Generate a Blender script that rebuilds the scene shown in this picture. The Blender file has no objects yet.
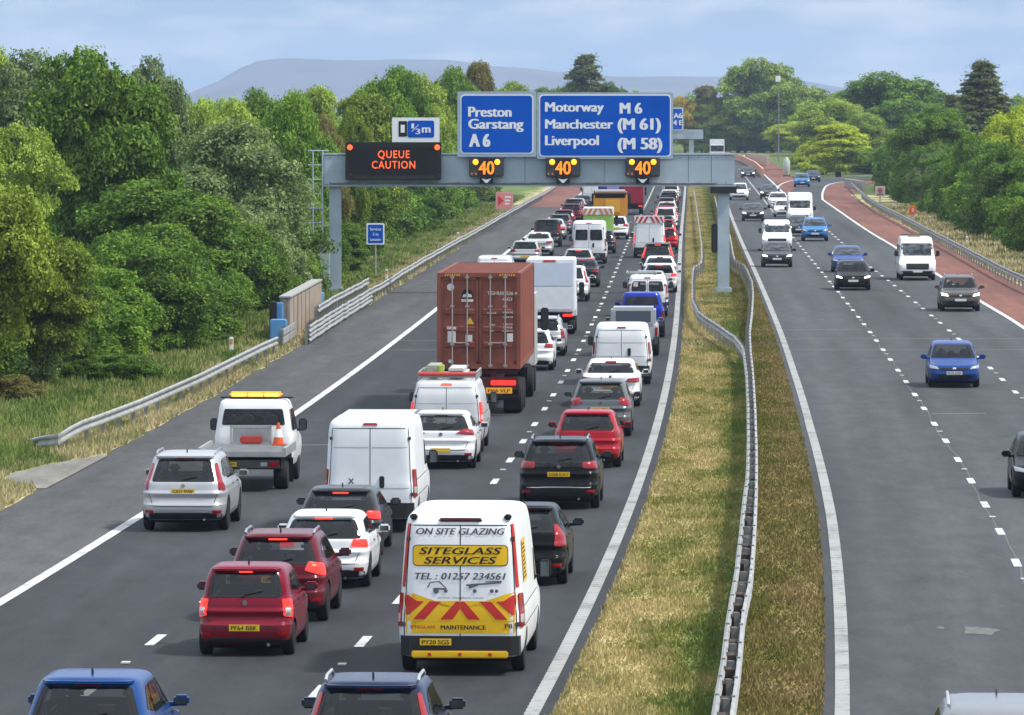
import bpy, bmesh, math, random
import numpy as np
from mathutils import Vector, Matrix

scene = bpy.context.scene
COL = scene.collection
R = math.radians

# ---------------- camera, sky, sun, exposure ----------------
FPX, HC, YH = 6000.0, 9.4, 106.0
cam_d = bpy.data.cameras.new("camera")
cam = bpy.data.objects.new("camera", cam_d)
COL.objects.link(cam)
cam.location = (0, 0, HC)
cam.rotation_euler = (math.pi / 2 - math.atan((357.5 - YH) / FPX), 0, 0)
cam_d.sensor_width = 36
cam_d.lens = 36 * FPX / 1024
cam_d.clip_start = 1.0
cam_d.clip_end = 30000
scene.camera = cam

SUN_EL, SUN_AZ = 55.0, 104.0     # azimuth clockwise from +Y: high on the right, just behind the camera line
world = bpy.data.worlds.new("World")
scene.world = world
world.use_nodes = True
wn, wl = world.node_tree.nodes, world.node_tree.links
wn.clear()
wo = wn.new("ShaderNodeOutputWorld")
bg = wn.new("ShaderNodeBackground")
bg.inputs['Strength'].default_value = 0.13
sky = wn.new("ShaderNodeTexSky")
sky.sky_type = 'NISHITA'
sky.sun_disc = False
sky.sun_elevation = R(SUN_EL)
sky.sun_rotation = R(SUN_AZ)
sky.altitude = 50
sky.air_density = 1.0
sky.dust_density = 0.6
sky.ozone_density = 2.0
# soft cloud banks low over the horizon
tc = wn.new("ShaderNodeTexCoord")
mp = wn.new("ShaderNodeMapping")
mp.inputs['Scale'].default_value = (38, 38, 150)
nz = wn.new("ShaderNodeTexNoise")
nz.inputs['Scale'].default_value = 1.0
nz.inputs['Detail'].default_value = 7
nz.inputs['Roughness'].default_value = 0.55
rp = wn.new("ShaderNodeValToRGB")
rp.color_ramp.elements[0].position = 0.43
rp.color_ramp.elements[0].color = (0, 0, 0, 1)
rp.color_ramp.elements[1].position = 0.64
rp.color_ramp.elements[1].color = (0.75, 0.75, 0.75, 1)
mx = wn.new("ShaderNodeMix"); mx.data_type = 'RGBA'
mx.inputs[7].default_value = (6.0, 6.2, 6.6, 1)
tint = wn.new("ShaderNodeMix"); tint.data_type = 'RGBA'
tint.inputs[0].default_value = 0.90
tint.inputs[7].default_value = (2.2, 3.3, 4.9, 1)
wl.new(tc.outputs['Generated'], mp.inputs['Vector'])
wl.new(mp.outputs[0], nz.inputs['Vector'])
wl.new(nz.outputs['Fac'], rp.inputs['Fac'])
wl.new(sky.outputs[0], tint.inputs[6])
wl.new(tint.outputs[2], mx.inputs[6])
wl.new(rp.outputs[0], mx.inputs[0])
# unseen overhead sky made brighter and whiter than the horizon, as added fill light
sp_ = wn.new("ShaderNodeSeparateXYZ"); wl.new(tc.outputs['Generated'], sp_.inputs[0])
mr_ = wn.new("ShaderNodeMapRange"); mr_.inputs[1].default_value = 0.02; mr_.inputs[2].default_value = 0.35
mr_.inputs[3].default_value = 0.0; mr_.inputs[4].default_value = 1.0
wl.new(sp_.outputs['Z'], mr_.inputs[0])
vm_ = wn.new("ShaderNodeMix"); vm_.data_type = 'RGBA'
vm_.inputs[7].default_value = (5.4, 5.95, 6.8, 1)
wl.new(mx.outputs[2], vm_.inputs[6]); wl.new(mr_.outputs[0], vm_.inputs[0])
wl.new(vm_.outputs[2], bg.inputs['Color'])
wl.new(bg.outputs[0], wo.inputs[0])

sd = bpy.data.lights.new("sun", 'SUN')
sd.energy = 3.2
sd.angle = R(5)          # thin hazy cloud softens the sun
sd.color = (1.0, 0.95, 0.87)
sun = bpy.data.objects.new("sun", sd)
COL.objects.link(sun)
sdir = Vector((math.sin(R(SUN_AZ)) * math.cos(R(SUN_EL)), math.cos(R(SUN_AZ)) * math.cos(R(SUN_EL)), math.sin(R(SUN_EL))))
sun.rotation_euler = sdir.to_track_quat('Z', 'Y').to_euler()
sun.location = (0, 0, 60)

scene.view_settings.view_transform = 'Standard'
scene.view_settings.look = 'None'
scene.view_settings.gamma = 1
scene.view_settings.exposure = 0.45
scene.render.engine = 'CYCLES'
cy = scene.cycles
cy.max_bounces = 5; cy.diffuse_bounces = 2; cy.glossy_bounces = 3
cy.transmission_bounces = 3; cy.transparent_max_bounces = 10; cy.volume_bounces = 0
cy.use_denoising = True
cy.caustics_reflective = False; cy.caustics_refractive = False

# ---------------- materials ----------------
MATS = {}
def srgb(r, g, b):
    f = lambda c: (c / 255 / 12.92) if c / 255 <= 0.04045 else ((c / 255 + 0.055) / 1.055) ** 2.4
    return (f(r), f(g), f(b))

def mat(name, col, rough=0.6, metal=0.0, coat=0.0, var=0.0, vscale=3.0, emit=0.0, spec=0.3, bump=0.0, bscale=40.0, dirt=0.0):
    if name in MATS: return MATS[name]
    m = bpy.data.materials.new(name); m.use_nodes = True
    n, l = m.node_tree.nodes, m.node_tree.links
    b = n['Principled BSDF']
    b.inputs['Base Color'].default_value = (*col, 1)
    b.inputs['Roughness'].default_value = rough
    b.inputs['Metallic'].default_value = metal
    b.inputs['Specular IOR Level'].default_value = spec
    b.inputs['Coat Weight'].default_value = coat
    b.inputs['Coat Roughness'].default_value = 0.06
    if emit:
        b.inputs['Emission Color'].default_value = (*col, 1)
        b.inputs['Emission Strength'].default_value = emit
    c = n.new('ShaderNodeTexCoord')
    if var:
        t = n.new('ShaderNodeTexNoise'); t.inputs['Scale'].default_value = vscale; t.inputs['Detail'].default_value = 6
        l.new(c.outputs['Object'], t.inputs['Vector'])
        mr = n.new('ShaderNodeMapRange'); mr.inputs[1].default_value = .3; mr.inputs[2].default_value = .7
        mr.inputs[3].default_value = 1 - var; mr.inputs[4].default_value = 1 + var
        l.new(t.outputs['Fac'], mr.inputs[0])
        mu = n.new('ShaderNodeMix'); mu.data_type = 'RGBA'; mu.blend_type = 'MULTIPLY'; mu.inputs[0].default_value = 1
        mu.inputs[6].default_value = (*col, 1)
        l.new(mr.outputs[0], mu.inputs[7])
        last = mu.outputs[2]
        if dirt:   # road film gathers on the lower panels
            sp = n.new('ShaderNodeSeparateXYZ'); l.new(c.outputs['Object'], sp.inputs[0])
            dr = n.new('ShaderNodeMapRange'); dr.inputs[1].default_value = 0.25; dr.inputs[2].default_value = 1.0
            dr.inputs[3].default_value = dirt; dr.inputs[4].default_value = 0.02
            l.new(sp.outputs['Z'], dr.inputs[0])
            t2 = n.new('ShaderNodeTexNoise'); t2.inputs['Scale'].default_value = 2.2; t2.inputs['Detail'].default_value = 5
            l.new(c.outputs['Object'], t2.inputs['Vector'])
            mm = n.new('ShaderNodeMath'); mm.operation = 'MULTIPLY'
            l.new(dr.outputs[0], mm.inputs[0]); l.new(t2.outputs['Fac'], mm.inputs[1])
            m2 = n.new('ShaderNodeMix'); m2.data_type = 'RGBA'
            m2.inputs[7].default_value = (0.10, 0.09, 0.075, 1)
            l.new(mm.outputs[0], m2.inputs[0]); l.new(last, m2.inputs[6]); last = m2.outputs[2]
        l.new(last, b.inputs['Base Color'])
    if bump:
        t = n.new('ShaderNodeTexNoise'); t.inputs['Scale'].default_value = bscale; t.inputs['Detail'].default_value = 4
        l.new(c.outputs['Object'], t.inputs['Vector'])
        bp = n.new('ShaderNodeBump'); bp.inputs['Strength'].default_value = bump; bp.inputs['Distance'].default_value = .02
        l.new(t.outputs['Fac'], bp.inputs['Height']); l.new(bp.outputs[0], b.inputs['Normal'])
    MATS[name] = m
    return m

def paint(name, col, metal=0.0, rough=0.24, dirt=0.35):
    dk = max(col) < .1
    return mat('paint_' + name, col, rough=rough, metal=metal, coat=.07 if dk else .12, spec=.08 if dk else .15, var=0.05, vscale=2.0, dirt=dirt*(.15 if dk else .8))

P = {
 'white': paint('white', (.80, .81, .82)), 'offwhite': paint('offwhite', (.60, .61, .60)),
 'vanwhite': paint('vanwhite', (.80, .82, .84), rough=.4, dirt=.75), 'silver': paint('silver', (.50, .51, .52), .4, .33),
 'lightsilver': paint('lightsilver', (.62, .63, .63), .3, .34), 'grey': paint('grey', (.13, .14, .15), .4),
 'darkgrey': paint('darkgrey', (.045, .048, .052), .4), 'black': paint('black', (.008, .008, .010), dirt=.22),
 'darkred': paint('darkred', (.115, .003, .012), .0), 'maroon': paint('maroon', (.20, .003, .020), .0),
 'red': paint('red', (.38, .008, .020)), 'midsilver': paint('midsilver', (.24, .25, .265), .3), 'blue': paint('blue', (.007, .052, .24), .1),
 'brightblue': paint('brightblue', (.007, .055, .21), .1), 'deepblue': paint('deepblue', (.012, .035, .36), .1),
 'navy': paint('navy', (.018, .028, .075), .3), 'green': paint('green', (.36, .62, .14)),
 'orange': paint('orange', (.68, .30, .03)), 'lorryred': paint('lorryred', (.34, .02, .045)),
 'purple': paint('purple', (.06, .04, .30)), 'bronze': paint('bronze', (.10, .09, .08), .4),
 'skyblue': paint('skyblue', (.03, .17, .42), .1),
}

def glass_mat(name, base, r):
    m = bpy.data.materials.new(name); m.use_nodes = True
    n, l = m.node_tree.nodes, m.node_tree.links
    b = n['Principled BSDF']
    c = n.new('ShaderNodeTexCoord'); t = n.new('ShaderNodeTexNoise')
    t.inputs['Scale'].default_value = 3.2; t.inputs['Detail'].default_value = 3
    l.new(c.outputs['Object'], t.inputs['Vector'])
    cr = n.new('ShaderNodeValToRGB')
    cr.color_ramp.elements[0].position = .42; cr.color_ramp.elements[0].color = (base[0]*.35, base[1]*.35, base[2]*.35, 1)
    cr.color_ramp.elements[1].position = .68; cr.color_ramp.elements[1].color = (base[0]*2.6, base[1]*2.6, base[2]*2.6, 1)
    l.new(t.outputs['Fac'], cr.inputs[0]); l.new(cr.outputs[0], b.inputs['Base Color'])
    b.inputs['Roughness'].default_value = r
    b.inputs['Specular IOR Level'].default_value = .35
    MATS[name] = m; return m
GLASS = glass_mat('tinted_glass', (.008, .010, .012), .06)
GLASSL = glass_mat('clear_glass', (.035, .040, .045), .07)
def see_glass(name, a):
    m = bpy.data.materials.new(name); m.use_nodes = True; b = m.node_tree.nodes['Principled BSDF']
    b.inputs['Base Color'].default_value = (.008, .010, .012, 1); b.inputs['Roughness'].default_value = .04
    b.inputs['Specular IOR Level'].default_value = .8; b.inputs['Alpha'].default_value = a
    MATS[name] = m; return m
SEE = see_glass('see_through_tinted_glass', .62); SEEL = see_glass('see_through_glass', .38)
SEATM = mat('seat_cloth', (.030, .030, .034), .85, var=.3); TRIM = mat('cabin_trim', (.05, .05, .052), .8)
TYRE = mat('tyre_rubber', (.016, .016, .017), .85, var=.2)
RIM = mat('alloy_rim', (.38, .39, .40), .35, .8)
STEELRIM = mat('steel_rim', (.10, .10, .105), .5, .5)
PLASTIC = mat('black_plastic', (.018, .018, .020), .6, var=.15)
GREYPL = mat('grey_plastic', (.07, .07, .075), .6, var=.1)
UNDER = mat('underbody_black', (.006, .006, .006), .9)
SEAM = mat('panel_gap', (.012, .012, .013), .8)
CHROME = mat('chrome', (.62, .63, .65), .15, 1.0)
TAIL = mat('tail_lens', (.30, .006, .010), .15, coat=.6)
TAILON = mat('lit_tail_lamp', (1.0, .035, .025), .3, emit=0.85)
BRAKEON = mat('lit_brake_lamp', (1.0, .05, .03), .3, emit=1.8)
AMBER = mat('amber_lens', (.75, .22, .02), .2)
CLEARL = mat('clear_lens', (.60, .61, .62), .1, .4)
HEADON = mat('lit_head_lamp', (1.0, .93, .80), .3, emit=2.2)
HEADOFF = mat('head_lamp', (.45, .47, .50), .12, .5)
PLATEY = mat('yellow_plate', (.78, .50, .02), .45)
PLATEW = mat('white_plate', (.72, .72, .70), .45)
BLACKINK = mat('black_lettering', (.012, .012, .014), .6)
GREYINK = mat('grey_lettering', (.10, .10, .115), .6)
MIRROR = mat('mirror_glass', (.10, .12, .14), .1, .8)
GALV = mat('galvanised_steel', (.34, .35, .345), .6, .2, var=.22, vscale=1.5)
GALVD = mat('weathered_steel', (.24, .245, .24), .6, .3, var=.3, vscale=2)
GANTRY = mat('gantry_paint', (.37, .45, .51), .6, var=.16, vscale=.7, bump=.05, bscale=5)
GANTRYL = mat('pale_gantry_steel', (.36, .43, .49), .5, .2, var=.1)
SIGNBLUE = mat('sign_blue', (.001, .088, .50), .7, var=.10, vscale=.7, spec=.05)
SIGNWHITE = mat('sign_white', (.80, .82, .84), .5)
SIGNGREY = mat('sign_grey_back', (.33, .42, .52), .55, var=.06)
LEDBLACK = mat('led_panel_black', (.012, .012, .013), .6)
LEDRED = mat('led_orange_red', (1.0, .12, .022), .5, emit=1.0)
LEDAMB = mat('led_amber', (1.0, .22, .01), .5, emit=.95)
LAMPAMB = mat('amber_lantern', (1.0, .50, .02), .5, emit=1.0)

# ---------------- small mesh helpers ----------------
def obj(name, me, mats=None, parent=None):
    if isinstance(me, bmesh.types.BMesh):
        m = bpy.data.meshes.new(name); me.to_mesh(m); me.free(); me = m
    if mats is not None:
        me.materials.clear()
        for mm in (mats if isinstance(mats, (list, tuple)) else [mats]): me.materials.append(mm)
    o = bpy.data.objects.new(name, me); COL.objects.link(o)
    if parent is not None: o.parent = parent
    return o

def tag(o, label=None, cat=None, group=None, kind=None):
    if label: o['label'] = label
    if cat: o['category'] = cat
    if group: o['group'] = group
    if kind: o['kind'] = kind
    return o

def empty(name, loc, rz=0.0):
    o = bpy.data.objects.new(name, None); COL.objects.link(o)
    o.location = loc; o.rotation_euler = (0, 0, rz); o.empty_display_size = .2
    return o

def mesh_from(verts, faces, smooth=False, sharp=35, uvs=None):
    me = bpy.data.meshes.new("m")
    me.from_pydata(verts, [], faces)
    if smooth:
        me.shade_smooth()
        me.set_sharp_from_angle(angle=R(sharp))
    if uvs is not None:
        uv = me.uv_layers.new(name='road')
        li = np.zeros(len(me.loops), dtype=np.int32); me.loops.foreach_get('vertex_index', li)
        uv.data.foreach_set('uv', np.asarray(uvs, dtype=np.float32)[li].ravel())
    me.update()
    return me

class MB:
    """collects shapes into one mesh"""
    def __init__(s): s.v = []; s.f = []; s.mi = []
    def add(s, v, f, mi=0):
        o = len(s.v); s.v += [tuple(p) for p in v]; s.f += [tuple(i + o for i in q) for q in f]; s.mi += [mi] * len(f); return s
    def box(s, x0, x1, y0, y1, z0, z1, mi=0, bev=0.0):
        if bev:
            b = min(bev, (x1-x0)*.45, (y1-y0)*.45, (z1-z0)*.45)
            bm = bmesh.new(); bmesh.ops.create_cube(bm, size=1)
            for q in bm.verts: q.co = Vector(((x0+x1)/2 + q.co.x*(x1-x0), (y0+y1)/2 + q.co.y*(y1-y0), (z0+z1)/2 + q.co.z*(z1-z0)))
            bmesh.ops.bevel(bm, geom=bm.edges[:], offset=b, segments=2, affect='EDGES')
            bm.verts.index_update()
            s.add([q.co[:] for q in bm.verts], [[q.index for q in f.verts] for f in bm.faces], mi); bm.free(); return s
        v = [(x0,y0,z0),(x1,y0,z0),(x1,y1,z0),(x0,y1,z0),(x0,y0,z1),(x1,y0,z1),(x1,y1,z1),(x0,y1,z1)]
        return s.add(v, [(0,3,2,1),(4,5,6,7),(0,1,5,4),(1,2,6,5),(2,3,7,6),(3,0,4,7)], mi)
    def tube(s, p0, p1, r0, r1=None, n=8, mi=0, cap=True):
        r1 = r0 if r1 is None else r1
        p0, p1 = Vector(p0), Vector(p1); d = (p1 - p0).normalized()
        a = d.orthogonal().normalized(); b = d.cross(a)
        v = []
        for p, r in ((p0, r0), (p1, r1)):
            for i in range(n):
                t = 2*math.pi*i/n; v.append(p + a*math.cos(t)*r + b*math.sin(t)*r)
        f = [(i, (i+1) % n, n+(i+1) % n, n+i) for i in range(n)]
        if cap: f += [tuple(range(n-1, -1, -1)), tuple(range(n, 2*n))]
        return s.add(v, f, mi)
    def lathe(s, prof, n=24, axis='x', off=(0,0,0), mi=0):
        v = []
        for (u, r) in prof:
            for i in range(n):
                t = 2*math.pi*i/n; c, q = math.cos(t)*r, math.sin(t)*r
                v.append({'x': (u+off[0], c+off[1], q+off[2]), 'y': (c+off[0], u+off[1], q+off[2]), 'z': (c+off[0], q+off[1], u+off[2])}[axis])
        f = []
        for k in range(len(prof)-1):
            for i in range(n):
                f.append((k*n+i, k*n+(i+1) % n, (k+1)*n+(i+1) % n, (k+1)*n+i))
        f.append(tuple(range(n-1, -1, -1))); f.append(tuple(range((len(prof)-1)*n, len(prof)*n)))
        return s.add(v, f, mi)
    def prism(s, poly, y0, y1, mi=0, axis='y'):
        """poly in (x,z) extruded along y (or (y,z) along x, or (x,y) along z)"""
        n = len(poly)
        def pt(p, t): return {'y': (p[0], t, p[1]), 'x': (t, p[0], p[1]), 'z': (p[0], p[1], t)}[axis]
        v = [pt(p, y0) for p in poly] + [pt(p, y1) for p in poly]
        f = [tuple(range(n)), tuple(range(2*n-1, n-1, -1))] + [(i, n+i, n+(i+1) % n, (i+1) % n) for i in range(n)]
        return s.add(v, f, mi)
    def build(s, name, mats, parent=None, smooth=False, sharp=35, fix=True):
        me = bpy.data.meshes.new(name); me.from_pydata(s.v, [], s.f)
        me.polygons.foreach_set('material_index', s.mi)
        if fix:
            bm = bmesh.new(); bm.from_mesh(me); bmesh.ops.recalc_face_normals(bm, faces=bm.faces[:]); bm.to_mesh(me); bm.free()
        if smooth: me.shade_smooth(); me.set_sharp_from_angle(angle=R(sharp))
        return obj(name, me, mats, parent)

def copy_tree(o, parent=None):
    c = o.copy(); COL.objects.link(c)
    if parent is not None: c.parent = parent
    for ch in o.children: copy_tree(ch, c)
    return c

_tc = {}
def text2d(s, shear=0.0, offset=0.0, spacing=1.0):
    """flat outline mesh of a word: verts (u,v) with cap height 1, faces"""
    k = (s, shear, offset, spacing)
    if k in _tc: return _tc[k]
    cu = bpy.data.curves.new('t', 'FONT'); cu.body = s; cu.shear = shear; cu.offset = offset; cu.space_character = spacing
    cu.resolution_u = 3; cu.align_x = 'CENTER'; cu.space_line = .95
    o = bpy.data.objects.new('t', cu); COL.objects.link(o)
    dg = bpy.context.evaluated_depsgraph_get(); dg.update()
    me = bpy.data.meshes.new_from_object(o.evaluated_get(dg))
    v = np.array([q.co[:2] for q in me.vertices]).reshape(-1, 2); f = [tuple(p.vertices) for p in me.polygons]
    bpy.data.objects.remove(o); bpy.data.curves.remove(cu); bpy.data.meshes.remove(me)
    if len(v):
        v[:, 0] -= (v[:, 0].min() + v[:, 0].max()) / 2; h = 0.70
        v /= h
    _tc[k] = (v, f); return _tc[k]

def lettering(name, s, m, parent, x, z, h, fn=None, y=0.0, width=None, flip=False, align='c', **kw):
    """word standing in the local XZ plane facing -Y, or laid on a surface by fn(x,z)->point"""
    bold = kw.pop('offset', 0)*2.2
    v, f = text2d(s, **kw)
    if not len(v): return None
    w = v[:, 0].max() - v[:, 0].min()
    sx = (width / w) if width else h
    ox = 0 if align == 'c' else (w*sx/2 if align == 'l' else -w*sx/2)
    pts = []
    F_ = []
    for j, sh in enumerate((0, -bold, bold)[:3 if bold else 1]):     # heavier strokes: the word laid thrice, a hair apart
        F_ += [tuple(i+len(pts) for i in q) for q in f]
        for a, b in v:
            px, pz = x + ox + a*sx + sh*h, z + b*h
            q = Vector(fn(px, pz)) if fn else Vector((px, y, pz))
            pts.append((q.x, q.y-.0012*j, q.z))
    me = mesh_from(pts, F_)
    return obj(name, me, m, parent)

# ---------------- the road's own geometry ----------------
def W(u, v, z=0.0):
    """point where the sight line through pixel (u,v) meets height z (measured once, then kept as metres)"""
    k = (HC - z) / (v - YH)
    return ((u - 512) * k, FPX * k)
_F = [(539,710.5),(560,662),(582.7,614),(597.7,578),(615.8,536),(631,503),(635.4,492),(646,464.6),(657,434),(663,409),(668.3,384.6),(672.3,354),(675.4,311),(678.5,280),(680,266),(681,243),(682.5,217),(685,188)]
_fw = np.array([W(*p) for p in _F])
_cf = np.polyfit(_fw[:, 1] / 300, _fw[:, 0], 5)
_YE = 640.0
_sE = (np.polyval(_cf, _YE/300) - np.polyval(_cf, (_YE-60)/300)) / 60
_Y0 = 92.0
_s0 = (np.polyval(_cf, (_Y0+12)/300) - np.polyval(_cf, _Y0/300)) / 12
def FX(Y):
    Y = np.asarray(Y, float)
    r = np.polyval(_cf, Y/300)
    r = np.where(Y > _YE, np.polyval(_cf, _YE/300) + _sE*(Y-_YE), r)
    return np.where(Y < _Y0, np.polyval(_cf, _Y0/300) + _s0*(Y-_Y0), r)
def HEAD(Y): return math.atan(float(FX(Y+3) - FX(Y-3)) / 6)
def tab(ys, vs): return lambda Y: np.interp(Y, ys, vs)
oI = tab([60,95,137,175,214,351,417,509,1200], [4.85,4.8,4.7,4.5,4.4,4.3,4.22,4.15,4.15])
oJ = tab([60,125,154,182,220,265,1200], [8.5,8.43,8.3,8.17,8.12,8.1,7.75])
oK = tab([60,207,250,289,330,360,1200], [11.7,11.5,11.48,11.38,11.25,11.1,10.9])
oL = tab([60,265,299,350,406,439,476,601,640,690], [15.1,14.75,14.5,14.4,14.3,14.1,14.0,13.9,14.2,15.4])
def const(c): return lambda Y: np.full(np.shape(Y), float(c))
def fnof(o): return o if callable(o) else const(o)
def ribbon(name, oa, ob, Y0, Y1, z, m, step=4.0, nx=1, parent=None, wob=0.0, seed=0):
    oa, ob = fnof(oa), fnof(ob)
    n = max(2, int((Y1-Y0)/step)+1); Y = np.linspace(Y0, Y1, n)
    a, b = oa(Y), ob(Y)
    if wob:
        rs = np.random.RandomState(seed); a = a + np.convolve(rs.randn(n), [.25,.5,.25], 'same')*wob
    V = []; UV = []
    for i in range(n):
        for k in range(nx+1):
            o = a[i] + (b[i]-a[i])*k/nx
            V.append((float(FX(Y[i]))+o, Y[i], z)); UV.append((o, Y[i]))
    Fc = [(i*(nx+1)+k, i*(nx+1)+k+1, (i+1)*(nx+1)+k+1, (i+1)*(nx+1)+k) for i in range(n-1) for k in range(nx)]
    o = obj(name, mesh_from(V, Fc, uvs=UV), m, parent)
    return o
# ---------------- ground, carriageways, markings ----------------
def node_mat(name):
    m = bpy.data.materials.new(name); m.use_nodes = True
    MATS[name] = m
    return m, m.node_tree.nodes, m.node_tree.links, m.node_tree.nodes['Principled BSDF']
def noise(n, l, vec, scale, detail=6, rough=.55, sc=None):
    t = n.new('ShaderNodeTexNoise'); t.inputs['Scale'].default_value = scale; t.inputs['Detail'].default_value = detail
    t.inputs['Roughness'].default_value = rough
    if sc:
        mp = n.new('ShaderNodeMapping'); mp.inputs['Scale'].default_value = sc
        l.new(vec, mp.inputs[0]); vec = mp.outputs[0]
    l.new(vec, t.inputs['Vector']); return t.outputs['Fac']
def ramp(n, l, fac, stops):
    r = n.new('ShaderNodeValToRGB'); e = r.color_ramp.elements
    while len(e) < len(stops): e.new(.5)
    for k, (p, c) in enumerate(stops): e[k].position = p; e[k].color = (*c, 1) if len(c) == 3 else c
    l.new(fac, r.inputs[0]); return r.outputs[0]
def mixc(n, l, a, b, fac, mode='MIX'):
    m = n.new('ShaderNodeMix'); m.data_type = 'RGBA'; m.blend_type = mode
    for s, v in ((m.inputs[6], a), (m.inputs[7], b), (m.inputs[0], fac)):
        if hasattr(v, 'links'): l.new(v, s)
        else: s.default_value = v if not isinstance(v, tuple) else (*v, 1)
    return m.outputs[2]
def maprange(n, l, v, a, b, c, d):
    m = n.new('ShaderNodeMapRange')
    for i, q in zip((1, 2, 3, 4), (a, b, c, d)): m.inputs[i].default_value = q
    l.new(v, m.inputs[0]); return m.outputs[0]

def asphalt(name, col, tracks, contrast=.25, rough=.85, grain=.5):
    """tracks: road offsets where wheels polish the surface"""
    m, n, l, b = node_mat(name)
    uv = n.new('ShaderNodeUVMap'); uv.uv_map = 'road'
    geo = n.new('ShaderNodeNewGeometry')
    big = noise(n, l, uv.outputs[0], 1, 5, .6, (.9, .045, 1))
    fine = noise(n, l, geo.outputs['Position'], 9, 8, .8)
    patch = noise(n, l, uv.outputs[0], 1, 4, .6, (.25, .012, 1)); mot = noise(n, l, geo.outputs['Position'], 1.0, 6, .75, (1.6, .35, 1))
    c = mixc(n, l, tuple(q*(1-contrast) for q in col), tuple(q*(1+contrast) for q in col), maprange(n, l, big, .3, .7, 0, 1))
    c = mixc(n, l, c, mixc(n, l, (.74,)*3, (1.22,)*3, maprange(n, l, patch, .35, .65, 0, 1)), 1.0, 'MULTIPLY')
    c = mixc(n, l, c, mixc(n, l, (.80,)*3, (1.20,)*3, maprange(n, l, mot, .35, .65, 0, 1)), 1.0, 'MULTIPLY')
    c = mixc(n, l, c, mixc(n, l, (1-grain,)*3, (1+grain,)*3, maprange(n, l, fine, .3, .7, 0, 1)), 1.0, 'MULTIPLY')
    if tracks:
        sx = n.new('ShaderNodeSeparateXYZ'); l.new(uv.outputs[0], sx.inputs[0])
        tot = None
        for t in tracks:
            d = n.new('ShaderNodeMath'); d.operation = 'SUBTRACT'; d.inputs[1].default_value = t; l.new(sx.outputs[0], d.inputs[0])
            a = n.new('ShaderNodeMath'); a.operation = 'ABSOLUTE'; l.new(d.outputs[0], a.inputs[0])
            q = maprange(n, l, a.outputs[0], .05, .75, 1, 0)
            if tot is None: tot = q
            else:
                s = n.new('ShaderNodeMath'); s.operation = 'MAXIMUM'; l.new(tot, s.inputs[0]); l.new(q, s.inputs[1]); tot = s.outputs[0]
        c = mixc(n, l, c, (1.20, 1.20, 1.20), tot, 'MULTIPLY')
    spots = noise(n, l, geo.outputs['Position'], 1.0, 5, .7, (.8, .22, 1))
    c = mixc(n, l, c, (.72,)*3, maprange(n, l, spots, .58, .72, 0, 1), 'MULTIPLY')
    l.new(c, b.inputs['Base Color'])
    b.inputs['Roughness'].default_value = rough; b.inputs['Specular IOR Level'].default_value = .3
    bp = n.new('ShaderNodeBump'); bp.inputs['Strength'].default_value = .35; bp.inputs['Distance'].default_value = .01
    l.new(fine, bp.inputs['Height']); l.new(bp.outputs[0], b.inputs['Normal'])
    return m
def tr(cs): return [c+d for c in cs for d in (-.85, .85)]
A_LEFT = asphalt('dark_asphalt', (.028, .030, .035), tr([-9.2, -5.5, -1.8]), .16, grain=.35)
A_RIGHT = asphalt('grey_asphalt', (.052, .055, .060), tr([6.3, 9.8, 12.8]), .12, grain=.35)
A_SHLD = asphalt('worn_shoulder_asphalt', (.070, .070, .070), [], .20, grain=.4)
A_RED = asphalt('red_shoulder_surfacing', (.175, .072, .052), [], .20, grain=.35)
CONC = asphalt('pale_concrete', (.21, .20, .175), [], .25, grain=.35)

def marking(name, col, wear):
    m, n, l, b = node_mat(name)
    geo = n.new('ShaderNodeNewGeometry')
    f = noise(n, l, geo.outputs['Position'], 6, 8, .75)
    g = noise(n, l, geo.outputs['Position'], .6, 4, .6)
    ad = n.new('ShaderNodeMath'); ad.operation = 'ADD'; l.new(f, ad.inputs[0]); l.new(g, ad.inputs[1])
    c = mixc(n, l, col, (.12, .12, .12), maprange(n, l, ad.outputs[0], .98, 1.3, 0, wear))
    l.new(c, b.inputs['Base Color']); b.inputs['Roughness'].default_value = .7
    return m
M_WHITE = marking('road_paint_white', (.60, .61, .60), .8)
M_LINE = marking('edge_line_paint', (.33, .335, .325), 1.0)
M_JOINT = marking('joint_sealant', (.19, .19, .19), .6)
M_STUD = mat('road_stud', (.55, .54, .48), .5)

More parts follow.
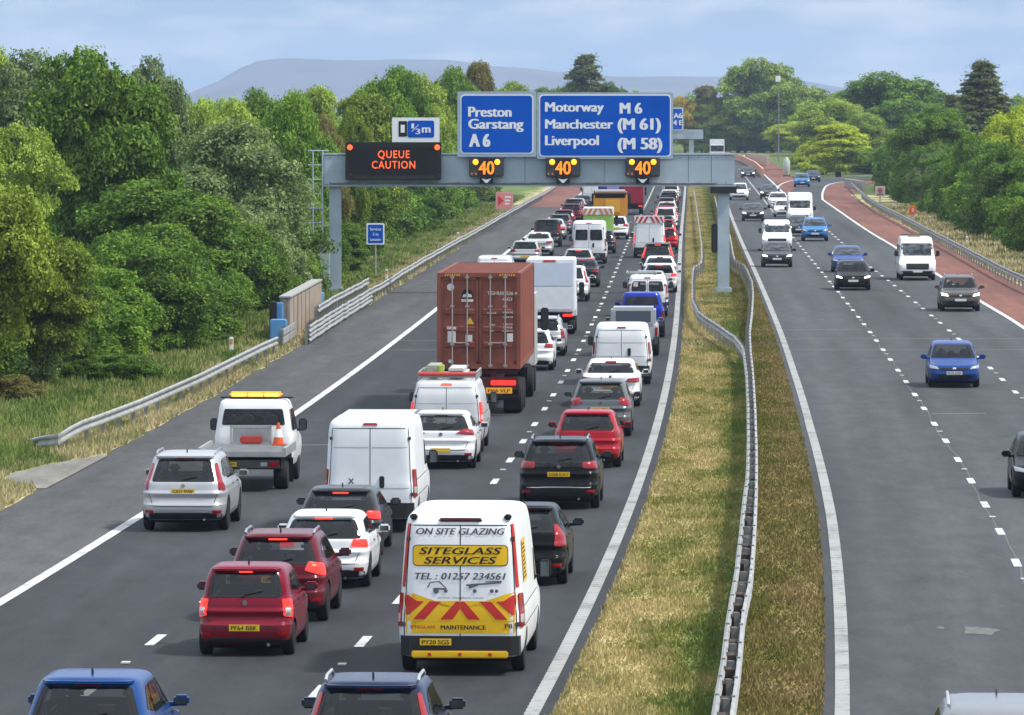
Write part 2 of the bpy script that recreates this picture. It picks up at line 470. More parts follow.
def veg(name, straw, green, dark, uvmix=None, rough=.9):
    """mown and dry grass; uvmix = [(offset, 0..1 greenness), ...]"""
    m, n, l, b = node_mat(name)
    uv = n.new('ShaderNodeUVMap'); uv.uv_map = 'road'
    big = noise(n, l, uv.outputs[0], 1, 6, .62, (.55, .11, 1))
    mid = noise(n, l, uv.outputs[0], 1, 5, .7, (3.2, .9, 1))
    sx = n.new('ShaderNodeSeparateXYZ'); l.new(uv.outputs[0], sx.inputs[0])
    fac = maprange(n, l, big, .38, .62, -.35, .35)
    mm = maprange(n, l, mid, .3, .7, -.25, .25)
    ad = n.new('ShaderNodeMath'); ad.operation = 'ADD'; l.new(fac, ad.inputs[0]); l.new(mm, ad.inputs[1])
    out = ad.outputs[0]
    if uvmix:
        cr = n.new('ShaderNodeFloatCurve')
        x0, x1 = uvmix[0][0], uvmix[-1][0]
        nr = maprange(n, l, sx.outputs[0], x0, x1, 0, 1)
        cm = cr.mapping.curves[0]
        pts = [((x-x0)/(x1-x0), y) for x, y in uvmix]
        cm.points[0].location = pts[0]; cm.points[1].location = pts[-1]
        for p in pts[1:-1]: cm.points.new(*p)
        cr.mapping.update(); l.new(nr, cr.inputs[1])
        a2 = n.new('ShaderNodeMath'); a2.operation = 'ADD'; l.new(out, a2.inputs[0]); l.new(cr.outputs[0], a2.inputs[1]); out = a2.outputs[0]
    else:
        a2 = n.new('ShaderNodeMath'); a2.operation = 'ADD'; l.new(out, a2.inputs[0]); a2.inputs[1].default_value = .5; out = a2.outputs[0]
    c = ramp(n, l, out, [(.0, straw), (.38, tuple((a+b)/2 for a, b in zip(straw, green))), (.62, green), (1.0, dark)])
    l.new(c, b.inputs['Base Color']); b.inputs['Roughness'].default_value = rough; b.inputs['Specular IOR Level'].default_value = .15
    return m
STRAW, GREEN, DARKG = (.46, .375, .18), (.23, .225, .065), (.12, .17, .04)
G_MEDL = veg('median_grass_straw', STRAW, GREEN, (.12, .165, .038), [(.3, .14), (1.1, .30), (1.8, .45), (2.3, .80), (2.7, .9)])
G_MEDR = veg('median_grass_brown', (.235, .180, .075), (.150, .145, .036), (.11, .125, .025), [(2.5, .80), (3.1, .52), (3.8, .28), (4.5, .02)])
G_VERGE = veg('verge_grass', (.46, .39, .22), (.17, .21, .058), (.09, .15, .034), [(-17.6, .95), (-16.4, .55), (-15.9, .25), (-15.2, .16)])
G_LONG = veg('long_grass', (.30, .29, .11), (.17, .23, .055), (.09, .15, .03))
G_FIELD = veg('rough_ground', (.16, .18, .06), (.08, .12, .03), (.045, .07, .018))

# one sheet to the horizon
g = MB(); xs = [-9000, -400, -60, 0, 60, 400, 9000]; ys = [-200, 60, 400, 1200, 3000, 9500]
V = [(x, y, -.05) for y in ys for x in xs]
Fc = [(j*7+i, j*7+i+1, (j+1)*7+i+1, (j+1)*7+i) for j in range(len(ys)-1) for i in range(6)]
tag(obj('ground', mesh_from(V, Fc, uvs=[(v[0], v[1]) for v in V]), G_FIELD), kind='structure')

YB, YT = 45.0, 1150.0
def S(o): return tag(o, kind='structure')
S(ribbon('road_surface', const(-11.6), const(.38), YB, 600, 0, A_LEFT, nx=2))
o_far = ribbon('road_surface', const(-11.6), const(.38), 600, YT, 0, A_LEFT, nx=2); S(o_far)
S(ribbon('hard_shoulder', const(-14.85), const(-11.28), YB, 560, .004, A_SHLD, nx=2, wob=.05, seed=3))
S(ribbon('hard_shoulder', const(-15.1), const(-11.28), 560, YT, .004, A_RED, nx=2))
oRR = lambda Y: np.where(np.asarray(Y) < 634, oL(np.minimum(Y, 690))-.1, 10.9)
S(ribbon('road_surface', lambda Y: oI(Y)-.35, oRR, YB, YT, 0, A_RIGHT, nx=3, step=3))
S(ribbon('hard_shoulder', lambda Y: oL(Y)-.1, lambda Y: oL(Y)+3.5, YB, 601, .004, A_RED, nx=2))
S(ribbon('hard_shoulder', const(10.9), tab([640, 720, 800, 1150], [10.95, 13.5, 14.5, 14.0]), 640, YT, .004, A_RED, nx=2))

# slip road joining from the right, its own edges in metres
sl_l = [(634,775),(705,777.5),(745,786),(765,796),(780,815),(792,850),(800,905)]
sl_r = [(600,822.6),(634,822),(663,823),(700,825),(725,830),(742,840),(755,856),(762,885)]
def px_line(L_): return [((u-512)*Y/FPX, Y) for Y, u in L_]
def resample(P_, n=40):
    P_ = np.array(P_); d = np.r_[0, np.cumsum(np.hypot(*np.diff(P_, axis=0).T))]; t = np.linspace(0, d[-1], n)
    return np.c_[np.interp(t, d, P_[:, 0]), np.interp(t, d, P_[:, 1])]
def smooth(P_, k=2):
    P_ = np.array(P_, float)
    for _ in range(k):
        Q = [P_[0]]
        for a, b in zip(P_[:-1], P_[1:]): Q += [a*.75+b*.25, a*.25+b*.75]
        Q.append(P_[-1]); P_ = np.array(Q)
    return P_
def strip_between(name, A, B, z, m, kind='structure', n=40):
    A, B = resample(smooth(A), n), resample(smooth(B), n)
    V = [(a[0], a[1], z) for a in A] + [(b[0], b[1], z) for b in B]
    Fc = [(i, n+i, n+i+1, i+1) for i in range(n-1)]
    o = obj(name, mesh_from(V, Fc, uvs=[(v[0], v[1]) for v in V]), m)
    if kind: o['kind'] = kind
    return o
SL, SR = px_line(sl_l), px_line(sl_r)
strip_between('slip_road', SL, SR, .002, A_RIGHT)
strip_between('hard_shoulder', SR, [(SR[0][0]+3.5, SR[0][1]), (SR[1][0]+3.6, SR[1][1]), (SR[2][0]+3.6, SR[2][1]), (SR[3][0]+3.6, SR[3][1]-2), (SR[4][0]+3.5, SR[4][1]-8), (SR[5][0]+3.0, SR[5][1]-14), (SR[6][0]+2.0, SR[6][1]-17), (SR[7][0]+.5, SR[7][1]-18)], .010, A_RED)

def line_along(name, pts, w, z, m, parent=None):
    """painted line of width w along a ground polyline"""
    P_ = np.array(pts, float); T = np.gradient(P_, axis=0); T /= np.linalg.norm(T, axis=1)[:, None]
    Nn = np.c_[T[:, 1], -T[:, 0]]
    A, B = P_-Nn*w/2, P_+Nn*w/2; n = len(P_)
    V = [(p[0], p[1], z) for p in A] + [(p[0], p[1], z) for p in B]
    return obj(name, mesh_from(V, [(i, n+i, n+i+1, i+1) for i in range(n-1)], uvs=[(v[0], v[1]) for v in V]), m, parent)
def edge(o, w, Y0, Y1, m=M_LINE, z=.009):
    f = fnof(o)
    S(ribbon('road_marking', lambda Y: f(Y)-w/2, lambda Y: f(Y)+w/2, Y0, Y1, z, m, step=3))
edge(const(-11.15), .24, YB, YT, M_WHITE)
edge(const(0), .235, YB, YT)
edge(oI, .235, YB, YT)
edge(oL, .22, YB, 601, M_WHITE)
edge(const(10.7), .22, 640, YT, M_WHITE)
S(line_along('road_marking', resample(smooth(SL)), .22, .012, M_WHITE)); S(line_along('road_marking', resample(smooth(SR)), .22, .014, M_WHITE))
edge(const(-3.62), .16, 560, 900, M_LINE)
edge(oJ, .16, 520, 900, M_LINE)

def dashes(o, phase, Y0, Y1):
    f = fnof(o); V = []; Fc = []; SV = []; SF = []
    Y = Y0 + phase
    while Y < Y1:
        for a, b, wd, (vv, ff) in ((Y, Y+2.1, .085, (V, Fc)), (Y+5.5, Y+5.72, .07, (SV, SF))):
            if vv is SV and int(Y/9) % 2: continue
            k = len(vv)
            for yy in (a, b):
                x = float(FX(yy)+f(yy)); vv += [(x-wd, yy, .010), (x+wd, yy, .010)]
            if vv is SV:
                vv += [(p[0], p[1], .035) for p in vv[-4:]]
                ff += [(k,k+1,k+5,k+4), (k+2,k+6,k+7,k+3), (k+4,k+5,k+7,k+6), (k,k+4,k+6,k+2), (k+1,k+3,k+7,k+5)]
            else: ff.append((k, k+1, k+3, k+2))
        Y += 9
    S(obj('lane_markings', mesh_from(V, Fc, uvs=[(v[0], v[1]) for v in V]), M_WHITE))
    if SV: S(obj('road_studs', mesh_from(SV, SF), M_STUD))
dashes(const(-3.62), 3.0, YB+2, 560); dashes(const(-7.30), 3.3, YB+2, 560)
dashes(oJ, 5.2, YB, 520); dashes(oK, 7.0, YB, 600)
# rumble ribs across the raised edge line by the central reserve
V = []; Fc = []
for o_, w_ in ((const(0), .117), (oI, .117)):
    Y = 60.0
    while Y < 260:
        k = len(V); x = float(FX(Y)+o_(Y))
        for yy, zz in ((Y, .009), (Y+.04, .02), (Y+.14, .02), (Y+.18, .009)): V += [(x-w_, yy, zz+.001), (x+w_, yy, zz+.001)]
        Fc += [(k, k+1, k+3, k+2), (k+2, k+3, k+5, k+4), (k+4, k+5, k+7, k+6)]; Y += .5
S(obj('road_marking_ribs', mesh_from(V, Fc, uvs=[(v[0], v[1]) for v in V]), M_LINE))
# transverse joints and a thin longitudinal seam
def joint(oa, ob, Y, w=.25, sl=0):
    a = (float(FX(Y))+oa, Y); b = (float(FX(Y))+ob, Y+sl)
    S(line_along('surface_joint', [a, ((a[0]+b[0])/2, (a[1]+b[1])/2), b], w, .007, M_JOINT))
for Y, oa, ob in ((231, 4.5, 14.2), (242, 4.5, 14.2), (252, 4.6, 7.9), (240.5, -11, -.2), (231, -11, -6.3), (183, 8.3, 10.0), (187, 11.6, 13.5), (166, -11, -7.5)): joint(oa, ob, Y, .22, .4)
ys_ = np.arange(50, 330, 3.0)
S(line_along('surface_joint', [(float(FX(y)+oJ(y))+.05*math.sin(y*.21)+.03*math.sin(y*.83), y) for y in ys_], .04, .006, mat('seam_line', (.115, .115, .115), .8)))
def blot(u, v, rx, ry, m, z=.006, seed=1):
    x, y = W(u, v); rs = np.random.RandomState(seed); n = 18
    P_ = [(x+math.cos(t)*rx*(.7+.5*rs.rand()), y+math.sin(t)*ry*(.7+.5*rs.rand()), z) for t in np.linspace(0, 2*math.pi, n, endpoint=False)]
    S(obj('surface_patch', mesh_from(P_, [tuple(range(n))], uvs=[(p[0], p[1]) for p in P_]), m))
WORN = mat('worn_patch', (.13, .13, .125), .85, var=.3, vscale=6)
blot(980, 632, .33, .9, WORN, seed=4); blot(942, 629, .08, .3, WORN, seed=5)

# strips beside the carriageways
_rv = np.random.RandomState(9).randn(4000)
jagv = lambda Y: np.interp(Y, [45, 560, 600, 1150], [-14.62, -14.62, -15.0, -15.0])+.06*np.interp(np.asarray(Y)*.8, np.arange(4000), _rv)
S(ribbon('verge_left', const(-40), jagv, YB, YT, .012, G_VERGE, nx=5, step=1.5))
def jag(base, amp, seed, per=1.0):
    rs = np.random.RandomState(seed); t = rs.randn(4000)
    return lambda Y: fnof(base)(Y) + amp*np.interp(np.asarray(Y)*per, np.arange(4000), t)
mid = lambda Y: (oI(Y)+.2)/2+.35
S(ribbon('median_grass_left', jag(.42, .012, 1, .45), lambda Y: mid(Y), YB, YT, .03, G_MEDL, step=1.0, nx=3))
S(ribbon('median_grass_right', lambda Y: mid(Y), jag(lambda Y: oI(Y)-.40, .018, 2, .45), YB, YT, .03, G_MEDR, step=1.0, nx=3))
oLV = lambda Y: oL(Y)+3.45
S(ribbon('verge_right', jag(oLV, .05, 3), lambda Y: oL(Y)+25, YB, 640, .012, G_VERGE, nx=4))
# concrete pads: layby by the shoulder, gantry bases, channel across the reserve
padf = lambda Y: np.interp(Y, [147, 149.5, 153, 157, 161], [-14.7, -15.9, -16.1, -15.6, -14.7])
S(ribbon('concrete_pad', padf, const(-14.5), 147, 161, .024, CONC, step=.7, nx=2))
def road_patch(name, oa, ob, Y0, Y1, z, m): return S(ribbon(name, const(oa), const(ob), Y0, Y1, z, m, step=2, nx=2))
road_patch('concrete_channel', .42, 4.0, 232, 241, .036, A_SHLD)
road_patch('concrete_footing', 1.1, 4.0, 285, 300, .042, CONC)
road_patch('concrete_footing', -17.6, -14.6, 236, 262, .022, CONC)
# ---------------- grass blades ----------------
def blades(name, oa, ob, Y0, Y1, dens, h0, h1, m, seed, wdt=.02, lean=.5, skip=None):
    rs = np.random.RandomState(seed); oa, ob = fnof(oa), fnof(ob)
    Wd = float(np.mean(ob(np.linspace(Y0, Y1, 20))-oa(np.linspace(Y0, Y1, 20))))
    n = int(dens*Wd*(Y1-Y0)/1.0)
    Y = Y0+(Y1-Y0)*rs.rand(n)**1.5
    t = rs.rand(n); o = oa(Y)+(ob(Y)-oa(Y))*t
    cl = .6+.8*(np.sin(Y*.9+o*2.3)*np.sin(Y*.37-o*3.1)*.5+.5)
    if skip:
        kp = ~((Y > skip[0]) & (Y < skip[1]) & (o > padf(Y)-.03)); Y, t, o, cl = Y[kp], t[kp], o[kp], cl[kp]; n = len(Y)
    x = FX(Y)+o; h = (h0+(h1-h0)*rs.rand(n))*cl; w = wdt*(.6+.8*rs.rand(n))*(1+.004*(Y-100))
    a = rs.rand(n)*2*np.pi; lx, ly = rs.randn(n)*lean*h*.5, rs.randn(n)*lean*h*.5
    dx, dy = np.cos(a)*w, np.sin(a)*w*.3; z = np.full(n, .02)
    V = np.empty((n, 3, 3)); V[:, 0] = np.c_[x-dx, Y-dy, z]; V[:, 1] = np.c_[x+dx, Y+dy, z]; V[:, 2] = np.c_[x+lx, Y+ly, z+h]
    UV = np.empty((n, 3, 2)); UV[:, :, 0] = o[:, None]; UV[:, :, 1] = Y[:, None]
    me = bpy.data.meshes.new(name); me.vertices.add(n*3); me.loops.add(n*3); me.polygons.add(n)
    me.vertices.foreach_set('co', V.ravel()); me.loops.foreach_set('vertex_index', np.arange(n*3, dtype=np.int32))
    me.polygons.foreach_set('loop_start', np.arange(0, n*3, 3, dtype=np.int32)); me.polygons.foreach_set('loop_total', np.full(n, 3, dtype=np.int32))
    uv = me.uv_layers.new(name='road'); uv.data.foreach_set('uv', UV.astype(np.float32).ravel())
    me.update(); o_ = obj(name, me, m)
    return o_
def st(o, lab): return tag(o, lab, 'grass', kind='stuff')
st(blades('grass', const(.33), lambda Y: mid(Y), 85, 720, 150, .035, .11, G_MEDL, 1, .026), 'dry straw coloured grass on the left half of the central reserve')
st(blades('grass', lambda Y: mid(Y), lambda Y: oI(Y)-.30, 85, 720, 150, .035, .11, G_MEDR, 2, .026), 'short olive brown grass on the right half of the central reserve')
st(blades('grass', const(-16.6), jagv, 100, 560, 85, .05, .24, G_VERGE, 3, .03, skip=(147, 161, -15.95)), 'pale dry grass between the left safety barrier and the hard shoulder')
st(blades('grass', const(-27), const(-16.5), 118, 620, 60, .06, .30, G_LONG, 4, .035), 'long green grass behind the left safety barrier')
st(blades('grass', lambda Y: oL(Y)+3.55, lambda Y: oL(Y)+10, 235, 560, 14, .1, .4, G_VERGE, 5, .05), 'rough grass along the verge beyond the red shoulder')

# ---------------- steel safety barriers ----------------
BEAM = [(0, -.155), (.035, -.12), (.035, -.075), (-.02, -.02), (-.02, .02), (.035, .075), (.035, .12), (0, .155)]
def beam_mesh(P_, zc, side, name, parent, m=GALV, mid_z=None):
    P_ = np.array(P_, float); T = np.gradient(P_[:, :2], axis=0); T /= np.linalg.norm(T, axis=1)[:, None]
    N = np.c_[T[:, 1], -T[:, 0]]*side; k = len(BEAM)
    zz = np.full(len(P_), zc) if np.isscalar(zc) else zc
    V = []
    for i, p in enumerate(P_):
        for (a, b) in BEAM: V.append((p[0]+N[i, 0]*a*1.3, p[1]+N[i, 1]*a*1.3, zz[i]+b))
        for (a, b) in BEAM[::-1]: V.append((p[0]+N[i, 0]*(a*1.3-.012), p[1]+N[i, 1]*(a*1.3-.012), zz[i]+b))
    K = 2*k; Fc = [(i*K+j, i*K+(j+1) % K, (i+1)*K+(j+1) % K, (i+1)*K+j) for i in range(len(P_)-1) for j in range(K)]
    Fc += [tuple(range(K)), tuple(range((len(P_)-1)*K, len(P_)*K))[::-1]]
    return obj(name, mesh_from(V, Fc), m, parent)
def dens(P_, step=2.4):
    P_ = np.array(P_, float); d = np.r_[0, np.cumsum(np.hypot(*np.diff(P_[:, :2], axis=0).T))]
    t = np.linspace(0, d[-1], max(2, int(d[-1]/step)+1))
    return np.stack([np.interp(t, d, P_[:, q]) for q in range(P_.shape[1])], 1)
def barrier(P_, side, label, cat='safety barrier', group=None, zc=.61, step=2.4, post_off=.11, m=GALV, double=False, maxposts=100):
    Q = dens(P_, step); r = tag(empty('safety_barrier', (0, 0, 0)), label, cat, group)
    zz = np.full(len(Q), zc); rs = random.Random(len(Q))
    zz = zz+np.array([rs.uniform(-.02, .02) for _ in Q])
    beam_mesh(Q, zz, side, 'rail', r, m)
    if double: beam_mesh(Q, zz-.36, side, 'rail', r, m)
    T = np.gradient(Q[:, :2], axis=0); T /= np.linalg.norm(T, axis=1)[:, None]; N = np.c_[T[:, 1], -T[:, 0]]*side
    pm = MB().box(-.05, .05, -.03, .03, 0, zc+.12).build('post', GALVD); pd = pm.data; bpy.data.objects.remove(pm)
    for i in range(0, len(Q)):
        if i >= maxposts: break
        o = obj('post', pd, None, r); o.location = (Q[i, 0]-N[i, 0]*post_off, Q[i, 1]-N[i, 1]*post_off, 0)
    # fixing bolts read as small dark dots along the rail
    b = MB()
    for i in range(min(len(Q), 90)): b.box(Q[i, 0]-.03, Q[i, 0]+.03, Q[i, 1]-.03, Q[i, 1]+.03, zz[i]+.15, zz[i]+.18)
    b.build('bolts', GALVD, r)
    return r
def wz(L_, z): return [W(u, v, z) for u, v in L_]
# left edge barrier
f15 = lambda Y, o=-16.0: (float(FX(Y))+o, Y)
near = [W(28, 441, .1)]+[W(u, v, .45) for u, v in [(44, 436)]]+wz([(58, 428.5), (80, 423), (100, 416), (140, 401), (200, 375), (262, 344.5), (277, 338)], .7)
near = [(p[0], p[1]) for p in near]
zc_near = None
Q = dens(near, 1.6); r = tag(empty('safety_barrier', (0, 0, 0)), 'near grey steel safety barrier on the left verge, its end ramping down into grass', 'safety barrier')
zz = np.clip(np.linspace(0, 1, len(Q))*len(Q)*1.6/7.5, 0, 1)*.6
beam_mesh(Q, zz, 1, 'rail', r)
pdm = MB().box(-.05, .05, -.03, .03, 0, .6).build('post', GALVD); pd = pdm.data; bpy.data.objects.remove(pdm)
for i in range(4, len(Q), 2): o = obj('post', pd, None, r); o.location = (Q[i, 0]-.14, Q[i, 1], 0)
farL = wz([(372, 289), (383, 283), (392, 277.5), (402, 271), (425, 257.5), (450, 243.5), (480, 227.5), (500, 216), (520, 205), (540, 194), (552, 187)], .7)
barrier(farL+[(farL[-1][0]+1.0*k, farL[-1][1]+40*k) for k in (1, 2, 3)], 1, 'long steel safety barrier running along the left shoulder beyond the tan cabinet', double=False, step=3.2)
mid_l = wz([(309, 327), (325, 317), (348, 303), (372, 289)], .7)
barrier(mid_l, 1, 'low double rail safety barrier in front of the left gantry leg', double=True, step=1.6, zc=.62)
bk = [(x-.75, y) for x, y in wz([(336, 308), (352, 297.5), (372, 286.5), (384, 280)], .95)]
barrier(bk, 1, 'short upper safety rail set behind the left gantry leg', double=False, step=2.0, zc=.90)
# central reserve: twin rails that part around the gantry leg
cl = [(716.5,707),(724,662),(730,614),(737.5,572),(745,500),(747.7,480),(748.6,464.6),(749,434),(748.5,403),(747,372),(744,349),(735.4,337),(717,324.6),(698.5,312.3),(692.3,298.5),(692.3,280),(692.7,270),(694,266),(701,262),(702,255),(701.5,242.7),(699,224.5),(696.4,206),(694,190)]
cr = [(733,707),(739,662),(743.5,611),(750.5,581),(754,539),(755.8,500),(756.4,480),(756.4,452),(755,409),(752.8,372),(750.5,351),(749.6,329),(752,309),(753,292),(751.8,281),(747.3,270),(744,264.5),(735,260),(733,254),(730,236),(724,222),(718,210),(714.5,196)]
CLW, CRW = wz(cl, .7), wz(cr, .7)
def ext(P_):
    a, b = np.array(P_[0]), np.array(P_[1]); d = (a-b)/np.linalg.norm(a-b); return [tuple(a+d*14)]+list(P_)
CLW, CRW = ext(CLW), ext(CRW)
barrier(CLW, -1, 'left rail of the twin central reserve barrier, bowing left around the gantry leg', group='central reserve barriers', step=3.0, zc=.58, post_off=.10)
barrier(CRW, 1, 'right rail of the twin central reserve barrier, bowing right around the gantry leg', group='central reserve barriers', step=3.0, zc=.58, post_off=.10)
# spacer blocks between the twin rails
A = dens(CLW, 1.0); B = np.array(CRW); 
sp = tag(empty('barrier_spacers', (0, 0, 0)), 'rusty dark spacer blocks between the twin central rails', 'spacers')
RUST = mat('rusty_steel', (.065, .050, .042), .8, var=.3)
cnt = 0; yy = 84.0
while yy < 205 and cnt < 95:
    xa, xb = np.interp(yy, [p[1] for p in CLW], [p[0] for p in CLW]), np.interp(yy, [p[1] for p in CRW], [p[0] for p in CRW])
    MB().box(xa+.03, xb-.03, yy-.3, yy+.3, .40, .62).build('spacer', RUST, sp); yy += 2.4; cnt += 1
# right edge barrier
cR = [(1040, 283), (1024, 277), (1000, 266), (960, 245), (930, 230), (900, 214.5), (880, 205), (866, 196), (857, 188), (850, 181)]
barrier([W(u, v, .7) for u, v in cR], -1, 'steel safety barrier along the right verge behind the red shoulder', step=3.2)

# ---------------- main gantry ----------------
GY = 301.0
gx = lambda u, Y=GY: (u-512)*Y/FPX
gz = lambda v, Y=GY: HC-(v-YH)*Y/FPX
G = tag(empty('sign_gantry', (0, GY, 0)), 'large blue-grey steel portal gantry spanning the queueing carriageway', 'gantry')
def grel(o): o.location = (0, 0, 0); return o
MB().box(gx(324), gx(734), -.55, .55, gz(184.5), gz(155), bev=.04).build('beam', GANTRY, G)
s = MB()
for u in (360, 437.5, 487, 525, 563, 604, 645, 688, 711): s.box(gx(u)-.012, gx(u)+.012, -.556, -.552, gz(184.3), gz(155.5))
for u in np.arange(330, 730, 9.2):
    for vv in (157.3, 182.3): s.box(gx(u)-.022, gx(u)+.022, -.562, -.55, gz(vv)-.022, gz(vv)+.022)
s.build('panel_joints', mat('gantry_joint', (.09, .13, .17), .7), G)
MB().box(gx(322), gx(736), -.6, .6, gz(154.6), gz(153.2)).build('beam_cap', GANTRYL, G)
MB().box(gx(322), gx(736), -.6, .6, gz(186.2), gz(184.8)).build('beam_flange', GANTRYL, G)
for nm, u in (('leg', 335.3), ('leg', 723.3)):
    x = gx(u); l_ = MB(); l_.box(x-.30, x+.30, -.32, .32, .05, gz(186.4), bev=.03); l_.build(nm, GANTRY, G)
    MB().box(x-.42, x+.42, -.45, .45, .02, .30, bev=.04).build('base_plate', GANTRYL, G)
MB().box(gx(723.3)-.65, gx(723.3)+.65, -.6, .6, gz(193), gz(186.3)).build('bearing', PLASTIC, G)
MB().box(gx(711.5), gx(717.6), -.3, .25, 2.05, 3.5, bev=.05).build('cable_cabinet', PLASTIC, G)
MB().tube((gx(330), -.60, gz(182.8)), (gx(715), -.60, gz(182.8)), .035).build('conduit', GALVD, G)
for u in range(340, 710, 24): MB().box(gx(u)-.05, gx(u)+.05, -.64, -.555, gz(183.6), gz(181.9)).build('conduit_clip', GALVD, G)
# gantry access ladder with hoops
xl, xr_ = gx(313.5), gx(323); lad = tag(empty('access_ladder', (0, GY-.6, 0)), 'narrow grey steel ladder frame left of the gantry leg', 'ladder')
for x in (xl, xr_): MB().tube((x, 0, gz(256)), (x, 0, gz(151)), .04).build('stile', GANTRYL, lad)
zr = gz(251)
while zr < gz(151):
    MB().tube((xl-.25, 0, zr), (xr_, 0, zr), .028).build('rung', GANTRYL, lad); zr += .72
MB().tube((xl-.25, .02, zr), (xr_+.3, .02, zr), .03).build('top_bar', GANTRYL, lad)
MB().tube((xr_, .04, .1), (xr_, .04, gz(256)), .045).build('support_post', GANTRYL, lad)

def rrect(x0, x1, z0, z1, r, n=5):
    P_ = []
    for cx, cz, a0 in ((x1-r, z1-r, 0), (x0+r, z1-r, 90), (x0+r, z0+r, 180), (x1-r, z0+r, 270)):
        for k in range(n+1):
            a = R(a0+90*k/n); P_.append((cx+r*math.cos(a), cz+r*math.sin(a)))
    return P_
def sign_panel(name, parent, x0, x1, z0, z1, y, base=SIGNBLUE, border=SIGNWHITE, back=SIGNGREY, r=.2, b=.06, gap=.10, th=.08):
    MB().prism(rrect(x0, x1, z0, z1, .05), y, y+th).build('backing_board', back, parent)
    MB().prism(rrect(x0+gap, x1-gap, z0+gap, z1-gap, r), y-.010, y-.002).build('border', border, parent)
    return MB().prism(rrect(x0+gap+b, x1-gap-b, z0+gap+b, z1-gap-b, r-b*.6), y-.020, y-.012).build('face', base, parent)
SY = -.85
s1 = tag(empty('direction_sign', (0, GY, 0)), 'blue direction sign reading Preston Garstang A 6 on the gantry', 'road sign')
sign_panel('s', s1, gx(457.5), gx(536.3), gz(156.6), gz(91.5), SY, gap=.15)
TX = dict(offset=.022, spacing=1.05)
def stxt(par, s_, u0, u1, vb, vt, m=SIGNWHITE, y=SY-.026, name='lettering', **kw):
    h = (vb-vt)*GY/FPX
    return lettering(name, s_, m, par, gx((u0+u1)/2), gz(vb), h, y=y, width=(u1-u0)*GY/FPX, **kw)
stxt(s1, 'Preston', 469, 511, 116.6, 106.5, offset=.03); stxt(s1, 'Garstang', 469, 523, 128.6, 118.6, offset=.03)
stxt(s1, 'A 6', 470, 489.5, 146.5, 133.5, offset=.035)
s2 = tag(empty('direction_sign', (0, GY, 0)), 'wide blue direction sign reading Motorway Manchester Liverpool M 6 on the gantry', 'road sign')
sign_panel('s', s2, gx(537.0), gx(672.5), gz(158.6), gz(92.5), SY, th=.10)
stxt(s2, 'Motorway', 545.5, 603, 111.5, 102, offset=.03); stxt(s2, 'Manchester', 545.5, 612.5, 128.5, 119, offset=.03); stxt(s2, 'Liverpool', 545.5, 598, 145, 135, offset=.03)
stxt(s2, 'M 6', 620, 641, 113.5, 102.5, offset=.035); stxt(s2, '(M 61)', 618, 659.5, 129.5, 118, offset=.035); stxt(s2, '(M 58)', 618, 661, 149, 137.5, offset=.035)
for u in (470, 525, 552, 605, 660):
    MB().box(gx(u)-.06, gx(u)+.06, SY+.11, -.56, gz(157), gz(98)).build('mounting_post', GALVD, s1 if u < 530 else s2)
s3 = tag(empty('distance_sign', (0, GY, 0)), 'small sign with black 1 and blue one third mile on top of the gantry', 'road sign')
MB().prism(rrect(gx(392.5), gx(439.8), gz(142.5), gz(117.5), .06), SY, SY+.06).build('backing_board', SIGNWHITE, s3)
MB().prism(rrect(gx(399), gx(407.5), gz(136.5), gz(121), .05), SY-.012, SY-.002).build('junction_box', LEDBLACK, s3)
MB().prism(rrect(gx(407.9), gx(434.5), gz(137.5), gz(120.5), .10), SY-.012, SY-.002).build('face', SIGNBLUE, s3)
stxt(s3, '1', 401.6, 404.6, 132.5, 124.5, y=SY-.018, offset=.03); stxt(s3, '1', 412, 414.2, 128.3, 123.3, y=SY-.018, offset=.02); stxt(s3, '3', 416, 420.4, 134, 128.5, y=SY-.018, offset=.02)
MB().prism([(gx(411.5), gz(131.5)), (gx(412.3), gz(131.5)), (gx(419.5), gz(124.5)), (gx(418.7), gz(124.5))], SY-.018, SY-.014).build('fraction_bar', SIGNWHITE, s3)
stxt(s3, 'm', 422.5, 430.5, 132.5, 124.5, y=SY-.018, offset=.025)
for u in (402, 430): MB().box(gx(u)-.04, gx(u)+.04, SY+.07, -.5, gz(155), gz(120)).build('mounting_post', GALVD, s3)
ms = tag(empty('message_sign', (0, GY, 0)), 'black electronic message board glowing QUEUE CAUTION at the left end of the gantry', 'message sign')
mx0, mx1, mz0, mz1 = gx(346), gx(441.5), gz(179.5), gz(142)
MB().box(mx0, mx1, -1.05, -.62, mz0, mz1, bev=.03).build('housing', LEDBLACK, ms)
MB().box(mx0+.25, mx1-.25, -1.062, -1.054, mz0+.22, mz1-.25).build('display', mat('led_face', (.006, .006, .006), .35), ms)
lv = MB()
for k in range(5): lv.box(mx0+.08, mx1-.08, -1.075, -1.064, mz0+.05+.035*k, mz0+.062+.035*k)
lv.build('vents', GREYPL, ms)
stxt(ms, 'QUEUE', 378.5, 410, 157.7, 150.2, m=LEDRED, y=-1.075, offset=.001, spacing=1.15); stxt(ms, 'CAUTION', 372.5, 415.5, 168.2, 160.6, m=LEDRED, y=-1.075, offset=.001, spacing=1.15)
for u, v in ((350.5, 147.2), (437.5, 147.2), (350.5, 175.5), (437.5, 175.5)):
    on = v < 160
    MB().lathe([(-1.09, .14 if on else .11), (-1.11, .12 if on else .09)], 16, 'y', (gx(u), 0, gz(v))).build('warning_lantern', LEDRED if on else LEDBLACK, ms)
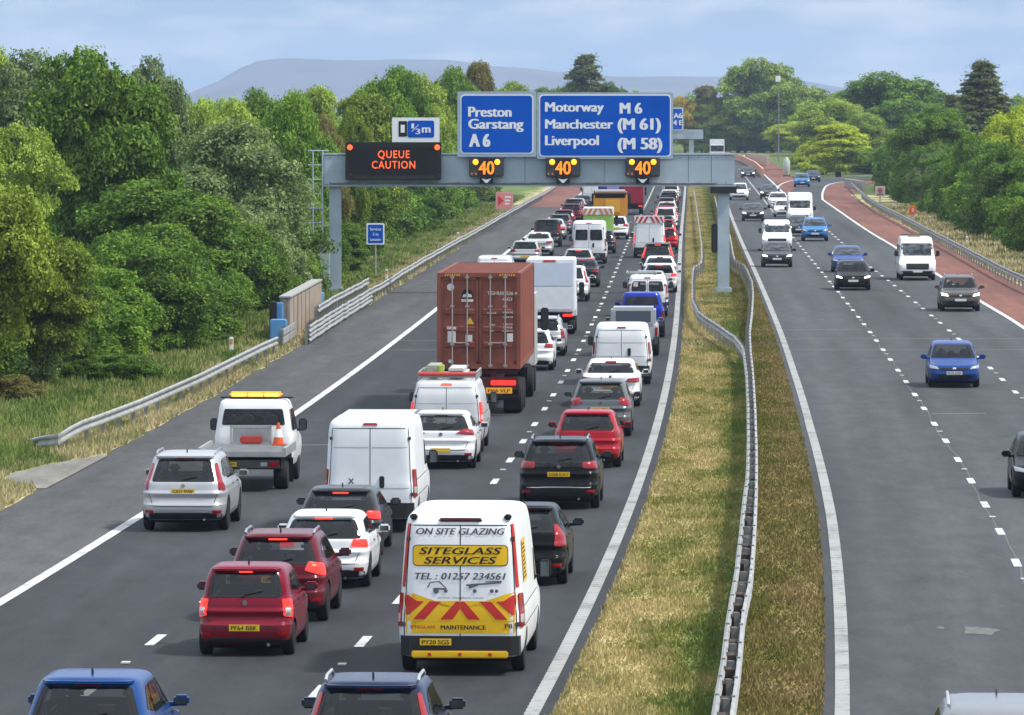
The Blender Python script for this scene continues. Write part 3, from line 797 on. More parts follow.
for i, u in enumerate((486.5, 562.8, 642.2)):
    lab = ['lane signal showing amber 40 under the A 6 sign', 'lane signal showing amber 40 under the Manchester panel, above the second lane', 'lane signal showing amber 40 near the right end of the gantry'][i]
    sg = tag(empty('lane_signal', (gx(u), GY, 0)), lab, 'speed signal', 'lane speed signals on the gantry')
    hw = 17.2*GY/FPX
    MB().box(-hw, hw, -.95, -.62, gz(176.5), gz(157.5), bev=.04).build('housing', mat('signal_housing', (.05, .05, .058), .55), sg)
    MB().box(-.42, .42, -.962, -.952, gz(175.5), gz(158)).build('display', LEDBLACK, sg)
    lettering('numerals', '40', LEDAMB, sg, 0, gz(174), 13.2*GY/FPX, y=-.97, width=15*GY/FPX, offset=.012)
    for q in (-10.8, 10.8): MB().lathe([(-.975, .145), (-1.0, .12)], 16, 'y', (q*GY/FPX, 0, gz(161.8))).build('amber_lantern', LAMPAMB, sg)
    for q in (-14.5, -10.5, 10.5, 14.5): MB().lathe([(-.965, .05), (-.98, .045)], 10, 'y', (q*GY/FPX, 0, gz(173.6))).build('camera_lens', AMBER if q < 0 else GREYPL, sg)
    MB().box(-6.6*GY/FPX, 6.6*GY/FPX, -.9, -.64, gz(183.2), gz(176.9), bev=.02).build('arrow_plate', LEDBLACK, sg)
    a = GY/FPX
    MB().prism([(-5*a, gz(178)), (0, gz(179.3)), (5*a, gz(178)), (1.0*a, gz(182.5)), (-1.0*a, gz(182.5))], -.92, -.905).build('lane_arrow', SIGNWHITE, sg)
# little fixing blobs on top of the big signs
for i, (u, v) in enumerate(((462, 91), (542, 92), (666, 92))):
    pass
# ---------------- vehicle bodies ----------------
def pchip(xs, ys):
    xs = np.array(xs, float); ys = np.array(ys, float); h = np.diff(xs); d = np.diff(ys)/h
    m = np.zeros(len(xs)); m[0], m[-1] = d[0], d[-1]
    for i in range(1, len(xs)-1):
        m[i] = 0 if d[i-1]*d[i] <= 0 else (h[i-1]+h[i])*3/((2*h[i]+h[i-1])/d[i-1]+(h[i]+2*h[i-1])/d[i])
    def f(x):
        x = min(max(x, xs[0]), xs[-1]); i = min(max(int(np.searchsorted(xs, x))-1, 0), len(xs)-2)
        t = (x-xs[i])/h[i]; t2, t3 = t*t, t*t*t
        return (2*t3-3*t2+1)*ys[i]+(t3-2*t2+t)*h[i]*m[i]+(-2*t3+3*t2)*ys[i+1]+(t3-t2)*h[i]*m[i+1]
    return f

class Body:
    def __init__(s, rows):
        z = [r[0] for r in rows]; s.z0, s.z1 = z[0], z[-1]; s.rows = rows
        s.fr, s.ff, s.fw, s.fn = (pchip(z, [r[i] for r in rows]) for i in (1, 2, 3, 4))
    def at(s, z): return s.fr(z), s.ff(z), s.fw(z), s.fn(z)
    def rear(s, x, z, sgn=-1):
        r, f, w, n = s.at(z); k = min(abs(x)/w, .999)
        a, c = (f-r)/2, (f+r)/2
        return Vector((x, c+sgn*a*(1-k**n)**(1/n), z))
    def front(s, x, z): return s.rear(x, z, 1)
    def side(s, y, z, sgn=1):
        r, f, w, n = s.at(z); a, c = (f-r)/2, (f+r)/2; k = min(abs(y-c)/a, .999)
        return Vector((sgn*w*(1-k**n)**(1/n), y, z))
    def mesh(s, sub=3, M=56):
        zs = []
        for a, b in zip(s.rows[:-1], s.rows[1:]): zs += [a[0]+(b[0]-a[0])*k/sub for k in range(sub)]
        zs.append(s.rows[-1][0]); V = []
        for z in zs:
            r, f, w, n = s.at(z); a, c = (f-r)/2, (f+r)/2
            for i in range(M):
                t = 2*math.pi*(i+.5)/M; ct, st_ = math.cos(t), math.sin(t)
                V.append((w*math.copysign(abs(ct)**(2/n), ct), c+a*math.copysign(abs(st_)**(2/n), st_), z))
        Fc = [(k*M+i, k*M+(i+1) % M, (k+1)*M+(i+1) % M, (k+1)*M+i) for k in range(len(zs)-1) for i in range(M)]
        Fc += [tuple(range(M-1, -1, -1)), tuple(range((len(zs)-1)*M, len(zs)*M))]
        return V, Fc
    # outline pts in (k = share of half width, z) or side pts in (y, z)
    def map(s, where, off):
        def f(a, z):
            if where in ('rear', 'front'):
                fn_ = lambda A, Z: (s.rear if where == 'rear' else s.front)(A*s.fw(Z), Z)
            elif where in ('rearx', 'frontx'):
                fn_ = s.rear if where == 'rearx' else s.front
            else:
                sg = 1 if where == 'right' else -1
                fn_ = lambda A, Z: s.side(A, Z, sg)
            e = .004; p = fn_(a, z); u = fn_(a+e, z)-fn_(a-e, z); v = fn_(a, z+e)-fn_(a, z-e)
            n = u.cross(v)
            if n.length < 1e-9: return p
            n.normalize(); out = Vector((p.x, p.y-(s.fr(z)+s.ff(z))/2, 0))
            ref = {'rear': Vector((0, -1, .2)), 'rearx': Vector((0, -1, .2)), 'front': Vector((0, 1, .3)), 'frontx': Vector((0, 1, .3)), 'right': Vector((1, 0, .1)), 'left': Vector((-1, 0, .1))}[where]
            if n.dot(ref) < 0: n = -n
            return p+n*off
        return f

def panel(B, where, poly, name, m, parent, off=.007, rnd=.0, seg=.07, rings=7):
    """a thin slab laid over the body inside an outline"""
    P_ = [Vector(p) for p in poly]
    if rnd:
        Q = []; n = len(P_)
        for i in range(n):
            a, b, c = P_[i-1], P_[i], P_[(i+1) % n]
            ra = min(rnd, (a-b).length*.45); rc = min(rnd, (c-b).length*.45)
            p0, p2 = b+(a-b).normalized()*ra, b+(c-b).normalized()*rc
            for t in (0, .33, .67, 1): Q.append(p0*(1-t)**2+b*2*t*(1-t)+p2*t*t)
        P_ = Q
    Q = []
    for a, b in zip(P_, P_[1:]+P_[:1]):
        k = max(1, int((b-a).length/seg))
        for i in range(k): Q.append(a+(b-a)*i/k)
    c = sum(Q, Vector((0, 0)))/len(Q); f, f0 = B.map(where, off), B.map(where, -.012)
    V = [f(c.x, c.y)]; n = len(Q)
    for r_ in range(1, rings+1):
        for q in Q:
            p = c+(q-c)*(r_/rings); V.append(f(p.x, p.y))
    for q in Q: V.append(f0(q.x, q.y))
    Fc = [(0, 1+i, 1+(i+1) % n) for i in range(n)]
    for r_ in range(rings):
        a, b = 1+r_*n, 1+(r_+1)*n
        Fc += [(a+i, b+i, b+(i+1) % n, a+(i+1) % n) for i in range(n)]
    me = mesh_from(V, Fc, smooth=True, sharp=40)
    bm = bmesh.new(); bm.from_mesh(me); bmesh.ops.recalc_face_normals(bm, faces=bm.faces[:]); bm.to_mesh(me); bm.free()
    return obj(name, me, m, parent)

def _round(poly, rnd):
    P_ = [Vector(p) for p in poly]; Q = []; n = len(P_)
    for i in range(n):
        a, b, c = P_[i-1], P_[i], P_[(i+1) % n]; ra = min(rnd, (a-b).length*.45); rc = min(rnd, (c-b).length*.45)
        p0, p2 = b+(a-b).normalized()*ra, b+(c-b).normalized()*rc
        for t in (0, .33, .67, 1): Q.append(p0*(1-t)**2+b*2*t*(1-t)+p2*t*t)
    R_ = []
    for a, b in zip(Q, Q[1:]+Q[:1]):
        k = max(1, int((b-a).length/.06)); R_ += [a+(b-a)*i/k for i in range(k)]
    return R_
def frit(B, where, poly, parent, rnd):
    """black printed border round a window"""
    Q = _round(poly, rnd); c = sum(Q, Vector((0, 0)))/len(Q); n = len(Q); V = []
    for s_, of in ((1.02, .004), (.93, .004), (.86, .004)):
        f = B.map(where, of)
        for q in Q:
            p = c+(q-c)*s_; V.append(f(p.x, p.y))
    Fc = [(k*n+i, (k+1)*n+i, (k+1)*n+(i+1) % n, k*n+(i+1) % n) for k in range(2) for i in range(n)]
    return obj('window_border', mesh_from(V, Fc), SEAM, parent)
def open_windows(B, body, wins):
    """takes the painted skin away behind each pane"""
    me = body.data; bm = bmesh.new(); bm.from_mesh(me); kill = []
    def inside(p, poly):
        r_ = False; n = len(poly)
        for i in range(n):
            a, b = poly[i], poly[(i+1) % n]
            if (a.y > p[1]) != (b.y > p[1]) and p[0] < (b.x-a.x)*(p[1]-a.y)/(b.y-a.y)+a.x: r_ = not r_
        return r_
    W_ = []
    for where, poly in wins:
        P_ = [Vector(p) for p in poly]; c = sum(P_, Vector((0, 0)))/len(P_); W_.append((where, [c+(p-c)*.93 for p in P_]))
    for f in bm.faces:
        c = f.calc_center_median()
        if f.material_index == 1 or c.z < B.z0+.4: continue
        w = B.fw(c.z); mid_y = (B.fr(c.z)+B.ff(c.z))/2; n = f.normal
        for where, P_ in W_:
            if where in ('rear', 'front'):
                if (c.y < mid_y) != (where == 'rear') or abs(n.x) > .75: continue
                p = (c.x/w, c.z)
            else:
                if (c.x > 0) != (where == 'right') or abs(n.x) < .5: continue
                p = (c.y, c.z)
            if inside(p, P_): kill.append(f); break
    bmesh.ops.delete(bm, geom=kill, context='FACES'); bm.to_mesh(me); bm.free()
def seams(B, items, parent, wd=.012, m=None, name='panel_gaps', off=.003):
    """narrow gaps between panels: [(where, [(a,z),...]), ...] in one mesh"""
    V = []; Fc = []
    for where, pts in items:
        P_ = [Vector(p) for p in pts]; Q = []
        for a, b in zip(P_[:-1], P_[1:]):
            k = max(1, int((b-a).length/.08)); Q += [a+(b-a)*i/k for i in range(k)]
        Q.append(P_[-1]); f = B.map(where, off)
        for i, q in enumerate(Q):
            t = (Q[min(i+1, len(Q)-1)]-Q[max(i-1, 0)]).normalized(); nn = Vector((-t.y, t.x))*wd/2
            if where in ('rear', 'front'): nn.x /= B.fw(q.y)
            V += [f(q.x-nn.x, q.y-nn.y), f(q.x+nn.x, q.y+nn.y)]
        k = len(V)-2*len(Q)
        Fc += [(k+2*i, k+2*i+1, k+2*i+3, k+2*i+2) for i in range(len(Q)-1)]
    return obj(name, mesh_from(V, Fc), m or SEAM, parent)

def objlink(o, *ms):
    for i, m in enumerate(ms):
        o.material_slots[i].link = 'OBJECT'; o.material_slots[i].material = m

def cut_arches(body, wheels, rw, W2):
    """opens the four wheel arches"""
    c = MB()
    for (x, y) in wheels:
        sgn = 1 if x > 0 else -1
        prof = [(sgn*(W2+.12), rw+.055), (sgn*(W2-.36), rw+.055)]
        c.lathe(prof, 28, 'x', (0, y, rw+.01), 1)
    co = c.build('cut', [SEAM, UNDER])
    md = body.modifiers.new('b', 'BOOLEAN'); md.operation = 'DIFFERENCE'; md.object = co; md.solver = 'EXACT'
    dg = bpy.context.evaluated_depsgraph_get(); dg.update()
    me = bpy.data.meshes.new_from_object(body.evaluated_get(dg))
    body.modifiers.clear(); old = body.data; body.data = me; bpy.data.meshes.remove(old)
    bpy.data.objects.remove(co)
    me.shade_smooth(); me.set_sharp_from_angle(angle=R(38))

def wheel_parts(parent, x, y, r, wd=.21, rim=RIM, simple=False, spokes=5):
    sgn = 1 if x > 0 else -1; h = wd/2
    w = MB().lathe([(-h, r*.62), (-h, r*.90), (-h*.8, r*.975), (-h*.4, r), (h*.4, r), (h*.8, r*.975), (h, r*.90), (h, r*.62)], 28, 'x').build('wheel', TYRE, parent, smooth=True)
    w.location = (x, y, r)
    if simple: return w
    q = MB(); q.lathe([(sgn*h*.55, r*.66), (sgn*h*.80, r*.66), (sgn*h*.98, r*.62), (sgn*h*.62, r*.56)], 28, 'x', mi=0)
    q.lathe([(sgn*h*.5, r*.60), (sgn*h*.56, r*.60)], 20, 'x', mi=1)
    for k in range(spokes):
        a = 2*math.pi*k/spokes+.3; c_, s_ = math.cos(a), math.sin(a); b = .085*r/.31*.5
        pts = [(-b*1.2, .02), (b*1.2, .02), (b*.8, r*.6), (-b*.8, r*.6)]
        V = [(sgn*h*t, p*c_-u*s_, p*s_+u*c_) for t in (.60, .92) for p, u in pts]
        q.add(V, [(0, 3, 2, 1), (4, 5, 6, 7), (0, 1, 5, 4), (1, 2, 6, 5), (2, 3, 7, 6), (3, 0, 4, 7)], 0)
    q.lathe([(sgn*h*.6, r*.15), (sgn*h*.98, r*.13)], 12, 'x')
    q.build('rim', [rim, UNDER], w)
    return w

def mirror(parent, B, y, z, sg, pm, m2=PLASTIC, size=1.0, van=False, facing_back=True):
    p = B.side(y, z, sg); w_, h_ = (.20, .30) if van else (.22*size, .15*size)
    mm = MB(); x0 = p.x+sg*.05
    xa, xb = sorted((x0, x0+sg*w_))
    mm.box(xa, xb, y-.06, y+.10, z+.0, z+h_, bev=.035)
    xa, xb = sorted((p.x-sg*.03, x0+sg*.05)); mm.box(xa, xb, y-.01, y+.05, z-.01, z+.05, mi=1)
    o = mm.build('door_mirror', [pm, m2], parent, smooth=True); objlink(o, pm, m2)
    g_ = MB(); xa, xb = sorted((x0+sg*.025, x0+sg*(w_-.025))); g_.box(xa, xb, y-.066, y-.0615, z+.025, z+h_-.025)
    g_.build('mirror_glass', MIRROR, o)
    return o

def number_plate(parent, x, z, y, text, front=False, w=.52, h=.111, two=False, slope=0):
    sg = 1 if front else -1
    if two: w, h = .30, .20
    pl = MB().box(-w/2, w/2, -.006, .006, -h/2, h/2).build('number_plate', PLATEW if front else PLATEY, parent)
    pl.location = (x, y+sg*.014, z)
    if front: pl.rotation_euler = (0, 0, math.pi)
    if text: lettering('plate_characters', text, BLACKINK, pl, 0, -h*.34, h*.66, y=-.0085, width=w*.86, offset=.012)
    return pl

LIB = {}
PAINTED = ('body', 'door_mirror', 'spoiler', 'rear_bumper', 'front_bumper', 'tailgate', 'cab')
def repaint(root, pm, lit):
    for ch in root.children:
        k = ch.name.split('.')[0]
        if k in PAINTED and ch.material_slots and ch.material_slots[0].link == 'OBJECT' and ch.material_slots[0].material is not PLASTIC: ch.material_slots[0].material = pm
        if k == 'tail_light' and ch.material_slots[0].link == 'OBJECT':
            ch.material_slots[0].material = {0: TAIL, 1: TAILON, 2: TAILON}[lit]
        if k == 'brake_light': ch.material_slots[0].material = BRAKEON if lit >= 1 else TAIL

def car(spec, pm, lit=1, plate=None, lod=0):
    """spec: dict of proportions; returns root Empty with origin between the rear wheels on the road"""
    key = (tuple(sorted((k, str(v)) for k, v in spec.items())), plate, lod)
    if key in LIB:
        r = copy_tree(LIB[key]); repaint(r, pm, lit); return r
    g_ = spec.get
    L, Wd, H, wb, ro = spec['L'], spec['W'], spec['H'], spec['wb'], g_('ro', .78)
    belt, hood, cw, run, rake = g_('belt', .95), g_('hood', .84), g_('cowl', 1.05), g_('run', .85), g_('rake', .42)
    rw = g_('rw', .32); W2 = Wd/2; Rr, Ff = -ro, L-ro; style = g_('style', 'hatch'); gw = g_('gw', .765)
    gr = g_('clear', .20)
    if style in ('hatch', 'suv', 'estate'):
        rows = [(gr, Rr+.16, Ff-.22, .90*W2, 7), (gr+.09, Rr+.05, Ff-.07, .965*W2, 8), (gr+.27, Rr, Ff, .995*W2, 8),
                (hood*.60, Rr+.005, Ff-.005, W2, 8), (hood*.655, Rr+.055, Ff-.02, W2, 8), (hood*.76, Rr+.085, Ff-.04, .998*W2, 8), (hood*.86, Rr+.055, Ff-.10, W2, 8), (hood*.93, Rr+.09, Ff-.24, .99*W2, 7.5),
                (hood, Rr+.10, Ff-.55, .985*W2, 7), (belt, Rr+.12, Ff-cw, .955*W2, 7),
                (belt+.06, Rr+.12+rake*.12, Ff-cw-.10, .93*W2, 7), (belt+(H-belt)*.55, Rr+.12+rake*.52, Ff-cw-run*.60, (gw+.07)*W2, 6.5),
                (H-.11, Rr+.12+rake*.88, Ff-cw-run*.93, (gw+.01)*W2, 6), (H-.045, Rr+.14+rake, Ff-cw-run-.16, (gw-.05)*W2, 5.5),
                (H-.012, Rr+.24+rake, Ff-cw-run-.45, (gw-.16)*W2, 5), (H, Rr+.5+rake, Ff-cw-run-.85, (gw-.36)*W2, 4)]
        glass_lo, glass_hi = belt+.03, H-.13
    else:   # saloon, coupe, pickup cab handled through the boot deck
        dk = g_('deck', .42)
        rows = [(gr, Rr+.16, Ff-.22, .90*W2, 7), (gr+.09, Rr+.05, Ff-.07, .965*W2, 8), (gr+.27, Rr, Ff, .995*W2, 8),
                (hood*.58, Rr+.005, Ff-.005, W2, 8), (hood*.64, Rr+.05, Ff-.02, W2, 8), (hood*.80, Rr+.075, Ff-.06, W2, 8), (hood*.94, Rr+.04, Ff-.24, .99*W2, 7.5),
                (hood, Rr+.05, Ff-.55, .985*W2, 7), (belt+.02, Rr+.07, Ff-cw, .96*W2, 7), (belt+.06, Rr+.13+dk*.3, Ff-cw-.08, .945*W2, 7),
                (belt+.10, Rr+.13+dk, Ff-cw-.16, .92*W2, 7), (belt+.10+(H-belt-.1)*.55, Rr+.13+dk+rake*.55, Ff-cw-run*.62, (gw+.06)*W2, 6.5),
                (H-.10, Rr+.13+dk+rake*.88, Ff-cw-run*.93, gw*W2, 6), (H-.04, Rr+.2+dk+rake, Ff-cw-run-.16, (gw-.06)*W2, 5.5),
                (H-.01, Rr+.34+dk+rake, Ff-cw-run-.4, (gw-.17)*W2, 5), (H, Rr+.6+dk+rake, Ff-cw-run-.8, (gw-.36)*W2, 4)]
        glass_lo, glass_hi = belt+.115, H-.115
    B = Body(rows)
    root = empty('car', (0, 0, 0))
    V, Fc = B.mesh(6, 112) if lod == 0 else B.mesh(); body = obj('body', mesh_from(V, Fc), [pm, UNDER], root)
    G1, G2 = (SEE, SEEL) if lod == 0 else (GLASS, GLASSL); wins = []
    def win(where, poly, nm, m, rnd):
        if lod == 0:
            wins.append((where, poly)); q = frit(B, where, poly, root, rnd); return q and panel(B, where, poly, nm, m, root, rnd=rnd)
        return panel(B, where, poly, nm, m, root, rnd=rnd)
    tw = W2-.115
    wh = [(-tw, 0), (tw, 0), (-tw, wb), (tw, wb)]
    cut_arches(body, wh, rw, W2); objlink(body, pm, UNDER)
    for x, y in wh: wheel_parts(root, x, y, rw, simple=lod > 0, rim=g_('rim', RIM))
    # glass
    gl, gh = glass_lo, glass_hi; kw = g_('rk', .86)
    win('rear', [(-kw, gl+g_('rglift', .0)), (kw, gl+g_('rglift', .0)), (kw*.965, gh), (-kw*.965, gh)], 'rear_window', G1, .07)
    win('front', [(-.90, belt+.03), (.90, belt+.03), (.87, gh+.02), (-.87, gh+.02)], 'windscreen', G2, .05)
    yr0, yf0 = B.fr(gl), B.ff(gl); yr1, yf1 = B.fr(gh-.03), B.ff(gh-.03)
    cab0 = g_('cabin', 0)
    yb = wb*.5-.12                       # B pillar
    a0 = yr0+(.42 if style != 'saloon' else .38)+cab0; a1 = yr1+.30+cab0
    bF0, bF1 = yf0-.28, yf1-.20
    zt = H-.155
    for sg, wn_ in ((1, 'right'), (-1, 'left')):
        if style in ('suv', 'estate') and lod == 0 or g_('sixlight'):
            c0 = a0+.62
            win(wn_, [(a0+.05, gl+.12), (c0-.05, gl+.05), (c0-.02, zt), (max(a1, a0)+.22, zt-.03)], 'side_window', G1, .05)
            win(wn_, [(c0+.03, gl+.03), (yb-.03, gl+.02), (yb-.03, zt), (c0+.06, zt)], 'side_window', G1, .03)
        else:
            win(wn_, [(a0+.10, gl+.10), (yb-.03, gl+.02), (yb-.03, zt), (max(a1, a0)+.28, zt-.02)], 'side_window', G1, .05)
        win(wn_, [(yb+.03, gl+.02), (bF0, gl), (bF1-.02, zt-.01), (yb+.03, zt)], 'side_window', G2, .04)
        mirror(root, B, Ff-cw-.42, belt-.02, sg, g_('mirpaint') and PLASTIC or pm)
    if lod == 0:
        open_windows(B, body, wins)
        q = MB(); q.box(-W2*.80, W2*.80, Rr+.45, Ff-cw+.05, gr+.15, gr+.25); q.box(-W2*.84, W2*.84, Ff-cw-.30, Ff-cw+.10, belt-.22, belt-.04, bev=.05)
        q.box(-W2*.84, -W2*.78, Rr+.4, Ff-cw, gr+.2, belt-.03); q.box(W2*.78, W2*.84, Rr+.4, Ff-cw, gr+.2, belt-.03); q.box(-W2*.80, W2*.80, Rr+.30, max(.0, Rr+.9), belt-.12, belt-.08)
        q.build('cabin_trim', TRIM, root)
        q = MB(); yr_ = max(.15, Rr+.95)
        q.box(-W2*.72, W2*.72, yr_, yr_+.16, gr+.3, belt+.06, bev=.06)
        for x in (-.45, 0, .45): q.box(x*W2-.11, x*W2+.11, yr_+.02, yr_+.12, belt+.05, belt+.19, bev=.045)
        for x in (-.44, .44):
            q.box(x*W2-.24, x*W2+.24, yb+.15, yb+.30, gr+.3, belt+.12, bev=.07); q.box(x*W2-.13, x*W2+.13, yb+.17, yb+.28, belt+.13, belt+.29, bev=.05)
        q.build('seats', SEATM, root)
    # tail lights, lamps, plates
    th = hood; tl = g_('tail', [(.74, th*.86), (.965, th*.84), (.965, th*1.06), (.74, th*1.02)])
    for sg in (1, -1):
        o = panel(B, 'rear', [(sg*a, z) for a, z in tl], 'tail_light', TAIL, root, off=.016, rnd=.03); objlink(o, TAIL)
        if g_('clearlens'):
            panel(B, 'rear', [(sg*a, z) for a, z in g_('clearlens')], 'reversing_light', CLEARL, root, off=.022, rnd=.03)
        hl = g_('head', [(.60, hood*.74), (.93, hood*.78), (.955, hood*.90), (.66, hood*.84)])
        o = panel(B, 'front', [(sg*a, z) for a, z in hl], 'headlight', HEADOFF, root, off=.014, rnd=.03); objlink(o, HEADOFF)
        if lod == 0:
            panel(B, 'rear', [(sg*.70, gr+.16), (sg*.90, gr+.16), (sg*.90, gr+.23), (sg*.70, gr+.23)], 'reflector', TAIL, root, off=.012, rnd=.02)
    hb = H-.118
    o = panel(B, 'rear', [(-g_('bw', .24), hb), (g_('bw', .24), hb), (g_('bw', .24), hb+.045), (-g_('bw', .24), hb+.045)], 'brake_light', TAIL, root, off=.03, rnd=.01); objlink(o, TAIL)
    if g_('lower', True):
        panel(B, 'rear', [(-.93, gr+.03), (.93, gr+.03), (.93, gr+g_('valz', .15)), (.6, gr+g_('valz', .15)+.03), (-.6, gr+g_('valz', .15)+.03), (-.93, gr+g_('valz', .15))], 'lower_valance', PLASTIC if not g_('valm') else g_('valm'), root, off=.01, rnd=.03)
    pz = g_('pz', hood*.72); pr = B.rear(0, pz)
    panel(B, 'rearx', [(-.34, pz-.085), (.34, pz-.085), (.30, pz+.085), (-.30, pz+.085)], 'plate_recess', g_('recess', SEAM) or SEAM, root, off=.004, rnd=.04) if g_('recess') else None
    number_plate(root, 0, pz, pr.y, plate)
    panel(B, 'front', [(-.62, gr+.10), (.62, gr+.10), (.70, gr+.24), (-.70, gr+.24)], 'lower_grille', PLASTIC, root, off=.006, rnd=.04)
    panel(B, 'front', [(-.50, hood*.70), (.50, hood*.70), (.54, hood*.80), (-.54, hood*.80)], 'upper_grille', PLASTIC, root, off=.010, rnd=.03)
    panel(B, 'frontx', [(-.06, hood*.74), (.06, hood*.74), (.06, hood*.81), (-.06, hood*.81)], 'badge', CHROME, root, off=.018, rnd=.03)
    number_plate(root, 0, gr+.30, B.front(0, gr+.30).y, plate, front=True)
    if g_('band'):
        za, zb_ = g_('band'); panel(B, 'rear', [(-.62, za), (.62, za), (.62, zb_), (-.62, zb_)], 'gloss_band', GLASS, root, off=.010)
        panel(B, 'rear', [(-.80, gr+.28), (.80, gr+.28), (.80, gr+.305), (-.80, gr+.305)], 'chrome_strip', CHROME, root, off=.016)
    if lod == 0:
        it = [('rear', [(-.97, hood*.60), (-.5, hood*.585), (.5, hood*.585), (.97, hood*.60)])] if style != 'saloon' else []
        it += [('rear', [(-.70, gr+.30), (-.80, hood*.86)]), ('rear', [(.70, gr+.30), (.80, hood*.86)]), ('rear', [(-.70, gr+.30), (.70, gr+.30)])]
        for w_ in ('right', 'left'):
            it += [(w_, [(yb, gr+.16), (yb, belt)]), (w_, [(bF0+.02, gr+.2), (bF0+.08, belt-.02)]), (w_, [(a0+.42, belt-.02), (a0+.36, hood*.7), (a0+.52, gr+.2)]), (w_, [(.5, gr+.13), (wb-.5, gr+.13)])]
            for yy in (yb-.20, yb+.78):
                p = B.side(yy, belt-.10, 1 if w_ == 'right' else -1)
                MB().box(p.x-.015, p.x+.015, yy-.09, yy+.09, belt-.115, belt-.085, bev=.008).build('door_handle', g_('handle', CHROME) if g_('handle') else PLASTIC, root)
        seams(B, it, root)
        zc = gl+.04; w0 = MB(); p, q = B.rear(-.03, zc), B.rear(.30, zc+.07)
        w0.tube(p+Vector((0, -.03, 0)), q+Vector((0, -.03, 0)), .010); w0.tube(B.rear(-.03, zc-.02), p+Vector((0, -.035, 0)), .022)
        w0.build('rear_wiper', PLASTIC, root)
        yy = B.fr(H-.05)+.45
        MB().prism([(yy, H-.01), (yy+.14, H-.01), (yy+.03, H+.075), (yy+.01, H+.075)], -.012, .012, axis='x').build('roof_antenna', PLASTIC, root)
        em = B.rear(0, gl-.09); MB().lathe([(em.y-.018, .045), (em.y+.01, .05)], 16, 'y', (0, 0, gl-.09)).build('badge', CHROME, root)
        MB().tube((W2*.5, Rr+.25, gr+.02), (W2*.5, Rr+.03, gr+.02), .03, n=12).build('exhaust_pipe', CHROME, root)
        u_ = MB(); u_.box(-tw+.12, tw-.12, Rr+.3, Ff-.4, gr-.06, gr+.02); u_.tube((-tw, 0, rw), (tw, 0, rw), .035); u_.build('underbody', UNDER, root)
    if g_('rails'):
        for sg in (1, -1):
            q = MB(); pts = []
            ya, ybk = B.fr(H-.05)+.28, B.ff(H-.05)-.30
            for t in np.linspace(0, 1, 7):
                y = ya+(ybk-ya)*t; x = sg*(gw-.075)*W2; pts.append((x, y, H-.02+.055*min(1, 6*t, 6*(1-t))))
            for a, b in zip(pts[:-1], pts[1:]): q.tube(a, b, .022, n=8)
            q.build('roof_rail', g_('railm', CHROME), root)
    if g_('spoiler', True) and style != 'saloon':
        zz = H-.085; q = MB(); yR = B.fr(zz)
        pts = [(-gw*.9*W2, yR+.09), (-gw*.8*W2, yR-.07), (0, yR-.11), (gw*.8*W2, yR-.07), (gw*.9*W2, yR+.09), (0, yR+.28)]
        q.prism(pts, H-.085, H-.048, axis='z'); o = q.build('spoiler', pm, root); objlink(o, g_('spoilm') or pm)
        if g_('spoilm'): o.material_slots[0].link = 'DATA'; o.data.materials[0] = g_('spoilm')
    LIB[key] = root; repaint(root, pm, lit)
    return root

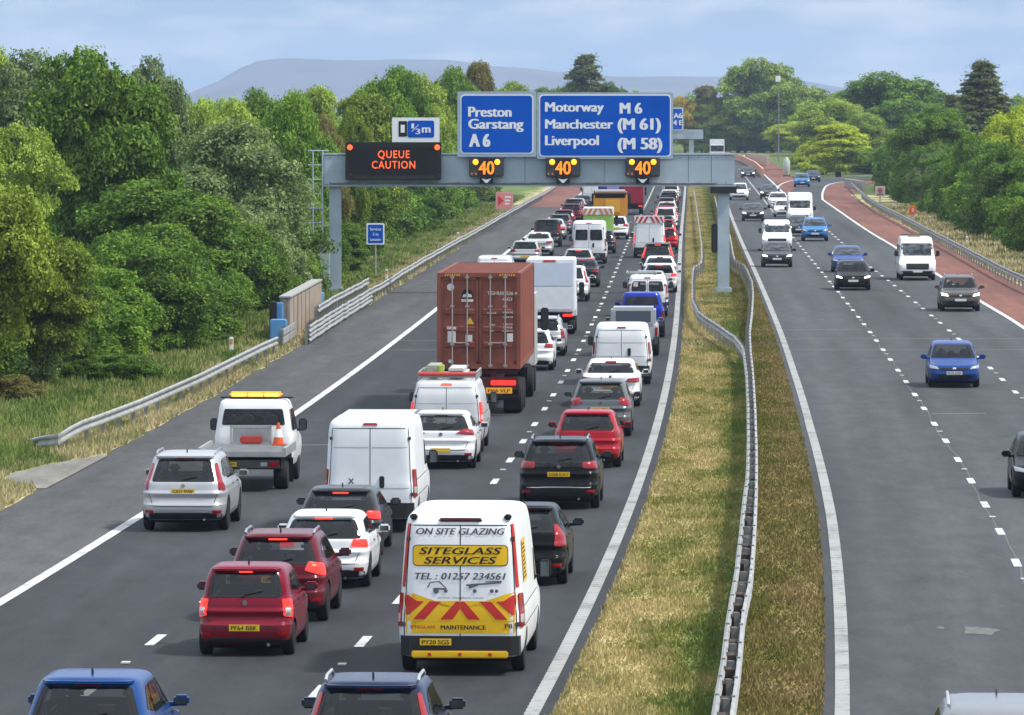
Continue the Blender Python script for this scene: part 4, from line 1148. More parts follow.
def van(spec, pm, lit=0, plate=None, lod=0):
    key = ('van', tuple(sorted((k, str(v)) for k, v in spec.items())), plate, lod)
    if key in LIB:
        r = copy_tree(LIB[key]); repaint(r, pm, lit); return r
    g_ = spec.get; L, Wd, H, wb, ro = spec['L'], spec['W'], spec['H'], spec['wb'], g_('ro', .95)
    W2 = Wd/2; Rr, Ff = -ro, L-ro; rw = g_('rw', .345); hood = g_('hood', 1.10); top = g_('top', .84); gr = .30
    belt = hood+.12; run = g_('run', .95); lean = g_('lean', .05)
    rows = [(gr, Rr+.10, Ff-.18, .93*W2, 10), (gr+.12, Rr+.03, Ff-.03, .975*W2, 13), (.62, Rr, Ff, .995*W2, 14), (.85, Rr, Ff-.05, W2, 14),
            (hood*.92, Rr, Ff-.18, .995*W2, 13), (hood, Rr+.005, Ff-.42, .985*W2, 12), (belt+.02, Rr+.012, Ff-.72, .975*W2, 12),
            (belt+(H-belt)*.5, Rr+.012+lean*.4, Ff-.72-run*.62, (.975+top)/2*W2+.01, 11), (H-.24, Rr+.02+lean, Ff-.78-run, (top+.025)*W2, 10),
            (H-.11, Rr+.04+lean*1.4, Ff-.95-run, top*W2, 9), (H-.035, Rr+.11+lean*1.6, Ff-1.15-run, (top-.06)*W2, 8),
            (H-.008, Rr+.22+lean*1.6, Ff-1.4-run, (top-.16)*W2, 7), (H, Rr+.5+lean, Ff-1.8-run, (top-.4)*W2, 6)]
    B = Body(rows); root = empty('van', (0, 0, 0))
    V, Fc = B.mesh(); body = obj('body', mesh_from(V, Fc), [pm, UNDER], root); tw = W2-.14
    wh = [(-tw, 0), (tw, 0), (-tw, wb), (tw, wb)]; cut_arches(body, wh, rw, W2); objlink(body, pm, UNDER)
    for x, y in wh: wheel_parts(root, x, y, rw, .22, rim=STEELRIM, simple=lod > 0)
    panel(B, 'front', [(-.92, belt+.05), (.92, belt+.05), (.90, min(H-.34, belt+.78)), (-.90, min(H-.34, belt+.78))], 'windscreen', GLASSL, root, rnd=.08)
    yc = B.ff(belt+.25)
    for sg, w_ in ((1, 'right'), (-1, 'left')):
        y1 = Ff-.72-run*.35
        panel(B, w_, [(y1-1.0, belt+.04), (y1-.05, belt+.04), (y1-.42, belt+.58), (y1-1.0, belt+.60)], 'side_window', GLASSL, root, rnd=.04)
        if g_('sidewin'):
            for a in np.arange(-.55, wb-.9, 1.15):
                panel(B, w_, [(a, belt+.02), (a+1.05, belt+.02), (a+1.05, belt+.62), (a, belt+.62)], 'side_window', GLASS, root, rnd=.06)
        mirror(root, B, Ff-.72-run*.20-.25, belt+.02, sg, PLASTIC, van=True)
        tz = g_('tz', (.72, 1.38)); o = panel(B, 'rear', [(sg*.925, tz[0]), (sg*.985, tz[0]), (sg*.985, tz[1]), (sg*.925, tz[1])], 'tail_light', TAIL, root, off=.022, rnd=.03); objlink(o, TAIL)
        z_ = tz[0]+(tz[1]-tz[0])*.26
        panel(B, 'rear', [(sg*.93, z_-.07), (sg*.983, z_-.07), (sg*.983, z_+.07), (sg*.93, z_+.07)], 'reversing_light', CLEARL, root, off=.028, rnd=.02)
        o = panel(B, 'front', [(sg*.66, hood*.74), (sg*.95, hood*.76), (sg*.96, hood*.94), (sg*.72, hood*.90)], 'headlight', HEADOFF, root, off=.014, rnd=.05); objlink(o, HEADOFF)
    hz = H-.135; o = panel(B, 'rear', [(-.18, hz), (.18, hz), (.16, hz+.045), (-.16, hz+.045)], 'brake_light', TAIL, root, off=.02, rnd=.02); objlink(o, TAIL)
    z0, z1 = gr+.02, .60
    q = MB(); q.prism([(-W2*.95, Rr+.12), (-W2*.93, Rr-.05), (-W2*.80, Rr-.10), (W2*.80, Rr-.10), (W2*.93, Rr-.05), (W2*.95, Rr+.12)], z0+.02, z1+.06, axis='z')
    q.build('rear_step_bumper', g_('bumper', PLASTIC), root)
    rt, rb = H-.20, .63; k = .885
    it = [('rear', [(-k, rb), (-k, rt), (k, rt), (k, rb), (-k, rb)]), ('rear', [(0, rb), (0, rt)])]
    for w_ in ('right', 'left'):
        it += [(w_, [(Ff-1.2-run*.4-.95, gr+.2), (Ff-1.2-run*.4-.95, H-.3)]), (w_, [(Ff-1.15, gr+.25), (Ff-1.05, belt)]), (w_, [(-.55, gr+.5), (Ff-1.4, gr+.5)]), (w_, [(-.7, hood), (Ff-1.5, hood)])]
    seams(B, it, root, .016)
    if g_('rearwin'):
        zb, zt_ = g_('rearwin')
        for sg in (1, -1): panel(B, 'rear', sorted([(sg*.07, zb), (sg*.80, zb)])[:2]+sorted([(sg*.07, zt_), (sg*.78, zt_)])[::-1], 'rear_window', GLASS, root, rnd=.07)
    if g_('press', True):
        zz = g_('pressz', (1.05, 1.0))
        for xa, xb, zz in ((-.84, -.04, H-.62), (.04, .84, H-.62), (-.84, -.04, .98), (.04, .84, .98)):
            seams(B, [('rear', [(xa, zz), (xb, zz)])], root, .02, m=mat('door_crease', (.42, .44, .47), .5), name='door_groove')
    if g_('handle', True):
        p = B.rear(.26 if not g_('hx') else g_('hx'), g_('hz', 1.12)); MB().box(p.x-.055, p.x+.055, p.y-.03, p.y+.01, p.z-.13, p.z+.13, bev=.02).build('door_handle', PLASTIC, root)
    px_, pz = g_('px', -.35), g_('pz', .56)
    pr = B.rear(px_, max(pz, .5)); number_plate(root, px_, pz, (Rr-.10) if pz < .62 else pr.y, plate)
    for sg in (1, -1):
        for zz in (.85, H-.42):
            p = B.rear(sg*.90*B.fw(zz), zz); MB().box(p.x-.035, p.x+.035, p.y-.045, p.y+.02, zz-.035, zz+.035, bev=.01).build('door_hinge', pm if False else GREYPL, root)
    panel(B, 'front', [(-.60, gr+.30), (.60, gr+.30), (.62, hood*.80), (-.62, hood*.80)], 'grille', PLASTIC, root, off=.01, rnd=.05)
    panel(B, 'front', [(-.93, gr+.02), (.93, gr+.02), (.93, gr+.22), (-.93, gr+.22)], 'front_bumper_trim', PLASTIC, root, off=.012, rnd=.05)
    number_plate(root, 0, gr+.20, B.front(0, gr+.2).y+.01, plate, front=True)
    u_ = MB(); u_.box(-tw+.12, tw-.12, Rr+.3, Ff-.4, gr-.08, gr+.02); u_.tube((-tw, 0, rw), (tw, 0, rw), .05); u_.build('underbody', UNDER, root)
    LIB[key] = root; repaint(root, pm, lit)
    root['_B'] = 0; del root['_B']
    root_body[root.name] = B
    return root
root_body = {}
# ---------------- traffic ----------------
def put(root, u, v, label, cat, group=None, toward=False, wb=2.6, turn=0.0, xy=None):
    x, Y = xy or W(u, v); h = HEAD(Y)
    if toward:
        root.rotation_euler = (0, 0, math.pi-h+turn); root.location = (x+math.sin(h)*wb, Y+math.cos(h)*wb, 0)
        for ch in root.children:
            if ch.name.split('.')[0] == 'headlight' and ch.material_slots and ch.material_slots[0].link == 'OBJECT' and root.get('hl', 1): ch.material_slots[0].material = HEADON
        if 'hl' in root: del root['hl']
    else:
        root.rotation_euler = (0, 0, -h+turn); root.location = (x, Y, 0)
    nm = {'car': 'car', 'van': 'van', 'minibus': 'minibus', 'pickup': 'pickup_truck'}.get(cat)
    if nm and nm != root.name.split('.')[0]: root.name = nm
    tag(root, label, cat, group); return root
def off(o_, Y): return (float(FX(Y))+o_, Y)
QG = 'vehicles queueing in the left carriageway'
RG = 'vehicles driving towards the camera'

CITY = dict(L=3.6, W=1.64, H=1.54, wb=2.42, ro=.60, belt=.98, hood=.90, cowl=.85, run=.8, rake=.20, gw=.80, rw=.285, clear=.19, rk=.83,
            tail=[(.80, .70), (.965, .66), (.965, .98), (.80, .98)], pz=.50, valz=.10, bw=.17, clearlens=[(.82, .70), (.93, .69), (.935, .83), (.84, .84)])
HATCH = dict(L=4.25, W=1.80, H=1.46, wb=2.62, ro=.78, belt=.95, hood=.84, cowl=1.0, run=.9, rake=.40, tail=[(.62, .84), (.965, .80), (.965, .96), (.70, .97)], pz=.52)
SMALL = dict(L=4.0, W=1.73, H=1.47, wb=2.5, ro=.68, belt=.94, hood=.84, cowl=.95, run=.88, rake=.36, gw=.77, tail=[(.78, .74), (.965, .70), (.965, 1.0), (.82, 1.02)], pz=.50)
CROSS = dict(L=4.4, W=1.83, H=1.61, wb=2.65, ro=.80, belt=1.04, hood=.95, cowl=1.0, run=.85, rake=.42, rw=.35, clear=.24, style='suv', rails=True, rk=.84,
             tail=[(.58, .97), (.965, .86), (.965, 1.08), (.70, 1.12)], pz=.80, valz=.20)
SUV = dict(L=4.64, W=1.90, H=1.71, wb=2.77, ro=.90, belt=1.08, hood=.99, cowl=1.05, run=.85, rake=.42, rw=.365, clear=.26, style='suv', rails=True, rk=.78,
           tail=[(.83, .93), (.965, .90), (.945, 1.12), (.93, 1.50), (.86, 1.50), (.85, 1.14)], pz=.90, valz=.14, valm=None)
PEUG = dict(L=4.45, W=1.88, H=1.63, wb=2.68, ro=.88, belt=1.07, hood=.97, cowl=1.0, run=.88, rake=.40, rw=.36, clear=.24, style='suv', rails=True, rk=.84,
            tail=[(.60, .98), (.955, .95), (.955, 1.13), (.62, 1.10)], pz=.83, valz=.24, band=(1.0, 1.10))
COUPE = dict(L=4.36, W=1.80, H=1.55, wb=2.64, ro=.84, belt=1.02, hood=.94, cowl=1.0, run=.9, rake=.62, rw=.35, clear=.22, style='suv', gw=.73,
             tail=[(.72, .80), (.965, .78), (.965, 1.02), (.88, 1.20), (.80, 1.18)], pz=.55, valz=.22)
SALOON = dict(L=4.9, W=1.87, H=1.46, wb=2.95, ro=1.0, belt=.93, hood=.86, cowl=1.2, run=.95, rake=.50, deck=.50, style='saloon', gw=.75, tail=[(.50, .80), (.96, .78), (.96, .93), (.60, .90)], pz=.62, rw=.34)
ESTATE = dict(L=4.6, W=1.79, H=1.48, wb=2.65, ro=.95, belt=.94, hood=.85, cowl=1.05, run=.9, rake=.38, style='estate', rails=True, tail=[(.82, .72), (.965, .70), (.965, 1.02), (.86, 1.04)], pz=.62)
def V_(b, **k): d = dict(b); d.update(k); return d

# --- nearest vehicles ---
put(car(V_(HATCH, H=1.55, W=1.84, rk=.86, wb=2.66, sixlight=True, rims=1), P['brightblue'], 0, 'KT19 WDG'), 89, 789, 'bright blue hatchback cut off by the bottom left corner of the photo', 'car', QG)
put(car(V_(SUV, H=1.66, W=1.82, L=4.3, wb=2.6, railm=P['silver'], rk=.86), P['navy'], 0, 'MA17 VXR'), 372, 803, 'dark navy car with silver roof rails at the bottom edge, behind the glazing van', 'car', QG)
put(car(V_(CITY, sixlight=False), P['maroon'], 1, 'PF64 BBK'), 247, 655, 'small cherry red hatchback with yellow plate, nearest red car in the queue', 'car', QG)
put(car(V_(CROSS, W=1.82), P['darkred'], 1, 'MM67 HVA'), 279, 621, 'dark red crossover with roof rails directly ahead of the small red hatchback', 'car', QG)
put(car(V_(HATCH, W=1.79, H=1.46, rk=.87), P['white'], 1, 'YD18 OKE'), 325, 587, 'white hatchback with red brake lights ahead of the dark red crossover', 'car', QG)
put(car(V_(HATCH, W=1.77, H=1.43, L=4.2, rake=.52), P['darkgrey'], 1, 'PN15 RUC'), 341, 556, 'dark grey hatchback tucked behind the white panel van', 'car', QG)
put(car(V_(SUV, W=1.89), P['silver'], 0, 'CX11 YVW'), 186, 530, 'silver estate style SUV with tall red tail lamps beside the edge line', 'car', QG)
put(car(V_(SALOON, L=4.25, H=1.48, W=1.79, wb=2.6, style='hatch', rake=.62, ro=.8, pz=.5, tail=[(.45, .93), (.965, .88), (.965, 1.02), (.72, 1.04)], belt=.97, hood=.87), P['white'], 0), 442, 468, 'white hatchback half hidden to the right of the plain white panel van', 'car', QG)
put(car(V_(COUPE, W=1.78), P['black'], 0), 523, 584, 'black crossover coupe mostly hidden by the glazing van', 'car', QG)
put(car(PEUG, P['black'], 0, 'DS68 KXO'), 560, 508, 'glossy black SUV with a wide yellow plate following a red hatchback', 'car', QG)
put(car(V_(HATCH, W=1.76, H=1.48, rk=.84, rake=.40, L=4.05, tail=[(.80, .82), (.965, .80), (.95, 1.20), (.86, 1.18)], spoiler=True), P['red'], 0, 'FL07 ZWT'), 588, 467, 'bright red hatchback between the black SUV and a grey crossover', 'car', QG)
put(car(V_(CROSS, W=1.77, H=1.60, rake=.60, rails=False, L=4.3), P['grey'], 0, 'LV16 FBN'), 601, 436, 'mid grey crossover between the red hatchback and the white saloon', 'car', QG)
put(car(SALOON, P['white'], 0, 'YG18 LLD'), 611, 406, 'white executive saloon with dark tail lamps behind a white van', 'car', QG)

# --- glazing van with its lettering ---
VB = dict(L=5.9, W=2.10, H=2.68, wb=3.75, ro=1.02, top=.87, hood=1.12, tz=(.80, 1.36), px=-.40, pz=.565, press=False, handle=False, lean=.07, name='glazier')
gv = van(VB, P['vanwhite'], 0, 'PY20 SGS'); B = root_body[gv.name]; gv.name = 'glazing_van'
put(gv, 464, 671, 'white glazing van with yellow SITEGLASS SERVICES sign and red chevrons', 'van', QG, turn=0.0)
f1 = B.map('rearx', .006); f2 = B.map('rearx', .009); f3 = B.map('rearx', .013)
INK = mat('van_lettering', (.065, .065, .10), .5); YEL = mat('vinyl_yellow', (.78, .47, .012), .45); CRED = mat('vinyl_red', (.52, .03, .025), .4)
lettering('lettering', 'ON SITE GLAZING', INK, gv, 0, 2.33, .105, fn=f2, width=1.46, shear=.25, offset=.018)
panel(B, 'rearx', [(-.79, 1.81), (.79, 1.81), (.79, 2.16), (-.79, 2.16)], 'sign_border', INK, gv, off=.004, rnd=.08)
panel(B, 'rearx', [(-.775, 1.825), (.775, 1.825), (.775, 2.145), (-.775, 2.145)], 'name_panel', YEL, gv, off=.008, rnd=.07)
lettering('lettering', 'SITEGLASS', BLACKINK, gv, 0, 2.005, .115, fn=f3, width=1.36, shear=.25, offset=.022)
lettering('lettering', 'SERVICES', BLACKINK, gv, 0, 1.85, .115, fn=f3, width=1.20, shear=.25, offset=.022)
lettering('lettering', 'TEL : 01257 234561', INK, gv, 0, 1.59, .11, fn=f2, width=1.50, shear=.22, offset=.015)
lettering('lettering', 'www.siteglass.com', GREYINK, gv, 0, 1.275, .03, fn=f2, width=.75)
# machine drawings between the lines of text
mm = MB()
def disc(cx, cz, r_, f): return [tuple(f(cx+r_*math.cos(t), cz+r_*math.sin(t))) for t in np.linspace(0, 2*math.pi, 14, endpoint=False)]
def flat(poly, f=None): mm.add([tuple((f or f2)(a, b)) for a, b in poly], [tuple(range(len(poly)))])
for cx, r_ in ((-.40, .045), (-.24, .03), (.24, .032), (.52, .032), (.60, .028)): mm.add(disc(cx, 1.40, r_, f2), [tuple(range(14))])
flat([(-.55, 1.46), (-.50, 1.55), (-.485, 1.55), (-.53, 1.45)]); flat([(-.50, 1.55), (-.34, 1.56), (-.34, 1.545), (-.48, 1.535)]); flat([(-.34, 1.56), (-.22, 1.44), (-.24, 1.435), (-.355, 1.545)]); flat([(-.46, 1.42), (-.22, 1.42), (-.24, 1.445), (-.44, 1.45)])
flat([(.10, 1.48), (.68, 1.53), (.68, 1.555), (.10, 1.51)]); flat([(.14, 1.44), (.30, 1.49), (.30, 1.51), (.14, 1.48)]); flat([(.42, 1.545), (.68, 1.555), (.68, 1.57), (.42, 1.562)])
mm.build('machine_pictures', GREYINK, gv, fix=False)
xw = lambda k: k*B.fw(1.0)
panel(B, 'rearx', [(-.90, .70), (.90, .70), (.90, .905), (-.90, .905)], 'yellow_band', YEL, gv, off=.004)
panel(B, 'rearx', [(-.90, .90), (.90, .90), (.93, 1.30), (.90, 1.40), (.80, 1.30), (.70, 1.235), (-.70, 1.235), (-.80, 1.30), (-.90, 1.40), (-.93, 1.30)], 'chevron_board', YEL, gv, off=.0055)
def chevp(poly): panel(B, 'rearx', poly, 'red_chevron', CRED, gv, off=.011, rings=4)
for sg in (1, -1):
    chevp([(sg*a, b) for a, b in ((.004, 1.225), (.004, 1.10), (.13, .93), (.33, .93), (.07, 1.225))])
    chevp([(sg*a, b) for a, b in ((.59, .93), (.78, .93), (.51, 1.225), (.32, 1.225))])
    chevp([(sg*a, b) for a, b in ((.60, 1.225), (.72, 1.235), (.86, 1.33), (.895, 1.33), (.895, 1.02), (.86, 1.0))])
lettering('lettering', 'MAINTENANCE', BLACKINK, gv, .05, .765, .07, fn=f3, width=.74, offset=.02)
lettering('lettering', 'SITEGLASS', CRED, gv, -.62, .78, .05, fn=f3, width=.42, offset=.01); lettering('lettering', 'P8', BLACKINK, gv, .80, .785, .075, fn=f3, width=.12, offset=.015)
lettering('lettering', 'FORD', INK, gv, .52, .76, .04, fn=f3, width=.10) if False else None
tp = [(.905, 1.46), (.945, 1.46), (.925, 2.50), (.885, 2.50)]
for sg in (1, -1): panel(B, 'rear', [(sg*a, z) for a, z in tp], 'reflective_tape', CRED, gv, off=.014)
st2 = MB(); st2.box(-.80, .80, -1.145, -1.06, .30, .42, bev=.02); st2.build('yellow_step', YEL, gv)
for x in (-.5, 0, .5): MB().box(x-.03, x+.03, -1.152, -1.146, .335, .385).build('step_reflector', CRED, gv)
for sg in (1, -1):
    p = B.rear(sg*.78, 2.55); MB().box(p.x-.06, p.x+.06, p.y-.05, p.y+.08, 2.57, 2.66, bev=.02).build('marker_lamp', PLASTIC, gv)
p = B.rear(0, 2.57); MB().box(-.36, .36, p.y-.045, p.y+.05, 2.535, 2.60, bev=.025).build('door_header', mat('dark_header', (.09, .03, .03), .4), gv)
fr = B.map('right', .012); YV = MB()
YV.add([tuple(fr(a, b)) for a, b in ((-.35, 1.50), (.55, 1.50), (.55, 2.20), (-.35, 2.20))], [(0, 1, 2, 3)]); YV.build('side_sign', YEL, gv, fix=False)
sl = MB()
for i in range(9): sl.add([tuple(B.map('right', .016)(a, b)) for a, b in ((-.28, 1.56+i*.068), (.48-.12*(i % 3), 1.56+i*.068), (.48-.12*(i % 3), 1.585+i*.068), (-.28, 1.585+i*.068))], [(0, 1, 2, 3)])
sl.build('side_lettering', BLACKINK, gv, fix=False)

# --- plain white panel van ---
BX = dict(L=5.4, W=2.05, H=2.50, wb=3.45, ro=1.0, top=.90, hood=1.15, tz=(.78, 1.40), pz=.30, px=0, lean=.02, name='boxer')
bv = van(BX, P['vanwhite'], 0); B2 = root_body[bv.name]
put(bv, 373, 530, 'plain white high roof panel van with closed rear doors and tall red lamps', 'van', QG)
q = MB()
for k in range(9): q.box(-.78, .78, -.3+k*.42, -.16+k*.42, 2.49, 2.512)
q.build('roof_ribs', P['vanwhite'], bv)
p = B2.rear(-.5, .80); MB().box(-.86, -.02, p.y-.03, p.y+.01, .78, .85, bev=.01).build('door_strip', PLASTIC, bv)
lettering('badge', 'X', GREYINK, bv, -.42, 1.08, .12, fn=B2.map('rearx', .012), offset=.03)
MB().box(B2.fw(1.0)+.02, B2.fw(1.0)+.08, 1.0, 1.5, .55, 1.55, bev=.03).build('side_step', PLASTIC, bv) if False else None

# --- grey-white van with a load on its roof rack ---
TR = dict(L=5.0, W=1.99, H=1.98, wb=2.93, ro=.98, top=.85, hood=1.05, tz=(.85, 1.40), px=0, pz=.62, lean=.10, rw=.33, name='custom', handle=False)
tv = van(TR, P['lightsilver'], 1)
put(tv, 448, 452, 'pale silver van carrying ladders and boards on its roof rack', 'van', QG)
rk_ = tag(empty('roof_rack', (0, 0, 0)), 'aluminium roof rack on the pale silver van', 'roof rack')
rk_.location = tv.location; rk_.rotation_euler = tv.rotation_euler
for y in (-.4, .5, 1.4, 2.3): MB().tube((-.78, y, 2.06), (.78, y, 2.06), .025).tube((-.78, y, 1.96), (-.78, y, 2.18), .022).tube((.78, y, 1.96), (.78, y, 2.18), .022).build('crossbar', GALV, rk_)
for x in (-.78, .78): MB().tube((x, -.45, 2.18), (x, 2.35, 2.18), .022).build('side_rail', GALV, rk_)
MB().tube((-.78, -.45, 2.14), (.78, -.45, 2.14), .05).build('loading_roller', mat('red_roller', (.5, .06, .05), .5), rk_)
def cargo(name, label, cat, fn):
    r_ = tag(empty(name, tv.location, tv.rotation_euler[2]), label, cat); fn(r_); return r_
cargo('rolled_sheet', 'bundle wrapped in lime green strap on the van roof rack', 'bundle', lambda r_: (MB().box(-.62, -.18, -.3, 1.7, 2.10, 2.36, bev=.06).build('bundle', mat('grey_tarp', (.30, .34, .27), .7, var=.2), r_), MB().box(-.24, -.10, -.33, -.05, 2.09, 2.38, bev=.03).build('strap', mat('lime_strap', (.42, .62, .07), .6), r_)))
cargo('board_stack', 'stack of pale boards on the right half of the van roof rack', 'boards', lambda r_: (MB().box(-.02, .50, -.35, 1.9, 2.10, 2.18, bev=.02).build('board', mat('pale_board', (.52, .53, .50), .6, var=.1), r_), MB().box(.02, .44, -.30, 1.8, 2.20, 2.29, bev=.02).build('board', MATS['pale_board'], r_)))

# --- recovery truck ---
rt = empty('recovery_truck', (0, 0, 0)); WHT = P['white']
CAB = Body([(.45, 2.0, 4.75, .94, 9), (.60, 1.96, 4.92, .98, 11), (.85, 1.95, 4.95, 1.0, 12), (1.05, 1.95, 4.80, .995, 12), (1.15, 1.95, 4.35, .99, 11), (1.25, 1.96, 4.05, .97, 11), (1.75, 2.02, 3.55, .90, 9), (2.0, 2.08, 3.25, .85, 8), (2.08, 2.2, 3.05, .78, 7), (2.10, 2.5, 2.8, .55, 6)])
V, Fc = CAB.mesh(); cb = obj('cab', mesh_from(V, Fc, True, 40), [WHT, UNDER], rt)
panel(CAB, 'rear', [(-.84, 1.46), (.84, 1.46), (.82, 1.86), (-.82, 1.86)], 'rear_window', GLASS, rt, rnd=.05)
for x in (-.52, -.12, .48):
    q = CAB.rear(x, 1.6); MB().lathe([(q.y-.018, .12), (q.y-.008, .13)], 14, 'y', (x, 0, 1.60)).build('headrest', mat('seat_dark', (.035, .035, .038), .8), rt)
panel(CAB, 'front', [(-.88, 1.32), (.88, 1.32), (.84, 1.92), (-.84, 1.92)], 'windscreen', GLASSL, rt, rnd=.05)
for w_ in ('right', 'left'):
    panel(CAB, w_, [(2.9, 1.30), (3.85, 1.30), (3.45, 1.82), (2.9, 1.84)], 'side_window', GLASSL, rt, rnd=.04)
    panel(CAB, w_, [(2.15, 1.32), (2.8, 1.30), (2.8, 1.84), (2.2, 1.84)], 'side_window', GLASS, rt, rnd=.04)
for x in (-.86, .86):
    for y in (0, 3.95):
        wheel_parts(rt, x, y, .345, .24 if y else .34, rim=STEELRIM)
for sg in (1, -1): mirror(rt, CAB, 3.5, 1.25, sg, PLASTIC, van=True)
ALU = mat('deck_aluminium', (.42, .43, .43), .4, .5, var=.15)
dk = MB(); dk.box(-1.05, 1.05, -1.35, 1.9, .93, .99); dk.box(-1.08, -1.0, -1.35, 1.9, .86, 1.08, bev=.01); dk.box(1.0, 1.08, -1.35, 1.9, .86, 1.08, bev=.01)
for k in range(16): dk.box(-.98, .98, -1.3+k*.2, -1.26+k*.2, .992, 1.0)
dk.build('flatbed', ALU, rt); MB().box(-1.07, 1.07, -1.42, -1.352, .86, 1.0, bev=.015).build('deck_rear_edge', ALU, rt)
MB().box(-.95, .95, -1.2, 3.9, .55, .80).build('chassis', UNDER, rt); MB().box(-.92, .92, -1.32, -1.25, .58, .78, bev=.01).build('light_board', GREYPL, rt)
number_plate(rt, -.38, .68, -1.34, 'YN13 WFM')
for x in (-.78, .78): MB().box(x-.12, x+.12, -1.345, -1.325, .62, .74, bev=.01).build('tail_light', TAIL, rt); MB().box(x-.32, x-.16, -1.345, -1.325, .63, .73, bev=.01).build('marker_lamp', CLEARL, rt)
MB().lathe([(-.08, .02), (-.05, .07), (0, .085), (.05, .07), (.08, .02)], 14, 'x', (-.25, -1.4, .52)).build('tow_ball_cover', CHROME, rt)
for x in (-.95, .95): MB().box(x-.17, x+.17, .38, .42, .15, .75).build('mud_flap', UNDER, rt)
hb_ = MB()
hb_.box(-.55, .45, 1.80, 1.84, 1.0, 1.05); hb_.box(-.55, .45, 1.80, 1.84, 1.40, 1.45); hb_.box(-.57, -.52, 1.80, 1.84, 1.0, 1.45); hb_.box(.42, .47, 1.80, 1.84, 1.0, 1.45); hb_.box(-.5, .42, 1.86, 1.88, 1.04, 1.40)
hb_.build('headboard', ALU, rt)
MB().box(-.30, .25, 1.55, 1.70, 1.02, 1.20, bev=.03).build('winch', mat('winch_red', (.45, .05, .04), .5), rt)
MB().box(-.85, .95, 2.3, 2.55, 2.11, 2.15, bev=.01).build('light_bar_base', PLASTIC, rt)
bar = MB().box(-.62, .68, 2.28, 2.58, 2.15, 2.27, bev=.04).build('beacon_bar', mat('beacon_orange', (1.0, .26, .02), .4, emit=.9), rt)
for k in range(3): MB().box(-.56+k*.41, -.20+k*.41, 2.255, 2.278, 2.165, 2.245, bev=.008).build('beacon_lamp', mat('beacon_lit', (1.0, .55, .08), .4, emit=2.0), rt)
rt.scale = (1.0, 1, 1.0)
put(rt, 246, 489, 'white flatbed recovery truck with a lit amber light bar on its cab', 'truck', QG)
cone = tag(empty('traffic_cone', (0, 0, 0)), 'orange and white traffic cone standing on the recovery truck deck', 'cone')
h = rt.rotation_euler[2]; off_ = Matrix.Rotation(h, 3, 'Z') @ Vector((.68, 1.3, 1.0)); cone.location = rt.location+off_
CO = mat('cone_orange', (.62, .10, .03), .5)
MB().box(-.17, .17, -.17, .17, 0, .03, bev=.01).build('base', CO, cone); MB().lathe([(.03, .14), (.2, .105)], 16, 'z').build('cone_body', CO, cone, True); MB().lathe([(.2, .107), (.40, .067)], 16, 'z').build('reflective_band', SIGNWHITE, cone, True); MB().lathe([(.40, .065), (.56, .03)], 16, 'z').build('cone_tip', CO, cone, True)

# --- container lorry ---
def lorry_wheels(root, xs_, ys_, r=.50, w=.55):
    for x in xs_:
        for y in ys_: wheel_parts(root, x, y, r, w, rim=STEELRIM)
cl_ = empty('container_lorry', (0, 0, 0)); CR = mat('container_red', (.225, .072, .050), .6, spec=.15, var=.18, vscale=1.3, dirt=.25, bump=.08, bscale=6)
DKR = mat('trailer_maroon', (.075, .012, .012), .6, var=.2)
z0, z1, hw = 1.42, 4.34, 1.27; y0, y1 = -1.6, 10.6
ch_ = MB()
for x in (-.45, .45): ch_.box(x-.08, x+.08, y0+.05, y1+.3, .95, 1.35)
for y in np.arange(y0+.2, y1, 1.5): ch_.box(-1.15, 1.15, y-.05, y+.05, 1.25, 1.38)
ch_.build('trailer_chassis', DKR, cl_)
MB().box(-1.2, 1.2, y0-.12, y0, .78, 1.18, bev=.02).build('rear_frame', DKR, cl_)
MB().box(-1.22, 1.22, y0-.2, y0-.08, .48, .62, bev=.02).build('bumper_bar', UNDER, cl_)
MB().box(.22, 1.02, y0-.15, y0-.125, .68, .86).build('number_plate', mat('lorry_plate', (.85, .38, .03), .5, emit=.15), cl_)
lettering('plate_characters', 'FJ66 VLP', BLACKINK, cl_, .62, .715, .10, y=y0-.155, width=.66, offset=.01)
for sg in (1, -1): MB().box(sg*.75-.38, sg*.75+.38, y0-.16, y0-.125, .93, 1.08, bev=.02).build('tail_light', TAILON if sg > 0 else TAIL, cl_)
for x in (-1.0, 1.0):
    MB().box(x-.22, x+.22, y0+.1, y0+.13, .20, .95).build('mud_flap', UNDER, cl_)
lorry_wheels(cl_, (-.98, .98), (0, 1.35, 2.7))
lorry_wheels(cl_, (-.98, .98), (10.2,)); lorry_wheels(cl_, (-1.05, 1.05), (13.9,), w=.32)
tc_ = MB(); tc_.box(-1.24, 1.24, 12.2, 14.9, .75, 3.45, bev=.18); tc_.build('cab', [P['offwhite']], cl_, True); MB().box(-1.1, 1.1, 9.2, 12.2, .65, 1.0).build('tractor_chassis', UNDER, cl_)
MB().box(-1.05, 1.05, 14.895, 14.93, 1.9, 2.9, bev=.01).build('windscreen', GLASSL, cl_)
for sg in (1, -1):
    xa, xb = sorted((sg*1.36, sg*1.62)); MB().box(xa, xb, 14.2, 14.35, 2.0, 2.75, bev=.04).build('door_mirror', PLASTIC, cl_)
put(cl_, 481, 413, 'articulated lorry with maroon trailer frame and yellow plate under the container', 'lorry', QG)
ct = tag(empty('shipping_container', cl_.location, cl_.rotation_euler[2]), 'rust red shipping container with locked rear doors on the lorry', 'container')
bx = MB()   # corrugated side walls, ribbed roof, corner frame
